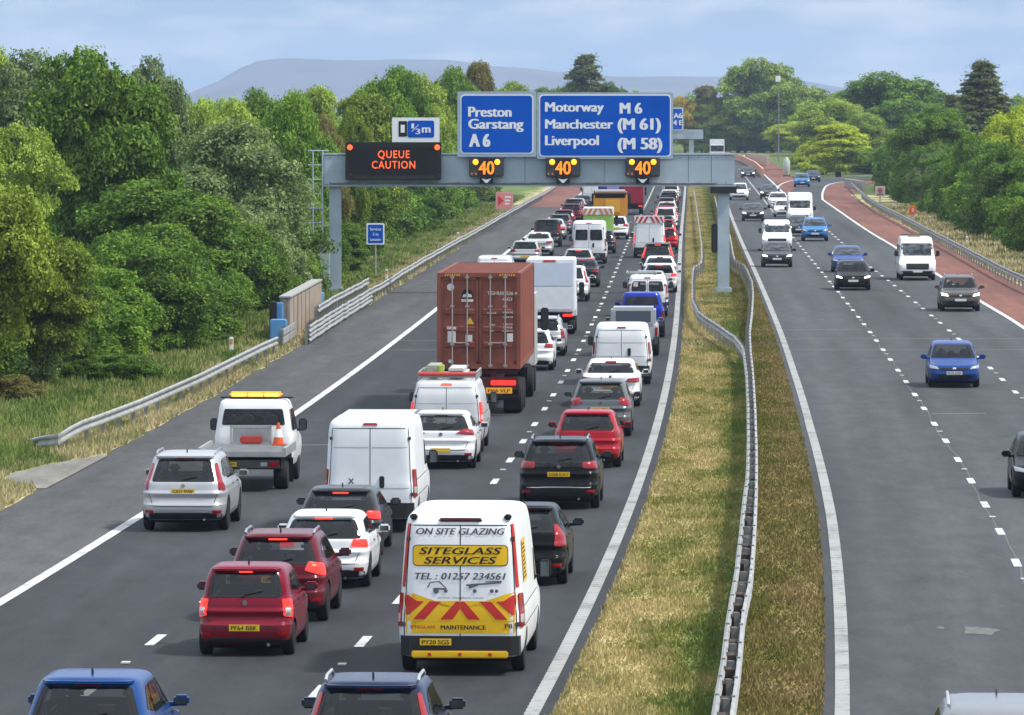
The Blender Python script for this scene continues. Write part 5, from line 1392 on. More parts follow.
def corr(x, sg):
    y = y0+.12; V = []; st_ = .28
    while y < y1-.12-st_:
        for dy, dx in ((0, 0), (.07, 0), (.11, -.036), (.20, -.036), (.24, 0)): V.append((x+sg*dx, y+dy))
        y += st_
    V.append((x, y1-.12)); n = len(V)
    P_ = [(a, b, z0+.16) for a, b in V]+[(a, b, z1-.10) for a, b in V]
    bx.add(P_, [(i, i+1, n+i+1, n+i) for i in range(n-1)])
corr(hw-.02, 1); corr(-hw+.02, -1)
bx.box(-hw+.05, hw-.05, y0+.08, y1-.05, z0+.02, z1-.03)
for sg in (1, -1):
    xa, xb = sorted((sg*hw, sg*(hw-.12)))
    bx.box(xa, xb, y0, y0+.15, z0, z1); bx.box(xa, xb, y1-.15, y1, z0, z1); bx.box(xa, xb, y0+.15, y1-.15, z0, z0+.16); bx.box(xa, xb, y0+.15, y1-.15, z1-.10, z1)
bx.box(-hw+.12, hw-.12, y0, y0+.10, z1-.13, z1); bx.box(-hw+.12, hw-.12, y0, y0+.10, z0, z0+.14); bx.box(-hw+.12, hw-.12, y1-.1, y1, z0, z1)
for y in np.arange(y0+.4, y1-.3, .42): bx.box(-hw+.14, hw-.14, y, y+.2, z1-.03, z1-.012)
bx.build('container_body', CR, ct)
for sg in (-1, 1):
    d = MB(); xa, xb = sorted((sg*.012, sg*(hw-.125))); zb, zt = z0+.145, z1-.135
    d.box(xa, xb, y0+.045, y0+.085, zb, zt)
    for za, zc_ in ((zb, zb+.10), (zt-.08, zt)): d.box(xa, xb, y0+.02, y0+.046, za, zc_)
    d.box(xa, xa+.07, y0+.02, y0+.046, zb, zt); d.box(xb-.07, xb, y0+.02, y0+.046, zb, zt)
    for zm in (.22, .40, .60, .78):
        zc_ = zb+(zt-zb)*(1-zm)
        d.prism([(y0+.046, zc_-.10), (y0+.015, zc_-.06), (y0+.015, zc_+.06), (y0+.046, zc_+.10)], xa+.12, xb-.12, axis='x') if zm in (.40, .60, .78) else None
    d.build('door', CR, ct)
    for t in (.30, .70):
        x = sg*(.012+(hw-.137)*t); q = MB(); q.tube((x, y0-.035, z0+.03), (x, y0-.035, z1-.05), .022, n=8)
        for zz in (z0+.10, z0+.75, z0+1.9, z1-.14): q.box(x-.06, x+.06, y0-.06, y0+.02, zz-.035, zz+.035, bev=.008)
        q.tube((x, y0-.04, z0+.80), (x-sg*.0+(-.30 if t > .5 else .30)*sg, y0-.045, z0+.78), .016, n=6)
        q.build('locking_bar', mat('bar_steel', (.36, .33, .32), .5, .4), ct)
WD = mat('decal_white', (.66, .64, .62), .6)
def dec(x0, x1, za, zb_, m=WD, name='decal'): MB().box(x0, x1, y0+.002, y0+.012, za, zb_).build(name, m, ct)
yo = y0+.004
MB().lathe([(y0, .105), (y0+.01, .11)], 16, 'y', (-.86, 0, 3.90)).build('decal', WD, ct)
MB().prism([(-.53, 3.46), (-.17, 3.46), (-.17, 3.54), (-.53, 3.54)], yo-.01, yo).build('decal', WD, ct)
MB().prism([(-.52, 3.56), (-.18, 3.56), (-.18, 3.72), (-.25, 3.82), (-.35, 3.86), (-.45, 3.82), (-.52, 3.72)], yo-.01, yo).build('decal', BLACKINK, ct)
MB().prism([(-.50, 3.60), (-.20, 3.60), (-.24, 3.70), (-.30, 3.68), (-.35, 3.79), (-.40, 3.68), (-.46, 3.70)], yo-.014, yo-.01).build('decal', WD, ct)
MB().prism([(-.40, 2.78), (-.14, 2.78), (-.27, 3.00)], yo-.01, yo).build('hazard_decal', mat('decal_yellow', (.72, .42, .03), .5), ct)
for (a, b, c_, d_) in ((-.95, -.70, 2.22, 2.56), (-.97, -.69, 2.62, 2.70), (-.40, -.20, 2.25, 2.45), (.86, 1.04, 2.25, 2.50), (-.92, -.78, 1.60, 1.70)): dec(a, b, c_, d_)
for (a, z, s_, hh) in ((.47, 3.72, 'TGHU', .11), (.89, 3.72, '481526 4', .10), (.86, 3.54, '45G1', .10), (.40, 3.14, 'MAX.GR.', .055), (.88, 3.16, '30.480 KG', .055), (.88, 3.02, '67.200 LB', .055), (.40, 2.78, 'TARE', .06), (.88, 2.80, '3.980 KG', .055), (.88, 2.70, '8.770 LB', .055), (.40, 2.60, 'NET', .05), (.88, 2.60, '26.500 KG', .055)):
    lettering('lettering', s_, WD, ct, a, z-.05, hh, y=y0-.004, offset=.012)
hz_ = MB()
for sg in (-1, 1):
    for k in range(7): x = sg*(.62+.07*k); hz_.prism([(x, z1-.10), (x+.03, z1-.10), (x+.06, z1-.03), (x+.03, z1-.03)], y0-.008, y0-.002)
hz_.build('hazard_stripes', MATS['decal_yellow'], ct)

# --- box vans, tippers and other lorries ---
def simple_cab(root, y0_, y1_, w_, za, zb, m):
    c_ = MB().box(-w_/2, w_/2, y0_, y1_, za, zb, bev=.14).build('cab', m, root, True)
    MB().box(-w_/2+.12, w_/2-.12, y1_-.005, y1_+.02, za+(zb-za)*.50, zb-.18, bev=.008).build('windscreen', GLASSL, root)
    for sg in (1, -1):
        xa, xb = sorted((sg*(w_/2-.004), sg*(w_/2+.01))); MB().box(xa, xb, y0_+.35, y1_-.35, za+(zb-za)*.52, zb-.22).build('side_window', GLASSL, root)
        xa, xb = sorted((sg*(w_/2+.08), sg*(w_/2+.30))); MB().box(xa, xb, y1_-.35, y1_-.22, za+(zb-za)*.45, zb-.3, bev=.03).build('door_mirror', PLASTIC, root)
    return c_
def rear_lights(root, x, y, z, lit=0, s=.12):
    for sg in (1, -1): MB().box(sg*x-s, sg*x+s, y-.03, y, z-.05, z+.06, bev=.01).build('tail_light', TAILON if lit else TAIL, root)
lt = empty('box_van', (0, 0, 0)); WB = mat('box_body_white', (.76, .78, .80), .45, var=.05)
MB().box(-.99, .99, -1.3, 3.2, .95, 3.12, bev=.04).build('box_body', WB, lt)
MB().box(-.92, .92, -1.33, -1.295, 2.02, 2.98, bev=.01).build('upper_door', mat('box_door', (.60, .67, .76), .4, var=.03), lt); MB().box(-.92, .92, -1.33, -1.295, 1.05, 1.96, bev=.01).build('tail_lift_platform', WB, lt)
MB().box(-.28, .22, -1.335, -1.298, 3.01, 3.09).build('roof_marker', mat('marker_red', (.6, .05, .05), .5), lt)
MB().box(-1.02, 1.02, -1.36, -1.2, .62, .80, bev=.02).build('bumper_bar', UNDER, lt); rear_lights(lt, .72, -1.37, .82, 1, .20)
for x in (-.84, .84):
    for y in (0, 3.6): wheel_parts(lt, x, y, .34, .30, rim=STEELRIM)
MB().box(-.8, .8, -1.1, 3.6, .5, .9).build('chassis', UNDER, lt); simple_cab(lt, 3.2, 5.2, 1.95, .5, 2.3, P['vanwhite'])
put(lt, 551, 334, 'tall white box van with a blue-white rear door beside the container', 'van', QG)

def tipper(kind):
    r_ = empty('tipper_lorry', (0, 0, 0)); 
    for x in (-.95, .95):
        for y in (0, 1.3, 4.6): wheel_parts(r_, x, y, .48, .40, simple=True)
    MB().box(-.9, .9, -1.2, 5.6, .6, 1.05).build('chassis', UNDER, r_)
    bd = MB(); bd.box(-1.22, 1.22, -1.5, 3.6, 1.1, 1.2); bd.box(-1.22, -1.14, -1.5, 3.6, 1.2, 2.7); bd.box(1.14, 1.22, -1.5, 3.6, 1.2, 2.7); bd.box(-1.14, 1.14, 3.5, 3.6, 1.2, 2.9); bd.box(-1.14, 1.14, -1.5, -1.42, 1.2, 2.45)
    for k in range(6): bd.box(-1.27, -1.225, -1.3+k*.9, -1.18+k*.9, 1.15, 2.65); bd.box(1.225, 1.27, -1.3+k*.9, -1.18+k*.9, 1.15, 2.65)
    bd.build('tipping_body', P['orange'], r_); MB().box(-1.24, 1.24, -1.55, 3.65, 2.70, 2.82, bev=.03).build('load_sheet', mat('dark_sheet', (.02, .018, .015), .8), r_)
    MB().box(-.35, .75, -1.56, -1.505, 1.35, 2.3, bev=.02).build('tailgate_panel', mat('tail_panel_amber', (.80, .40, .04), .5), r_)
    rear_lights(r_, .9, -1.5, .85, 0, .2); simple_cab(r_, 3.8, 5.9, 2.4, .9, 3.0, P['offwhite']); return r_
put(tipper(0), 608, 228, 'orange tipper lorry with a dark sheeted load in the middle lane', 'lorry', QG, xy=off(-5.4, 455))
gt = empty('service_truck', (0, 0, 0))
for x in (-.85, .85):
    for y in (0, 3.4): wheel_parts(gt, x, y, .36, .28, simple=True)
MB().box(-1.0, 1.0, -1.1, 2.4, .85, 2.1, bev=.05).build('box_body', P['green'], gt); MB().box(-1.02, 1.02, -1.13, 2.42, 2.1, 2.62, bev=.05).build('hood_board', P['vanwhite'], gt)
cv = MB()
for sg in (1, -1):
    for k in range(3): a = .02+.34*k; cv.prism([(sg*a, 2.56), (sg*(a+.17), 2.56), (sg*(a+.38), 2.14), (sg*(a+.21), 2.14)] if a+.38 < 1.0 else [(sg*a, 2.56), (sg*(a+.17), 2.56), (sg*.98, 2.30), (sg*.98, 2.14), (sg*(a+.21), 2.14)], -1.15, -1.132)
cv.build('chevrons', mat('chevron_orange', (.62, .20, .02), .5), gt, fix=False)
rear_lights(gt, .82, -1.1, .95, 0, .10); MB().box(-.9, .9, -1.05, 3.2, .5, .84).build('chassis', UNDER, gt); simple_cab(gt, 2.4, 4.3, 1.95, .5, 2.3, P['green'])
put(gt, 599, 246, 'lime green service truck with chevron board ahead of the white minibus', 'truck', QG, xy=off(-5.5, 402))
def curtain_lorry(m, L_=7.5, H_=3.3, cab_m=None, decal=None):
    r_ = empty('lorry', (0, 0, 0))
    for x in (-.95, .95):
        for y in (0, L_-2.0): wheel_parts(r_, x, y, .48, .40, simple=True)
    MB().box(-1.22, 1.22, -1.5, L_-2.9, 1.05, H_, bev=.05).build('box_body', m, r_); MB().box(-1.1, 1.1, -1.535, -1.495, 1.15, H_-.12, bev=.02).build('rear_door', m, r_)
    MB().box(-.9, .9, -1.3, L_-2.4, .55, 1.04).build('chassis', UNDER, r_); rear_lights(r_, .9, -1.5, .85, 1, .2)
    simple_cab(r_, L_-2.8, L_-.8, 2.4, .8, min(H_-.15, 3.1), cab_m or m)
    if decal: MB().box(-.6, .5, -1.55, -1.538, 1.7, 2.6, bev=.02).build('rear_panel', decal, r_)
    return r_
put(curtain_lorry(P['purple'], 7.5, 3.4, decal=mat('lilac_panel', (.35, .30, .62), .5)), 613, 215, 'purple and lilac box lorry ahead of the orange tipper', 'lorry', QG, xy=off(-6.1, 530))
_rl = curtain_lorry(P['lorryred'], 7.8, 3.0); _rl.scale = (.80, 1, .90)
put(_rl, 633, 212, 'red lorry in the gap between the middle and outer lanes', 'lorry', QG, xy=off(-4.4, 520))

# --- queue, middle distance ---
SAL2, EST2, HAT2, SUV2, SML2, CRS2 = (V_(b, lodtag=1) for b in (V_(SALOON, L=4.6, W=1.8, wb=2.75), ESTATE, HATCH, V_(SUV, W=1.86), SMALL, CROSS))
def C1(b, c_, lit=0): return car(b, P[c_], lit, None, 1)
put(C1(HAT2, 'white'), 545, 372, 'white car peeping out to the right of the container lorry', 'car', QG, xy=off(-5.0, 213.5))
put(C1(EST2, 'silver', 0), 552, 360, 'silver estate car between the container lorry and the white box van', 'car', QG, xy=off(-4.9, 226))
VW = dict(L=5.2, W=1.95, H=2.0, wb=3.1, ro=.95, top=.86, hood=1.05, tz=(.80, 1.45), px=.3, pz=.7, lean=.05, rw=.33, name='mid')
put(van(V_(VW, W=2.0, H=2.05), P['vanwhite'], 0, None, 1), 622, 384, 'white panel van with twin rear doors ahead of the white saloon', 'van', QG)
def pickup(pm, canopy=None, ladder=False, lit=0):
    r_ = empty('pickup_truck', (0, 0, 0)); 
    for x in (-.82, .82):
        for y in (0, 3.1): wheel_parts(r_, x, y, .38, .26, simple=True)
    CB = Body([(.55, 1.0, 4.1, .90, 8), (.75, .95, 4.25, .92, 9), (1.0, .95, 4.15, .92, 9), (1.12, .96, 3.4, .91, 9), (1.18, .97, 3.0, .88, 8), (1.55, 1.05, 2.5, .77, 7), (1.76, 1.15, 2.2, .70, 6), (1.80, 1.4, 1.9, .5, 5)])
    V, Fc = CB.mesh(2); obj('cab', mesh_from(V, Fc, True, 40), pm, r_)
    panel(CB, 'rear', [(-.84, 1.28), (.84, 1.28), (.80, 1.62), (-.80, 1.62)], 'rear_window', GLASS, r_, rnd=.05); panel(CB, 'front', [(-.88, 1.24), (.88, 1.24), (.84, 1.66), (-.84, 1.66)], 'windscreen', GLASSL, r_, rnd=.05)
    for w_ in ('right', 'left'): panel(CB, w_, [(1.15, 1.24), (2.75, 1.22), (2.4, 1.66), (1.25, 1.66)], 'side_window', GLASS, r_, rnd=.04)
    b_ = MB(); b_.box(-.92, -.84, -1.05, .95, .60, 1.14, bev=.03); b_.box(.84, .92, -1.05, .95, .60, 1.14, bev=.03); b_.box(-.84, .84, -1.1, -1.03, .62, 1.12, bev=.03); b_.box(-.84, .84, -1.0, .94, .62, .70); b_.build('load_bed', pm, r_)
    MB().box(-.9, .9, -1.2, -1.08, .50, .64, bev=.03).build('rear_bumper_bar', GREYPL, r_)
    for sg in (1, -1):
        MB().box(sg*.87-.05, sg*.87+.05, -1.12, -1.09, .78, 1.10, bev=.01).build('tail_light', TAILON if lit else TAIL, r_); mirror(r_, CB, 2.75, 1.2, sg, pm)
    MB().box(-.7, .7, -.9, 4.0, .4, .6).build('chassis', UNDER, r_); number_plate(r_, 0, .72, -1.12, None)
    if canopy: MB().box(-.84, .84, -1.05, .93, 1.14, 1.85, bev=.09).build('canopy', canopy, r_, True); MB().box(-.66, .66, -1.07, -1.045, 1.30, 1.72, bev=.01).build('canopy_window', mat('canopy_glass', (.08, .10, .13), .2), r_)
    return r_
put(pickup(P['silver'], canopy=P['silver']), 628, 352, 'silver pickup with a hard canopy just ahead of the white panel van', 'pickup', QG, xy=off(-1.45, 226))
put(pickup(P['deepblue'], lit=0), 639, 336, 'vivid blue double cab pickup ahead of the silver pickup', 'pickup', QG, xy=off(-1.35, 244))
pl_ = van(V_(VW, L=4.5, W=1.84, H=1.86, wb=2.75, ro=.8, rearwin=(1.15, 1.6), name='sm'), P['vanwhite'], 0, None, 1); put(pl_, 642, 316, 'small white van with lettered rear glass and a roof ladder', 'van', QG, xy=off(-1.3, 268))
lettering('lettering', 'MOUNTFIELD', WD, pl_, .1, 1.44, .10, y=-.86, width=.8, offset=.01); MB().box(-.62, -.42, -.862, -.855, 1.36, 1.56, bev=.002).build('lettering', WD, pl_)
ldr = tag(empty('roof_ladder', pl_.location, pl_.rotation_euler[2]), 'pale ladder lying on the roof of the small white van', 'ladder')
for x in (-.95, .35): MB().box(x, x+.06, -.5, 2.6, 1.92, 1.99).build('stile', GALV, ldr)
for k in range(9): MB().box(-.9, .36, -.4+k*.33, -.35+k*.33, 1.93, 1.97).build('rung', GALV, ldr)

LIST = [  # lane offset, distance, kind, colour, brake lights, label
 (-1.35, 289, SML2, 'silver', 2, 'silver hatchback with bright round brake lights ahead of the ladder van'),
 (-.95, 303, HAT2, 'white', 1, 'white hatchback directly ahead of the silver hatchback with bright brake lights'),
 (-1.0, 318, SAL2, 'white', 0, 'white saloon third in line ahead of the roof ladder van'),
 (-1.2, 337, SUV2, 'darkgrey', 1, 'charcoal SUV following the white van with the red chevron roof board'),
 (-1.0, 391, SML2, 'red', 1, 'red hatchback half hidden by the white van with red chevrons'),
 (-1.2, 412, CRS2, 'maroon', 1, 'maroon crossover two vehicles ahead of the red chevron van'),
 (-1.3, 434, HAT2, 'darkgrey', 1, 'dark hatchback braking in the outer lane beyond the maroon crossover'),
 (-1.2, 455, SUV2, 'white', 1, 'white SUV with red brake lights far up the outer lane'),
 (-1.4, 477, HAT2, 'red', 0, 'red car far up the outer lane ahead of the white SUV'),
 (-1.3, 499, SAL2, 'silver', 0, 'silver saloon far along the outer lane under the gantry beam'),
 (-1.4, 521, SML2, 'grey', 0, 'grey hatchback far along the outer lane ahead of the silver saloon'),
 (-1.3, 545, CRS2, 'darkgrey', 0, 'dark crossover among the farthest cars of the outer lane'),
 (-1.4, 570, HAT2, 'white', 0, 'white hatchback among the farthest cars of the outer lane'),
 (-1.3, 597, SUV2, 'silver', 0, 'pale SUV near the head of the visible outer lane queue'),
 (-1.5, 626, HAT2, 'silver', 0, 'small silver car at the very top of the outer lane queue'),
 (-5.2, 289, SUV2, 'white', 0, 'white SUV to the right of and beyond the tall white box van'),
 (-5.0, 312, SAL2, 'darkgrey', 0, 'dark saloon between the white SUV and a car with orange lights'),
 (-5.6, 334, HAT2, 'silver', 2, 'silver hatchback with bright lights right behind the white minibus'),
 (-5.0, 383, EST2, 'darkgrey', 0, 'dark estate between the minibus and the lime green truck'),
 (-4.6, 424, CRS2, 'white', 0, 'white crossover to the right of the lime green truck'),
 (-4.9, 574, SUV2, 'white', 0, 'white SUV beyond the red lorry in the middle lane'),
 (-5.3, 600, HAT2, 'darkgrey', 0, 'dark hatchback at the far end of the middle lane'),
 (-9.1, 354, HAT2, 'silver', 0, 'silver hatchback just beyond the top of the container'),
 (-8.9, 378, SAL2, 'lightsilver', 0, 'pale silver saloon second in line beyond the container roof'),
 (-9.0, 423, SAL2, 'silver', 1, 'silver saloon ahead of the dark boxy off-roader'),
 (-8.9, 441, HAT2, 'grey', 0, 'grey hatchback in the nearside lane left of the lime green truck'),
 (-9.0, 459, SML2, 'maroon', 0, 'maroon hatchback in the nearside lane left of the orange tipper'),
 (-8.8, 478, CRS2, 'darkred', 0, 'dark red crossover far along the nearside lane'),
 (-9.0, 498, SUV2, 'darkgrey', 0, 'charcoal SUV far along the nearside lane behind a white van'),
 (-9.2, 517, HAT2, 'silver', 0, 'silver hatchback where the shoulder surface turns red'),
 (-9.0, 537, SAL2, 'grey', 0, 'grey saloon beside the start of the red shoulder'),
]
for o_, Y, b, c_, lit, lab in LIST: put(C1(b, c_, lit), 0, 0, lab, 'car', QG, xy=off(o_, Y))
put(C1(V_(SUV2, L=4.6, H=1.85, rake=.18, gw=.84, rails=False), 'darkgrey'), 545, 247, 'boxy dark grey off-roader in the nearside lane beside the white minibus', 'car', QG, xy=off(-8.9, 401))
mb = van(dict(L=5.9, W=2.1, H=2.55, wb=3.7, ro=1.05, top=.90, hood=1.12, tz=(.8, 1.5), rearwin=(1.42, 2.05), sidewin=True, lean=.03, press=False, px=0, pz=.6, name='bus'), P['vanwhite'], 0, None, 1)
put(mb, 589, 263, 'white minibus with dark rear windows in the middle lane', 'minibus', QG, xy=off(-5.4, 358))
w1 = van(V_(VW, W=2.0, H=2.5, L=5.6, name='chev'), P['vanwhite'], 1, None, 1); put(w1, 650, 254, 'white van with red and white chevron board across its roof', 'van', QG, xy=off(-1.9, 372))
MB().box(-.92, .92, -.93, -.80, 2.15, 2.62, bev=.02).build('chevron_board', P['white'], w1); cv = MB()
for sg in (1, -1):
    for k in range(3): a = .02+.30*k; cv.prism([(sg*a, 2.58), (sg*(a+.15), 2.58), (sg*min(.90, a+.37), 2.19), (sg*min(.89, a+.22), 2.19)], -.945, -.932)
cv.build('red_chevrons', CRED, w1, fix=False)
put(van(V_(VW, name='low', H=1.90), P['vanwhite'], 0, None, 1), 493, 290, 'white van of which only the roof shows beyond the container', 'van', QG, xy=off(-9.2, 301))
put(van(V_(VW, name='far', H=2.3), P['vanwhite'], 0, None, 1), 590, 197, 'white van at the far end of the nearside lane by the red shoulder', 'van', QG, xy=off(-8.9, 580))
put(van(V_(VW, name='far', H=2.3), P['vanwhite'], 0, None, 1), 600, 190, 'last white van visible in the nearside lane under the gantry', 'van', QG, xy=off(-8.6, 620))

# --- oncoming traffic ---
ONC = [
 (1003, 0, 7.0, 77.0, V_(SUV, H=1.57, railm=P['silver']), 'midsilver', 0, 0, 'silver car with roof rails cut off by the bottom right of the photo'),
 (1050, 497, None, None, HATCH, 'black', 0, 0, 'black car half outside the right edge of the photo'),
 (954, 387, None, None, V_(SMALL, L=3.99, W=1.72, H=1.49), 'blue', 0, 0, 'bright blue hatchback driving alone towards the camera in the middle lane'),
 (960, 311, None, None, CROSS, 'bronze', 0, 1, 'dark bronze SUV with headlights on in the lane beside the red shoulder'),
 (853, 290, None, None, V_(HATCH, H=1.5), 'black', 0, 1, 'black hatchback with headlights on directly in front of a bright blue car'),
 (848, 272, None, None, HATCH, 'blue', 0, 0, 'bright blue car close behind the black hatchback in the middle lane'),
 (777, 267, None, None, HATCH, 'darkgrey', 0, 1, 'black car with headlights on in front of the white van with roof bars'),
 (815, 241, None, None, CROSS, 'skyblue', 0, 0, 'blue crossover in front of the white high roof van'),
 (799, 236, None, None, SMALL, 'darkgrey', 0, 1, 'dark car with a yellowish headlight beside the blue crossover'),
 (753, 221, None, None, HATCH, 'darkgrey', 0, 1, 'dark hatchback alone in the lane next to the central reserve'),
 (784, 217, None, None, SMALL, 'white', 0, 0, 'white hatchback half hidden behind the white high roof van'),
 (739, 200, None, None, V_(CROSS, W=1.9, H=1.7), 'white', 0, 1, 'white SUV emerging to the right of the gantry beam end'),
 (778, 208, None, None, SALOON, 'white', 0, 0, 'white saloon just below the slip road nose'),
 (769, 199, None, None, HATCH, 'darkgrey', 0, 1, 'dark car beside the tip of the slip road nose'),
 (802, 187, None, None, CROSS, 'skyblue', 0, 0, 'light blue car coming down the slip road'),
 (813, 182, None, None, HATCH, 'navy', 0, 0, 'dark blue car last on the slip road behind the light blue one'),
 (748, 178, None, None, HATCH, 'darkgrey', 0, 1, 'far dark car on the main carriageway above the gantry end'),
 (703, 163, None, None, CROSS, 'white', 0, 1, 'far white car left of the white lorry beyond the gantry'),
]
for i, (u, v, o_, Yc, b, c_, lit, hl, lab) in enumerate(ONC):
    lod = 0 if i < 5 else 1
    c0 = car(b, P[c_], lit, 'PO15 KXD' if i == 2 else None, lod); c0['hl'] = hl
    if Yc: put(c0, 0, 0, lab, 'car', RG, True, b['wb'], xy=(W(u, 500)[0]*0+(u-512)*Yc/FPX, Yc))
    else: put(c0, u, v, lab, 'car', RG, True, b['wb'])
tm = van(dict(L=5.6, W=2.0, H=2.32, wb=3.5, ro=1.0, top=.86, hood=1.15, sidewin=True, rearwin=(1.3, 1.9), px=0, pz=.6, name='tmb'), P['white'], 0, None, 0); tm['hl'] = 1
put(tm, 917, 280, 'white minibus with black wipers and lit headlights by the red shoulder', 'minibus', RG, True, 3.5)
rb_ = tag(empty('roof_bars', tm.location, tm.rotation_euler[2]), 'low roof bars and beacon on the white minibus', 'roof bars')
for y in (.2, 1.4): MB().box(-.75, .75, y, y+.06, 2.36, 2.42).build('crossbar', GREYPL, rb_)
MB().box(-.25, .45, 1.9, 2.15, 2.32, 2.42, bev=.03).build('beacon', mat('beacon_dull', (.28, .20, .10), .5), rb_)
v9 = van(V_(VW, name='onc', H=2.0), P['white'], 0, None, 1); v9['hl'] = 1; put(v9, 777, 251, 'white van with roof bars following a black car by the central reserve', 'van', RG, True, 3.1)
for y in (.3, 1.5): MB().box(-.8, .8, y, y+.06, 2.03, 2.10).build('roof_bar', GREYPL, v9)
v12 = van(V_(VW, name='onc2', H=2.55, W=2.08, L=6.0, wb=3.7, top=.92), P['white'], 0, None, 1); v12['hl'] = 0; put(v12, 800, 225, 'white high roof van behind the blue crossover', 'van', RG, True, 3.7)
wl_ = curtain_lorry(P['offwhite'], 9.0, 3.9, P['white']); wl_['hl'] = 0
x, Y = W(717, 163); put(wl_, 0, 0, 'white lorry approaching in the distance beyond the gantry', 'lorry', RG, True, 7.0, xy=(x, Y))
for r_ in list(LIB.values()): 
    if not r_.get('label'): print('UNPLACED', r_.name)
# ---------------- roadside furniture ----------------
def rd(u, v, z=0.0): return W(u, v, z)
# tan cabinet and blue boxes by the left gantry leg
TAN = mat('tan_cladding', (.34, .27, .215), .7, var=.12, vscale=.8)
A1, A2 = np.array(rd(291, 341)), np.array(rd(322.5, 320))
hd = math.atan2(A2[0]-A1[0], A2[1]-A1[1])
def at_leg(name, label, cat, along, side_, build, z=0):
    p = A1+(A2-A1)/np.linalg.norm(A2-A1)*along+np.array([math.cos(hd), -math.sin(hd)])*side_
    r_ = tag(empty(name, (p[0], p[1], z), -hd), label, cat); build(r_); return r_
LEN = float(np.linalg.norm(A2-A1))
def tan_box(r_):
    L0 = LEN
    MB().box(-.45, -.05, 0, L0, .05, 1.72, bev=.03).build('cladding', TAN, r_); MB().box(-.50, 0, -.05, L0+.05, 1.72, 1.80, bev=.02).build('coping', mat('grey_coping', (.33, .33, .31), .7), r_)
    q = MB()
    for y in (2.5, 5, 5.6, 8, 11, 14): 
        if y < L0: q.box(-.052, -.035, y, y+.12, .1, 1.70)
    for x in (-.40, -.18): q.box(x, x+.03, -.012, .002, .1, 1.68)
    q.build('board_joints', mat('tan_joint', (.20, .15, .12), .8), r_)
at_leg('equipment_enclosure', 'tall tan boarded enclosure with a sloping grey top by the gantry leg', 'enclosure', 0, 0, tan_box)
BLU = mat('cabinet_blue', (.10, .28, .52), .45, var=.08)
def blue_box(w_, l_, h_):
    def f(r_):
        MB().box(-w_, 0, 0, l_, .08, h_, bev=.03).build('housing', BLU, r_); MB().box(-w_+.05, -.05, -.012, 0, .15, h_-.1, bev=.004).build('door', BLU, r_); MB().box(-w_*.35, -w_*.25, -.03, -.01, h_*.45, h_*.6).build('door_handle', PLASTIC, r_)
    return f
at_leg('roadside_cabinet', 'low sky blue equipment cabinet where the near barrier ends', 'cabinet', -3.0, -.05, blue_box(.62, 1.3, .95))
at_leg('roadside_cabinet', 'slim sky blue cabinet against the near end of the tan enclosure', 'cabinet', -.9, -.30, blue_box(.26, .8, 1.55))
at_leg('roadside_cabinet', 'narrow sky blue cabinet at the far end of the tan enclosure', 'cabinet', LEN+.8, -.1, blue_box(.75, 2.4, 1.15))
at_leg('black_cabinet', 'small black cabinet peeping over the low blue cabinet', 'cabinet', -1.2, -.52, lambda r_: (MB().box(-.28, 0, 0, .6, .08, 1.60, bev=.03).build('housing', PLASTIC, r_), MB().box(-.26, -.02, -.01, 0, .1, 1.5).build('door', LEDBLACK, r_)))
def rails(r_):
    for z in (.62, .30): MB().box(-.04, .04, -7.4, .4, z-.14, z+.14, bev=.03).build('rail', GALV, r_)
    for y in (-6.8, -4.2, -1.6): MB().box(-.16, -.05, y, y+.08, 0, .75).build('post', GALVD, r_)
at_leg('safety_barrier', 'short double rail joining the blue cabinets in front of the tan enclosure', 'safety barrier', 0, .12, rails)
x, Y = rd(329, 318); wc = tag(empty('pale_cabinet', (x-.05, GY-2.0, 0)), 'tall pale grey cabinet standing just left of the gantry leg', 'cabinet')
MB().box(-.34, .30, -.3, .3, .05, 2.75, bev=.03).build('housing', mat('pale_cabinet_grey', (.40, .46, .50), .5, var=.05), wc); MB().box(-.28, .24, -.315, -.3, .2, 2.6, bev=.004).build('door', MATS['pale_cabinet_grey'], wc)
wc.location.x = gx(332)-.35

def post_sign(u, vb, vt, wpx, hpx, label, face, name='roadside_sign', posts=1, border=SIGNWHITE, content=None, Y=None, cat='road sign'):
    x, Yg = W(u, vb) if Y is None else ((u-512)*Y/FPX, Y)
    k = Yg/FPX; w_, h_ = wpx*k, hpx*k; zt = HC-(vt-YH)*k
    r_ = tag(empty(name, (x, Yg, 0)), label, cat)
    for q in ([0] if posts == 1 else [-w_*.3, w_*.3]): MB().tube((q, .05, 0), (q, .05, zt-.05), .045, n=8).build('post', GALV, r_)
    MB().prism(rrect(-w_/2, w_/2, zt-h_, zt, .08), -.02, .02).build('border', border, r_)
    MB().prism(rrect(-w_/2+.08, w_/2-.08, zt-h_+.08, zt-.08, .05), -.03, -.022).build('face', face, r_)
    if content: content(r_, w_, h_, zt)
    return r_
def blue_txt(r_, w_, h_, zt):
    for i, s_ in enumerate(('Services', '3 m', 'Lancaster')): lettering('lettering', s_, SIGNWHITE, r_, 0, zt-h_*(.34+.24*i), h_*.13, y=-.04, width=w_*(.6 if i != 1 else .3), offset=.01)
post_sign(375.5, 262, 223, 18, 21.5, 'small blue roadside sign on a post between the gantry leg and the trees', SIGNBLUE, content=blue_txt, Y=330)
PINK = mat('sign_faded_red', (.72, .25, .23), .5)
def red_txt(r_, w_, h_, zt):
    q = MB(); q.prism([(-w_*.36, zt-h_*.2), (-w_*.05, zt-h_*.5), (-w_*.36, zt-h_*.8)], -.042, -.032); q.build('arrow', mat('sign_red', (.60, .02, .02), .5), r_)
    for i in range(3): MB().box(w_*.02, w_*(.38-.05*i), -.04, -.032, zt-h_*(.34+.2*i), zt-h_*(.24+.2*i)).build('lettering', SIGNWHITE, r_)
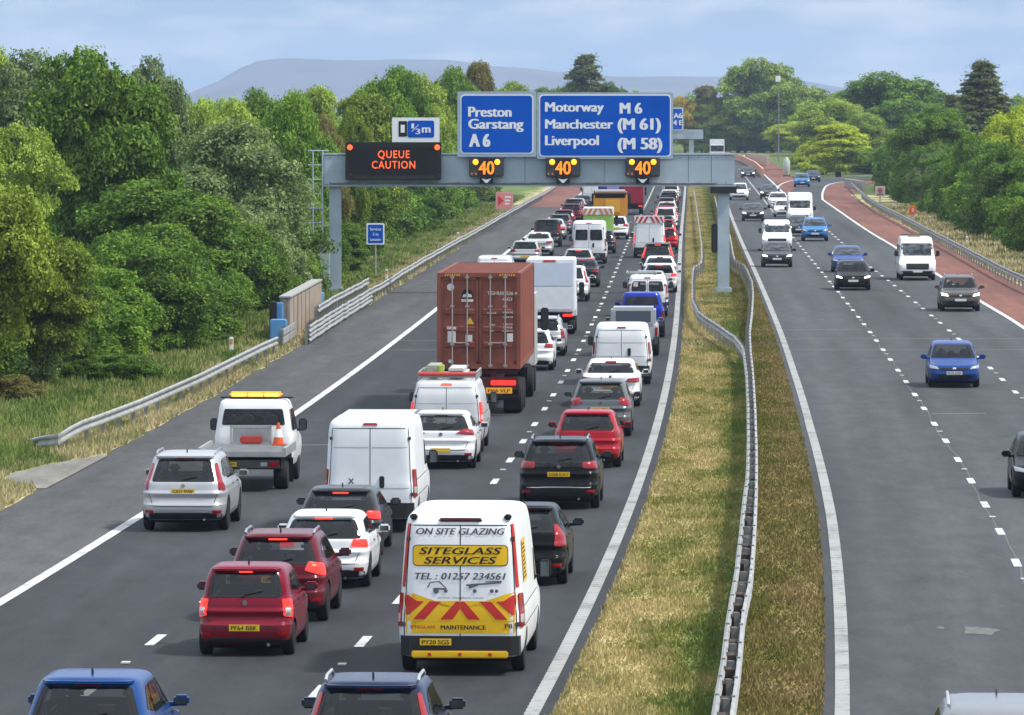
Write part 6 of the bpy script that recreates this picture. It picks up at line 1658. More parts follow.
post_sign(504.5, 219, 192, 17.5, 17, 'pale red works sign on two posts behind the left barrier', PINK, posts=2, border=mat('sign_pink', (.66, .36, .34), .5), content=red_txt)
def rs_txt(r_, w_, h_, zt):
    MB().prism(rrect(-w_*.25, w_*.25, zt-h_*.7, zt-h_*.2, .2), -.04, -.032).build('emblem', mat('sign_maroon', (.28, .08, .09), .5), r_)
    MB().box(-w_*.3, w_*.3, -.04, -.032, zt-h_*.9, zt-h_*.78).build('lettering', mat('sign_dark', (.1, .08, .08), .5), r_)
post_sign(880, 205, 186, 10, 10, 'small pale square sign with a dark emblem on the right verge', mat('sign_dusty', (.46, .38, .38), .5), border=mat('sign_edge', (.55, .45, .45), .5), content=rs_txt)
post_sign(698, 150, 120, 4, 5, 'tiny sign', SIGNWHITE) if False else None
# orange emergency telephone
x, Y = rd(912.5, 224); et = tag(empty('emergency_telephone', (x, Y, 0)), 'orange emergency telephone box on a pale post behind the right barrier', 'telephone box')
k = Y/FPX; ORG = mat('phone_orange', (.80, .13, .02), .5)
MB().box(-.16, .16, -.12, .12, 0, 11*k, bev=.02).build('pedestal', mat('phone_post', (.50, .48, .44), .6), et); MB().box(-.27, .27, -.22, .22, 8*k, 19*k, bev=.14).build('housing', ORG, et, True); MB().box(-.09, .09, -.24, -.215, 12*k, 16*k, bev=.01).build('door', mat('phone_panel', (.62, .45, .38), .5), et)
# marker posts
mk = None; MG = 'verge marker posts'
def marker(u, v, label, hpx=13):
    global mk
    x, Y = rd(u, v)
    if mk is None:
        r_ = empty('marker_post', (x, Y, 0)); MB().box(-.06, .06, -.05, .05, 0, 1.05, bev=.02).build('post', SIGNWHITE, r_); MB().box(-.045, .045, -.058, -.048, .62, .80).build('reflector', AMBER, r_)
        MB().box(-.05, .05, -.056, -.050, .84, .9).build('band', GREYPL, r_); mk = r_
    else: r_ = copy_tree(mk); r_.location = (x, Y, 0)
    k = Y/FPX; r_.scale = (1.35, 1.3, hpx*k/1.05); return tag(r_, label, 'marker post', MG)
marker(231, 354, 'white marker post with orange reflector behind the near left barrier', 17); marker(386.5, 281, 'white marker post behind the left barrier just beyond the blue sign', 12)
marker(458, 243, 'white marker post behind the left barrier left of the pale red sign', 11); marker(967, 246, 'white marker post on the right verge nearest the photo edge', 10); marker(930, 224, 'small white marker post on the right verge next to the orange telephone', 8)
marker(512, 214, 'short pale marker post to the right of the pale red sign', 7)
# litter: one white scrap on the median
# far gantry beyond the main one
FY = 760.0; fx = lambda u: (u-512)*FY/FPX; fz = lambda v: HC-(v-YH)*FY/FPX
g2 = tag(empty('far_gantry', (0, FY, 0)), 'distant pale blue-grey gantry seen past the end of the near one', 'gantry')
MB().box(fx(560), fx(703), -.5, .5, fz(139), fz(129.5), bev=.04).build('beam', GANTRY, g2); MB().box(fx(689), fx(693.5), -.3, .3, 0, fz(139)).build('leg', GANTRY, g2); MB().box(fx(561), fx(566), -.3, .3, 0, fz(139)).build('leg', GANTRY, g2)
s4 = tag(empty('direction_sign', (0, FY, 0)), 'small blue sign on the distant gantry beside the Manchester panel', 'road sign')
sign_panel('s', s4, fx(668), fx(683.5), fz(131), fz(107), -.8, gap=.15)
for i, (a, b) in enumerate(((113, 118), (120, 125))): lettering('lettering', '4 E' if i else 'A6', SIGNWHITE, s4, fx(677.5), fz(b), (b-a)*FY/FPX, y=-.84, offset=.03)
# camera mast above the far trees
x, Y = (778.5-512)*1020/FPX, 1020.0; cm = tag(empty('camera_mast', (x, Y, 0)), 'slim grey CCTV mast with a white camera rising in front of the far trees', 'camera mast')
MB().tube((0, 0, 0), (0, 0, HC+(106-80)*Y/FPX), .09, .07, n=8).build('mast', GALVD, cm); MB().box(-.55, .3, -.3, .3, HC+24*Y/FPX, HC+30*Y/FPX, bev=.08).build('camera_head', SIGNWHITE, cm)
# far right works: orange mesh barrier and cream parapet
def wall_line(name, label, cat, pts, h0, m, th=.25):
    r_ = tag(empty(name, (0, 0, 0)), label, cat); P_ = np.array(pts)
    q = MB(); n = len(P_); T = np.gradient(P_, axis=0); T /= np.linalg.norm(T, axis=1)[:, None]; N = np.c_[T[:, 1], -T[:, 0]]*th/2
    V = []
    for p, nn in zip(P_, N): V += [(p[0]-nn[0], p[1]-nn[1], 0), (p[0]+nn[0], p[1]+nn[1], 0), (p[0]+nn[0], p[1]+nn[1], h0), (p[0]-nn[0], p[1]-nn[1], h0)]
    Fc = [(4*i+a, 4*i+(a+1) % 4, 4*i+4+(a+1) % 4, 4*i+4+a) for i in range(n-1) for a in range(4)]+[(0, 1, 2, 3), tuple(4*(n-1)+a for a in (3, 2, 1, 0))]
    q.add(V, Fc); q.build('panel', m, r_); return r_
wall_line('works_fence', 'low orange barrier curving along the far red shoulder', 'barrier', resample([W(724, 158), W(740, 161), W(755, 169), W(763, 177)], 12), 1.1, mat('fence_orange', (.62, .30, .20), .6, var=.1))
wall_line('retaining_wall', 'cream concrete wall at the foot of the far trees', 'wall', [W(746, 163.5), W(768, 166)], 1.7, mat('cream_concrete', (.46, .38, .30), .8, var=.15), .4)
wall_line('low_wall', 'pale low wall behind the barrier at the top of the slip road', 'wall', [W(846, 187), W(864, 190)], 1.0, mat('pale_wall', (.34, .32, .29), .8), .4)
wt = tag(empty('white_cowl', (*W(786.5, 176), 0)), 'slender pale grey cone shaped object in front of the lime tree', 'marker')
k = W(786.5, 176)[1]/FPX; MB().lathe([(0, .25), (.9, .45), (2.0, .45), (19*k, .12)], 14, 'z').build('shell', mat('pale_shell', (.50, .56, .52), .6), wt, True); MB().lathe([(-.0, .5), (.15, .5)], 14, 'z').build('foot', GREYPL, wt)

# ---------------- trees ----------------
def leaf_mat(name, lo, mid_, hi):
    m, n, l, b = node_mat(name)
    oi = n.new('ShaderNodeObjectInfo'); tc_n = n.new('ShaderNodeTexCoord')
    a = noise(n, l, tc_n.outputs['Object'], .55, 3, .5); c_ = noise(n, l, tc_n.outputs['Object'], 3.5, 2, .5)
    ge = n.new('ShaderNodeNewGeometry')
    m1 = n.new('ShaderNodeMath'); m1.operation = 'MULTIPLY_ADD'; m1.inputs[1].default_value = .5; l.new(ge.outputs['Random Per Island'], m1.inputs[0]); l.new(a, m1.inputs[2])
    m2 = n.new('ShaderNodeMath'); m2.operation = 'MULTIPLY_ADD'; m2.inputs[1].default_value = .35; l.new(c_, m2.inputs[0]); l.new(m1.outputs[0], m2.inputs[2])
    m3 = n.new('ShaderNodeMath'); m3.operation = 'MULTIPLY_ADD'; m3.inputs[1].default_value = .18; l.new(oi.outputs['Random'], m3.inputs[0]); l.new(m2.outputs[0], m3.inputs[2])
    col = ramp(n, l, maprange(n, l, m3.outputs[0], .60, 1.35, 0, 1), [(0, lo), (.5, mid_), (1, hi)])
    l.new(col, b.inputs['Base Color']); b.inputs['Roughness'].default_value = .65; b.inputs['Specular IOR Level'].default_value = .18
    tr_ = n.new('ShaderNodeBsdfTranslucent'); mxs = n.new('ShaderNodeMixShader'); mxs.inputs[0].default_value = .28
    br = mixc(n, l, col, (1.3, 1.45, .6), 1.0, 'MULTIPLY'); l.new(br, tr_.inputs['Color'])
    l.new(b.outputs[0], mxs.inputs[1]); l.new(tr_.outputs[0], mxs.inputs[2]); l.new(mxs.outputs[0], n['Material Output'].inputs['Surface'])
    return m
LM = {
 'green': leaf_mat('leaf_green', (0.034, 0.071, 0.007), (0.123, 0.220, 0.023), (0.285, 0.448, 0.058)),
 'dark': leaf_mat('leaf_dark', (0.023, 0.048, 0.006), (0.083, 0.157, 0.018), (0.207, 0.337, 0.042)),
 'grey': leaf_mat('leaf_grey_green', (0.047, 0.075, 0.025), (0.154, 0.220, 0.079), (0.347, 0.435, 0.187)),
 'lime': leaf_mat('leaf_lime', (0.135, 0.192, 0.008), (0.389, 0.471, 0.026), (0.681, 0.736, 0.070)),
 'light': leaf_mat('leaf_light', (0.083, 0.130, 0.017), (0.245, 0.340, 0.049), (0.491, 0.601, 0.117)),
 'olive': leaf_mat('leaf_olive', (0.047, 0.077, 0.008), (0.155, 0.219, 0.026), (0.352, 0.437, 0.058)),
 'brown': leaf_mat('leaf_brownish', (0.068, 0.061, 0.020), (0.185, 0.168, 0.053), (0.381, 0.329, 0.117)),
 'pine': leaf_mat('needle_dark', (0.030, 0.041, 0.015), (0.108, 0.129, 0.049), (0.269, 0.286, 0.117)),
 'gold': leaf_mat('leaf_gold', (0.170, 0.138, 0.014), (0.449, 0.340, 0.028), (0.737, 0.558, 0.075)),
}
BARK = mat('bark', (.075, .060, .045), .9, var=.3, vscale=4, bump=.3, bscale=12)
TV = {}
def tree_proto(kind, seed):
    """unit tree about 1 high and 1 wide at scale; returns trunk, limbs, crown meshes"""
    if (kind, seed) in TV: return TV[(kind, seed)]
    rs = np.random.RandomState(seed*17+len(kind)); H = 10.0
    P_ = []; Rr_ = []
    if kind == 'round':
        for i in range(95):
            d = rs.randn(3); d /= np.linalg.norm(d); r_ = rs.rand()**.28
            c = np.array([d[0]*3.6*r_, d[1]*3.6*r_, 5.4+d[2]*3.9*r_])
            c[:2] *= 1.0+.18*math.sin(3*math.atan2(c[1], c[0])+seed)-.10*max(0, (c[2]-6)/3)
            P_.append(c); Rr_.append(.55+.75*rs.rand())
    elif kind == 'tall':
        for i in range(95):
            z = 1.0+8.6*rs.rand()**.85; w_ = 2.3*math.sin(math.pi*min(1, (z+1.0)/11.2))**.7
            a = rs.rand()*6.283; r_ = w_*rs.rand()**.4; P_.append(np.array([math.cos(a)*r_, math.sin(a)*r_, z])); Rr_.append(.45+.65*rs.rand())
    elif kind == 'loose':
        for i in range(70):
            d = rs.randn(3); d /= np.linalg.norm(d); r_ = rs.rand()**.35
            P_.append(np.array([d[0]*3.8*r_, d[1]*3.8*r_, 5.6+d[2]*4.0*r_])); Rr_.append(.35+.65*rs.rand())
    elif kind == 'shrub':
        for i in range(80):
            a = rs.rand()*6.283; r_ = 4.6*rs.rand()**.5; z = .5+rs.rand()*(7.0-.18*r_**2.0); P_.append(np.array([math.cos(a)*r_, math.sin(a)*r_, z])); Rr_.append(.6+.8*rs.rand())
    elif kind == 'conifer':
        for i in range(330):
            z = 1.0+8.7*rs.rand()**.9; w_ = 2.6*(1-(z-1.0)/9.0)**.8+.05; a = rs.rand()*6.283; r_ = w_*rs.rand()**.5*(1+.12*math.sin(z*5.5+a))
            P_.append(np.array([math.cos(a)*r_, math.sin(a)*r_, z-.30*r_])); Rr_.append(.16+.22*rs.rand()*(1.2-z/10))
    P_, Rr_ = np.array(P_), np.array(Rr_)
    per = {'round': 760, 'tall': 700, 'loose': 520, 'shrub': 760, 'conifer': 160}[kind]
    wts = Rr_**2/np.mean(Rr_**2); N = (per*wts).astype(int); idx = np.repeat(np.arange(len(P_)), N); n = len(idx)
    d = rs.randn(n, 3); d /= np.linalg.norm(d, axis=1)[:, None]; d[:, 2] = np.where(d[:, 2] < -.25, -d[:, 2], d[:, 2])
    rad = Rr_[idx]*(.72+.38*rs.rand(n)**.7)*(1+.25*np.sin(d[:, 0]*5+idx)*np.sin(d[:, 1]*6+idx*2))
    c = P_[idx]+d*rad[:, None]*np.array([1.08, 1.08, .82])
    outl = rs.rand(n) < .06; c[outl] += d[outl]*rs.rand(outl.sum())[:, None]*.35
    keep = c[:, 2] > .05; c, d = c[keep], d[keep]; n = len(c)
    nrm = d*.8+rs.randn(n, 3)*.55+np.array([0, 0, .35]); nrm /= np.linalg.norm(nrm, axis=1)[:, None]
    t = np.cross(nrm, rs.randn(n, 3)); t /= np.linalg.norm(t, axis=1)[:, None]; b_ = np.cross(nrm, t)
    s = {'round': .105, 'tall': .10, 'loose': .09, 'shrub': .12, 'conifer': .09}[kind]*(.6+.8*rs.rand(n)); 
    asp = .55 if kind != 'conifer' else .35
    V = np.empty((n, 4, 3)); V[:, 0] = c-t*s[:, None]; V[:, 1] = c-b_*(s*asp)[:, None]+nrm*(s*.15)[:, None]; V[:, 2] = c+t*s[:, None]; V[:, 3] = c+b_*(s*asp)[:, None]+nrm*(s*.15)[:, None]
    me = bpy.data.meshes.new('crown'); me.vertices.add(n*4); me.loops.add(n*4); me.polygons.add(n)
    me.vertices.foreach_set('co', V.ravel()); me.loops.foreach_set('vertex_index', np.arange(n*4, dtype=np.int32))
    me.polygons.foreach_set('loop_start', np.arange(0, n*4, 4, dtype=np.int32)); me.polygons.foreach_set('loop_total', np.full(n, 4, dtype=np.int32)); me.update()
    tk = MB(); top = 8.3 if kind in ('conifer', 'tall') else 5.0; pr = np.array([0., 0., 0.]); r0 = .26
    for k in range(5):
        q = np.array([rs.randn()*.10, rs.randn()*.10, top*(k+1)/5]); r1 = r0*.8; tk.tube(pr, q, r0, r1, n=9); pr, r0 = q, r1
    lb = MB()
    for j in np.argsort(-Rr_)[:26]:
        z = min(P_[j][2]*.55, top*.95); a = np.array([0, 0, max(.8, z)]); m_ = (a+P_[j])/2+rs.randn(3)*.2+np.array([0, 0, .25]); lb.tube(a, m_, .095, .06, n=6); lb.tube(m_, P_[j], .06, .02, n=6)
        for _ in range(3):
            e_ = P_[j]+rs.randn(3)*Rr_[j]*.7; lb.tube(P_[j], e_, .02, .008, n=4)
    def mk_(mb, nm):
        o = mb.build(nm, BARK); d_ = o.data; bpy.data.objects.remove(o); return d_
    TV[(kind, seed)] = (mk_(tk, 'trunk'), mk_(lb, 'limbs'), me); return TV[(kind, seed)]
WIDTH = {'round': 8.6, 'tall': 5.6, 'loose': 8.8, 'shrub': 10.5, 'conifer': 5.2}
rnd_t = random.Random(5)
def tree(u, vtop, Y, wpx, kind, leaf, label, group, name=None, seed=None, cat='tree'):
    """crown centred above pixel column u, its top at height row vtop, standing Y metres away"""
    if Y < 655 and group is LG:          # stand clear of the barrier
        while u+wpx*.5 > 512+(float(FX(Y))-17.2)*FPX/Y and Y < 900: Y += 4
    if Y < 790 and group in (RG_,):
        while u-wpx*.5 < 512+(float(FX(Y))+float(oL(Y))+6.0)*FPX/Y and Y < 900: Y += 4
    if u > 640 and group in (FG, RG_, 'scrub fringe beyond the slip road'):
        while u-wpx*.42 < 512+(float(FX(Y))+15.3)*FPX/Y and 640 < Y < 1215: Y += 5
    h = HC+(YH-vtop)*Y/FPX; w_ = wpx*Y/FPX; x = (u-512)*Y/FPX
    seed = seed if seed is not None else rnd_t.randrange(3)
    tm_, lm_, cm_ = tree_proto(kind, seed)
    r_ = tag(empty(name or {'round': 'broadleaf_tree', 'tall': 'slender_tree', 'loose': 'broadleaf_tree', 'shrub': 'shrub', 'conifer': 'conifer_tree'}[kind], (x, Y, 0), rnd_t.random()*6.28), label, cat, group)
    sz = h/(9.9 if kind != 'shrub' else 7.9); sx_ = w_/WIDTH[kind]; r_.scale = (sx_, sx_, sz)
    obj('trunk', tm_, None, r_); 
    if not lm_.materials: lm_.materials.append(BARK)
    obj('limb', lm_, None, r_)
    if not cm_.materials: cm_.materials.append(LM['green'])
    c = obj('crown', cm_, None, r_); c.material_slots[0].link = 'OBJECT'; c.material_slots[0].material = LM[leaf]
    return r_
LG, RG_, FG = 'trees behind the left barrier', 'trees behind the right barrier', 'trees beyond the far road'
T = tree
# left side, near to far
T(-25, 168, 190, 150, 'round', 'olive', 'yellowish green tree cut by the left edge of the photo', LG)
T(45, 222, 200, 120, 'round', 'olive', 'olive bush full of pale twigs at the left, above the long grass', LG)
T(168, 262, 196, 150, 'shrub', 'dark', 'dense dark green bush lowest among the left trees', LG)
T(250, 300, 214, 90, 'shrub', 'green', 'mid green bush beside the marker post and near barrier', LG)
T(165, 178, 222, 190, 'round', 'dark', 'big dark green tree in the middle of the left bank', LG)
T(232, 128, 250, 160, 'round', 'grey', 'broad grey-green willow left of the gantry ladder', LG)
T(285, 175, 268, 110, 'loose', 'grey', 'smaller grey-green tree between the willow and the ladder', LG)
T(100, 44, 262, 165, 'round', 'dark', 'tallest dark green tree on the left rising above the skyline', LG)
T(20, 120, 240, 130, 'loose', 'light', 'light green tree at the left edge behind the olive tree', LG)
T(30, 56, 330, 150, 'round', 'grey', 'pale grey-green tree on the left skyline', LG)
T(150, 62, 340, 90, 'round', 'grey', 'pale crown peeping over the right shoulder of the tallest left tree', LG)
T(-15, 44, 350, 110, 'round', 'light', 'light green crown in the top left corner of the tree line', LG)
T(196, 96, 360, 90, 'round', 'light', 'light green tree under the left end of the hill', LG)
T(232, 104, 330, 90, 'loose', 'light', 'pale green tree right of the tallest left tree', LG)
T(262, 92, 380, 80, 'round', 'green', 'green tree on the skyline left of the queue caution board', LG)
T(296, 98, 318, 85, 'round', 'green', 'rounded green tree behind the top of the ladder', LG)
T(318, 92, 420, 60, 'tall', 'light', 'narrow light green tree behind the ladder top', LG)
T(326, 120, 335, 60, 'loose', 'brown', 'bare brownish tree behind the message board', LG)
T(352, 112, 345, 55, 'loose', 'olive', 'olive green half bare tree, under the small distance sign', LG)
T(388, 64, 440, 95, 'round', 'green', 'tall rounded green tree behind the small distance sign', LG)
T(365, 100, 360, 80, 'tall', 'olive', 'olive green tree just above the message board', LG)
T(425, 78, 430, 70, 'round', 'light', 'light green tree left of the Preston sign', LG)
T(455, 72, 460, 75, 'round', 'green', 'green crown rising over the top left corner of the Preston sign', LG)
T(478, 68, 480, 40, 'tall', 'brown', 'dark brownish treetop above the Preston sign', LG)
T(505, 80, 500, 70, 'round', 'light', 'light green crown showing over the Preston sign', LG)
T(540, 86, 520, 60, 'round', 'green', 'green crown above the gap between the two big signs', LG)
T(586, 53, 560, 105, 'conifer', 'pine', 'dark pointed conifer above the Motorway sign', LG)
T(566, 80, 545, 60, 'round', 'green', 'green tree at the left foot of the dark conifer', LG)
T(612, 84, 600, 50, 'round', 'dark', 'dark green crown right of the conifer above the sign', LG)
for i, (u, vt, Y, w_, k_, lf, lab) in enumerate([
 (300, 205, 300, 90, 'shrub', 'dark', 'dark bush behind the foot of the ladder'),
 (400, 160, 330, 110, 'round', 'dark', 'dark tree showing below the message board right of the gantry leg'),
 (360, 170, 318, 60, 'tall', 'dark', 'shaded slender tree between the gantry leg and the blue sign'),
 (445, 165, 385, 100, 'round', 'dark', 'dark tree under the left end of the Preston sign'),
 (500, 170, 440, 85, 'round', 'dark', 'dark tree behind the pale red sign'),
 (415, 190, 352, 70, 'shrub', 'dark', 'shaded bush on the bank right of the blue sign'),
 (470, 185, 400, 70, 'shrub', 'dark', 'dark bush on the bank left of the pale red sign'),
 (372, 252, 315, 60, 'shrub', 'light', 'low light green bush under the blue sign'),
 (440, 222, 372, 70, 'shrub', 'olive', 'low olive bush on the grassy bank above the long barrier'),
 (496, 205, 425, 45, 'shrub', 'light', 'low pale bush around the posts of the red sign'),
 (540, 176, 520, 60, 'shrub', 'dark', 'dark bush just under the gantry beam at the bend of the left barrier'),
 (60, 335, 205, 90, 'shrub', 'dark', 'dark low bush over the long grass at far left'),
 (8, 372, 190, 70, 'shrub', 'brown', 'greyish bramble bush at the left edge above the grass'),
 (210, 330, 218, 60, 'shrub', 'dark', 'dark low bush behind the white marker post with reflector'),
 (120, 350, 204, 80, 'shrub', 'dark', 'dark hedge bush between long grass and tall trees'),
 (318, 262, 290, 50, 'shrub', 'green', 'small green bush at the foot of the ladder'),
 (345, 225, 330, 50, 'tall', 'dark', 'thin shaded tree directly behind the gantry leg')]):
    T(u, vt, Y, w_, k_, lf, lab, LG, cat='bush' if k_ == 'shrub' else 'tree')
# far end and right side
for i, (u, vt, Y, w_, k_, lf, lab) in enumerate([
 (640, 98, 900, 50, 'round', 'green', 'distant green tree hidden mostly by the Manchester sign'),
 (685, 95, 1010, 40, 'round', 'gold', 'golden yellow tree right of the Manchester sign'),
 (706, 88, 1060, 36, 'tall', 'brown', 'thin dark treetop behind the golden tree'),
 (712, 100, 960, 55, 'round', 'light', 'light green tree right of the golden tree'),
 (702, 126, 1180, 40, 'shrub', 'light', 'pale bush under the distant gantry arm'),
 (738, 104, 930, 75, 'round', 'light', 'mid green tree behind the white lorry'),
 (762, 60, 1000, 100, 'round', 'light', 'tallest rounded tree of the central clump'),
 (738, 120, 880, 50, 'shrub', 'green', 'green bush behind the cream wall'),
 (795, 84, 900, 100, 'round', 'light', 'olive green tree right of the camera mast'),
 (772, 104, 860, 70, 'round', 'green', 'darker green tree below the camera mast'),
 (828, 98, 860, 90, 'round', 'light', 'light green tree sloping down to the slip road'),
 (838, 126, 800, 66, 'tall', 'lime', 'yellow-green slender tree above the slip road'),
 (798, 122, 820, 70, 'round', 'lime', 'bright lime green tree at the slip road nose'),
 (823, 148, 822, 50, 'shrub', 'lime', 'yellow-green bush to the right of the lime tree'),
 (757, 136, 850, 46, 'shrub', 'dark', 'dark bush left of the lime tree behind the works fence'),
 (892, 74, 600, 135, 'round', 'green', 'large spreading green tree above the pale square sign'),
 (865, 112, 640, 60, 'round', 'light', 'light tree at the left edge of the right hand wood'),
 (858, 150, 610, 50, 'shrub', 'dark', 'dark bush at the top of the slip road'),
 (935, 104, 560, 90, 'round', 'green', 'green tree between the spreading tree and the tall conifer'),
 (982, 60, 640, 125, 'conifer', 'pine', 'tall pale topped conifer on the right skyline'),
 (1015, 108, 520, 80, 'round', 'lime', 'yellow-green tree at the right edge of the skyline'),
 (952, 94, 700, 75, 'conifer', 'pine', 'smaller dark conifer left of the tall one'),
 (1040, 98, 560, 80, 'round', 'light', 'light green tree leaving the frame at the upper right'),
 (880, 150, 520, 80, 'round', 'dark', 'dark tree behind the pale square sign'),
 (925, 135, 480, 100, 'round', 'dark', 'broad dark tree behind the orange telephone'),
 (975, 140, 440, 110, 'round', 'green', 'mid green tree right of the orange telephone'),
 (1030, 150, 410, 110, 'round', 'dark', 'dark tree at the right edge behind the barrier'),
 (900, 178, 470, 50, 'shrub', 'olive', 'olive bush behind the orange telephone'),
 (945, 190, 430, 70, 'shrub', 'green', 'green bush right of the orange telephone'),
 (990, 200, 395, 70, 'shrub', 'dark', 'dark bush by the right marker post'),
 (1035, 215, 370, 70, 'shrub', 'dark', 'darkest bush at the right edge above the barrier'),
 (772, 112, 1190, 64, 'round', 'green', 'mid green tree closing the gap behind the camera mast'),
 (745, 122, 1195, 56, 'round', 'light', 'light green tree low behind the cream wall'),
 (722, 116, 1200, 50, 'round', 'green', 'green tree directly behind the white lorry cab'),
 (808, 112, 1150, 60, 'round', 'green', 'green tree between the lime tree and the olive crown'),
 (850, 118, 900, 60, 'round', 'green', 'green tree over the head of the slip road'),
 (848, 165, 680, 30, 'shrub', 'green', 'small green bush over the crest of the slip road')]):
    T(u, vt, Y, w_, k_, lf, lab, FG if Y > 790 or u < 830 else RG_, cat='bush' if k_ == 'shrub' else 'tree')
rr = random.Random(11)
HB = 'hedge bushes hugging the left barrier'; HR = 'hedge bushes hugging the right barrier'; HF = 'hedge bushes beyond the left gantry leg'
bl = ['dark', 'green', 'dark', 'dark', 'green', 'dark', 'grey', 'dark', 'dark', 'green', 'dark', 'dark']
for i, Y in enumerate(np.arange(229, 322, 8.5)):
    w_ = rr.uniform(5.2, 7.5); h_ = rr.uniform(3.6, 5.6); x = float(FX(Y))-17.4-w_*.5-(1.2 if 232 < Y < 268 else 0)
    T(512+x*FPX/Y, YH+(HC-h_)*FPX/Y, Y, w_*FPX/Y, 'shrub', bl[i % 12], 'bush in the dense hedge pressed against the near left barrier', HB, seed=i % 3, cat='bush')
for i, Y in enumerate(np.arange(187, 228, 7.0)):
    w_ = rr.uniform(5.2, 7.0); h_ = rr.uniform(3.2, 4.6); x = float(FX(Y))-21.2+(Y-187)*.06-w_*.5
    T(512+x*FPX/Y, YH+(HC-h_)*FPX/Y, Y, w_*FPX/Y, 'shrub', bl[(i+4) % 12], 'dense bush behind the strip of long grass at the lower left', 'bushes behind the grass at the lower left', seed=(i+1) % 3, cat='bush')
for i, Y in enumerate(np.arange(318, 620, 17)):
    w_ = rr.uniform(6.5, 9); h_ = rr.uniform(5.0, 8.0); x = float(FX(Y))-18.4-w_*.5-(3.0 if Y % 90 < 30 else 0)
    T(512+x*FPX/Y, YH+(HC-h_)*FPX/Y, Y, w_*FPX/Y, 'shrub', bl[(i+3) % 12], 'bush at the foot of the trees along the far left verge', HF, seed=(i+1) % 3, cat='bush')
for i, Y in enumerate(np.arange(330, 700, 16)):
    w_ = rr.uniform(6.5, 9); h_ = rr.uniform(4.5, 7.5); x = float(FX(Y))+float(oL(Y))+6.3+w_*.5
    T(512+x*FPX/Y, YH+(HC-h_)*FPX/Y, Y, w_*FPX/Y, 'shrub', bl[(i+5) % 12], 'bush in the hedge along the back of the right barrier', HR, seed=(i+2) % 3, cat='bush')
for i, (u, vt, lf) in enumerate([(806, 146, 'lime'), (826, 150, 'light'), (846, 152, 'lime'), (868, 150, 'light'), (890, 146, 'dark'), (912, 146, 'green')]):
    T(u, vt, 830, 34, 'shrub', lf, 'low bush in the fringe of scrub beyond the slip road', 'scrub fringe beyond the slip road', seed=i % 3, cat='bush')
# bush screen where the slip road passes out of sight, and the filler wood far behind
for i, (u, vt, Y, w_, lf, lab) in enumerate([(875, 160, 800, 60, 'dark', 'shadowy tree where the slip road disappears'), (560, 150, 760, 60, 'dark', 'dark tree seen under the beam at the head of the queue'), (585, 150, 900, 60, 'green', 'green tree at the head of the left shoulder'), (905, 140, 760, 90, 'green', 'green tree deep in the right hand wood'), (1000, 130, 760, 120, 'green', 'wide green tree deep behind the tall conifer')]):
    T(u, vt, Y, w_, 'round', lf, lab, FG)
def wood(name, label, rows, leaf):
    """far-off wood that reads as one mass: many small crowns in one mesh"""
    rs = np.random.RandomState(3); CV = []
    for (u0, u1, Y, vt, step) in rows:
        for u in np.arange(u0, u1, step):
            h = HC+(YH-(vt+rs.rand()*9-3))*Y/FPX; x = (u+rs.randn()*3-512)*Y/FPX; w_ = step*1.0*Y/FPX
            n = 900; d = rs.randn(n, 3); d /= np.linalg.norm(d, axis=1)[:, None]; r_ = (.75+.35*rs.rand(n))*(1+.2*np.sin(d[:, 0]*6+u)*np.sin(d[:, 2]*7))
            c = np.array([x, Y+rs.rand()*60, h*.5])+d*r_[:, None]*np.array([w_*.62, w_*.62, h*.52])
            t = rs.randn(n, 3); t /= np.linalg.norm(t, axis=1)[:, None]; b_ = np.cross(d, t); s = .5+.4*rs.rand(n)
            V = np.empty((n, 4, 3)); V[:, 0] = c-t*s[:, None]; V[:, 1] = c-b_*s[:, None]*.6; V[:, 2] = c+t*s[:, None]; V[:, 3] = c+b_*s[:, None]*.6; CV.append(V.reshape(-1, 3))
    V = np.concatenate(CV); n = len(V)//4; me = bpy.data.meshes.new(name); me.vertices.add(n*4); me.loops.add(n*4); me.polygons.add(n)
    me.vertices.foreach_set('co', V.ravel()); me.loops.foreach_set('vertex_index', np.arange(n*4, dtype=np.int32)); me.polygons.foreach_set('loop_start', np.arange(0, n*4, 4, dtype=np.int32)); me.polygons.foreach_set('loop_total', np.full(n, 4, dtype=np.int32)); me.update()
    return tag(obj(name, me, LM[leaf]), label, 'woodland', kind='stuff')
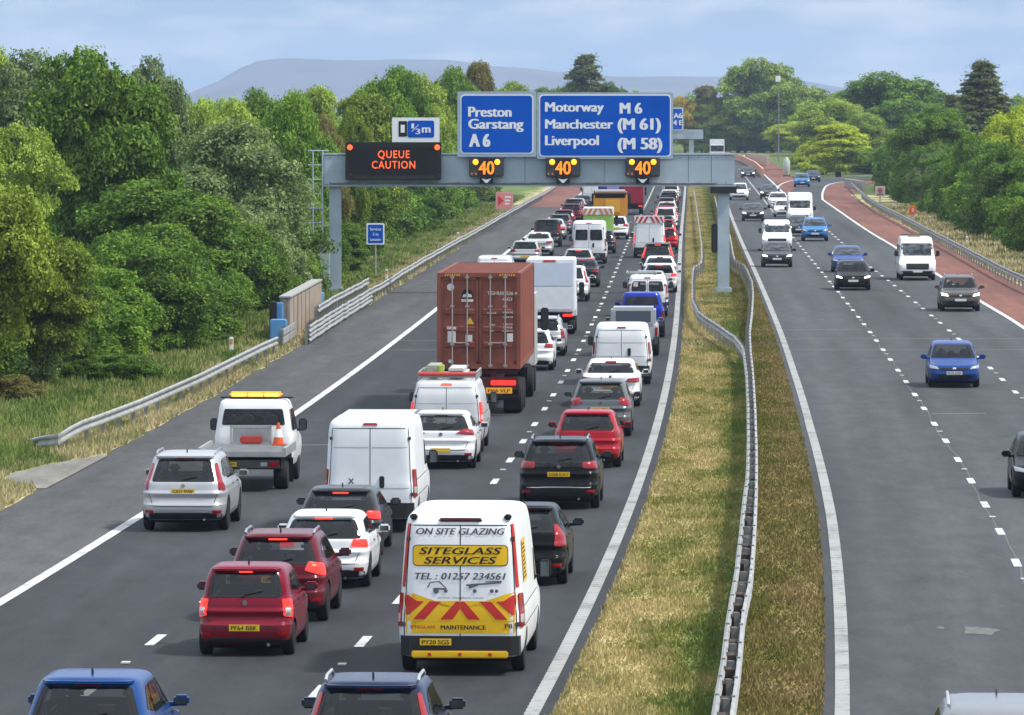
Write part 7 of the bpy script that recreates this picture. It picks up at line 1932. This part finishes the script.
wood('woodland', 'far green woodland closing the view behind the nearer trees', [(-60, 620, 1300, 100, 24), (600, 1090, 1500, 96, 22), (-60, 1090, 1250, 112, 26)], 'green')

# ---------------- hills ----------------
HY = 12000.0
def hill(name, prof, Y, m, depth=900):
    rs = np.random.RandomState(7); us = np.linspace(prof[0][0], prof[-1][0], 160); vt = np.interp(us, [p[0] for p in prof], [p[1] for p in prof])
    vt = vt+np.convolve(rs.randn(160), np.ones(9)/9, 'same')*1.5+np.convolve(rs.randn(160), np.ones(3)/3, 'same')*.35; V = []; K = 10
    for u, v in zip(us, vt):
        x = (u-512)*Y/FPX; h = max(2, HC+(YH-v)*Y/FPX)
        for k in range(K+1):
            t = k/K; V.append((x, Y-depth*(1-t), -1+(h+1)*(math.sin(t*math.pi/2)**1.5)+(rs.rand()-.5)*h*.03*(k not in (0, K))))
        V.append((x, Y+500, -1))
    k2 = K+2; Fc = [(i*k2+j, (i+1)*k2+j, (i+1)*k2+j+1, i*k2+j+1) for i in range(159) for j in range(K+1)]
    return tag(obj(name, mesh_from(V, Fc, True, 80), m), kind='structure')
HM = mat('moorland', (.085, .075, .085), .95, var=.6, vscale=.006)
hill('hills', [(-600, 112), (60, 110), (150, 106), (195, 92), (225, 79), (245, 67), (262, 60.5), (285, 58.5), (340, 60), (400, 58.5), (450, 60), (490, 66), (520, 67), (560, 72), (620, 76), (700, 76.5), (760, 77.5), (800, 80), (840, 87), (870, 94), (950, 100), (1100, 108), (1500, 112)], HY, HM)
# ---------------- the air between ----------------
hz = MB().box(-4200, 4200, -260, 15500, -2, 190).build('haze', None)
hm, n_, l_, b_ = node_mat('haze_air'); n_.remove(b_); pv = n_.new('ShaderNodeVolumePrincipled'); pv.inputs['Density'].default_value = .000105; pv.inputs['Color'].default_value = (.60, .76, 1.0, 1); pv.inputs['Anisotropy'].default_value = .2
l_.new(pv.outputs[0], n_['Material Output'].inputs['Volume']); hz.data.materials.append(hm); tag(hz, 'thin pale blue summer haze over the road and hills', 'haze', kind='stuff')
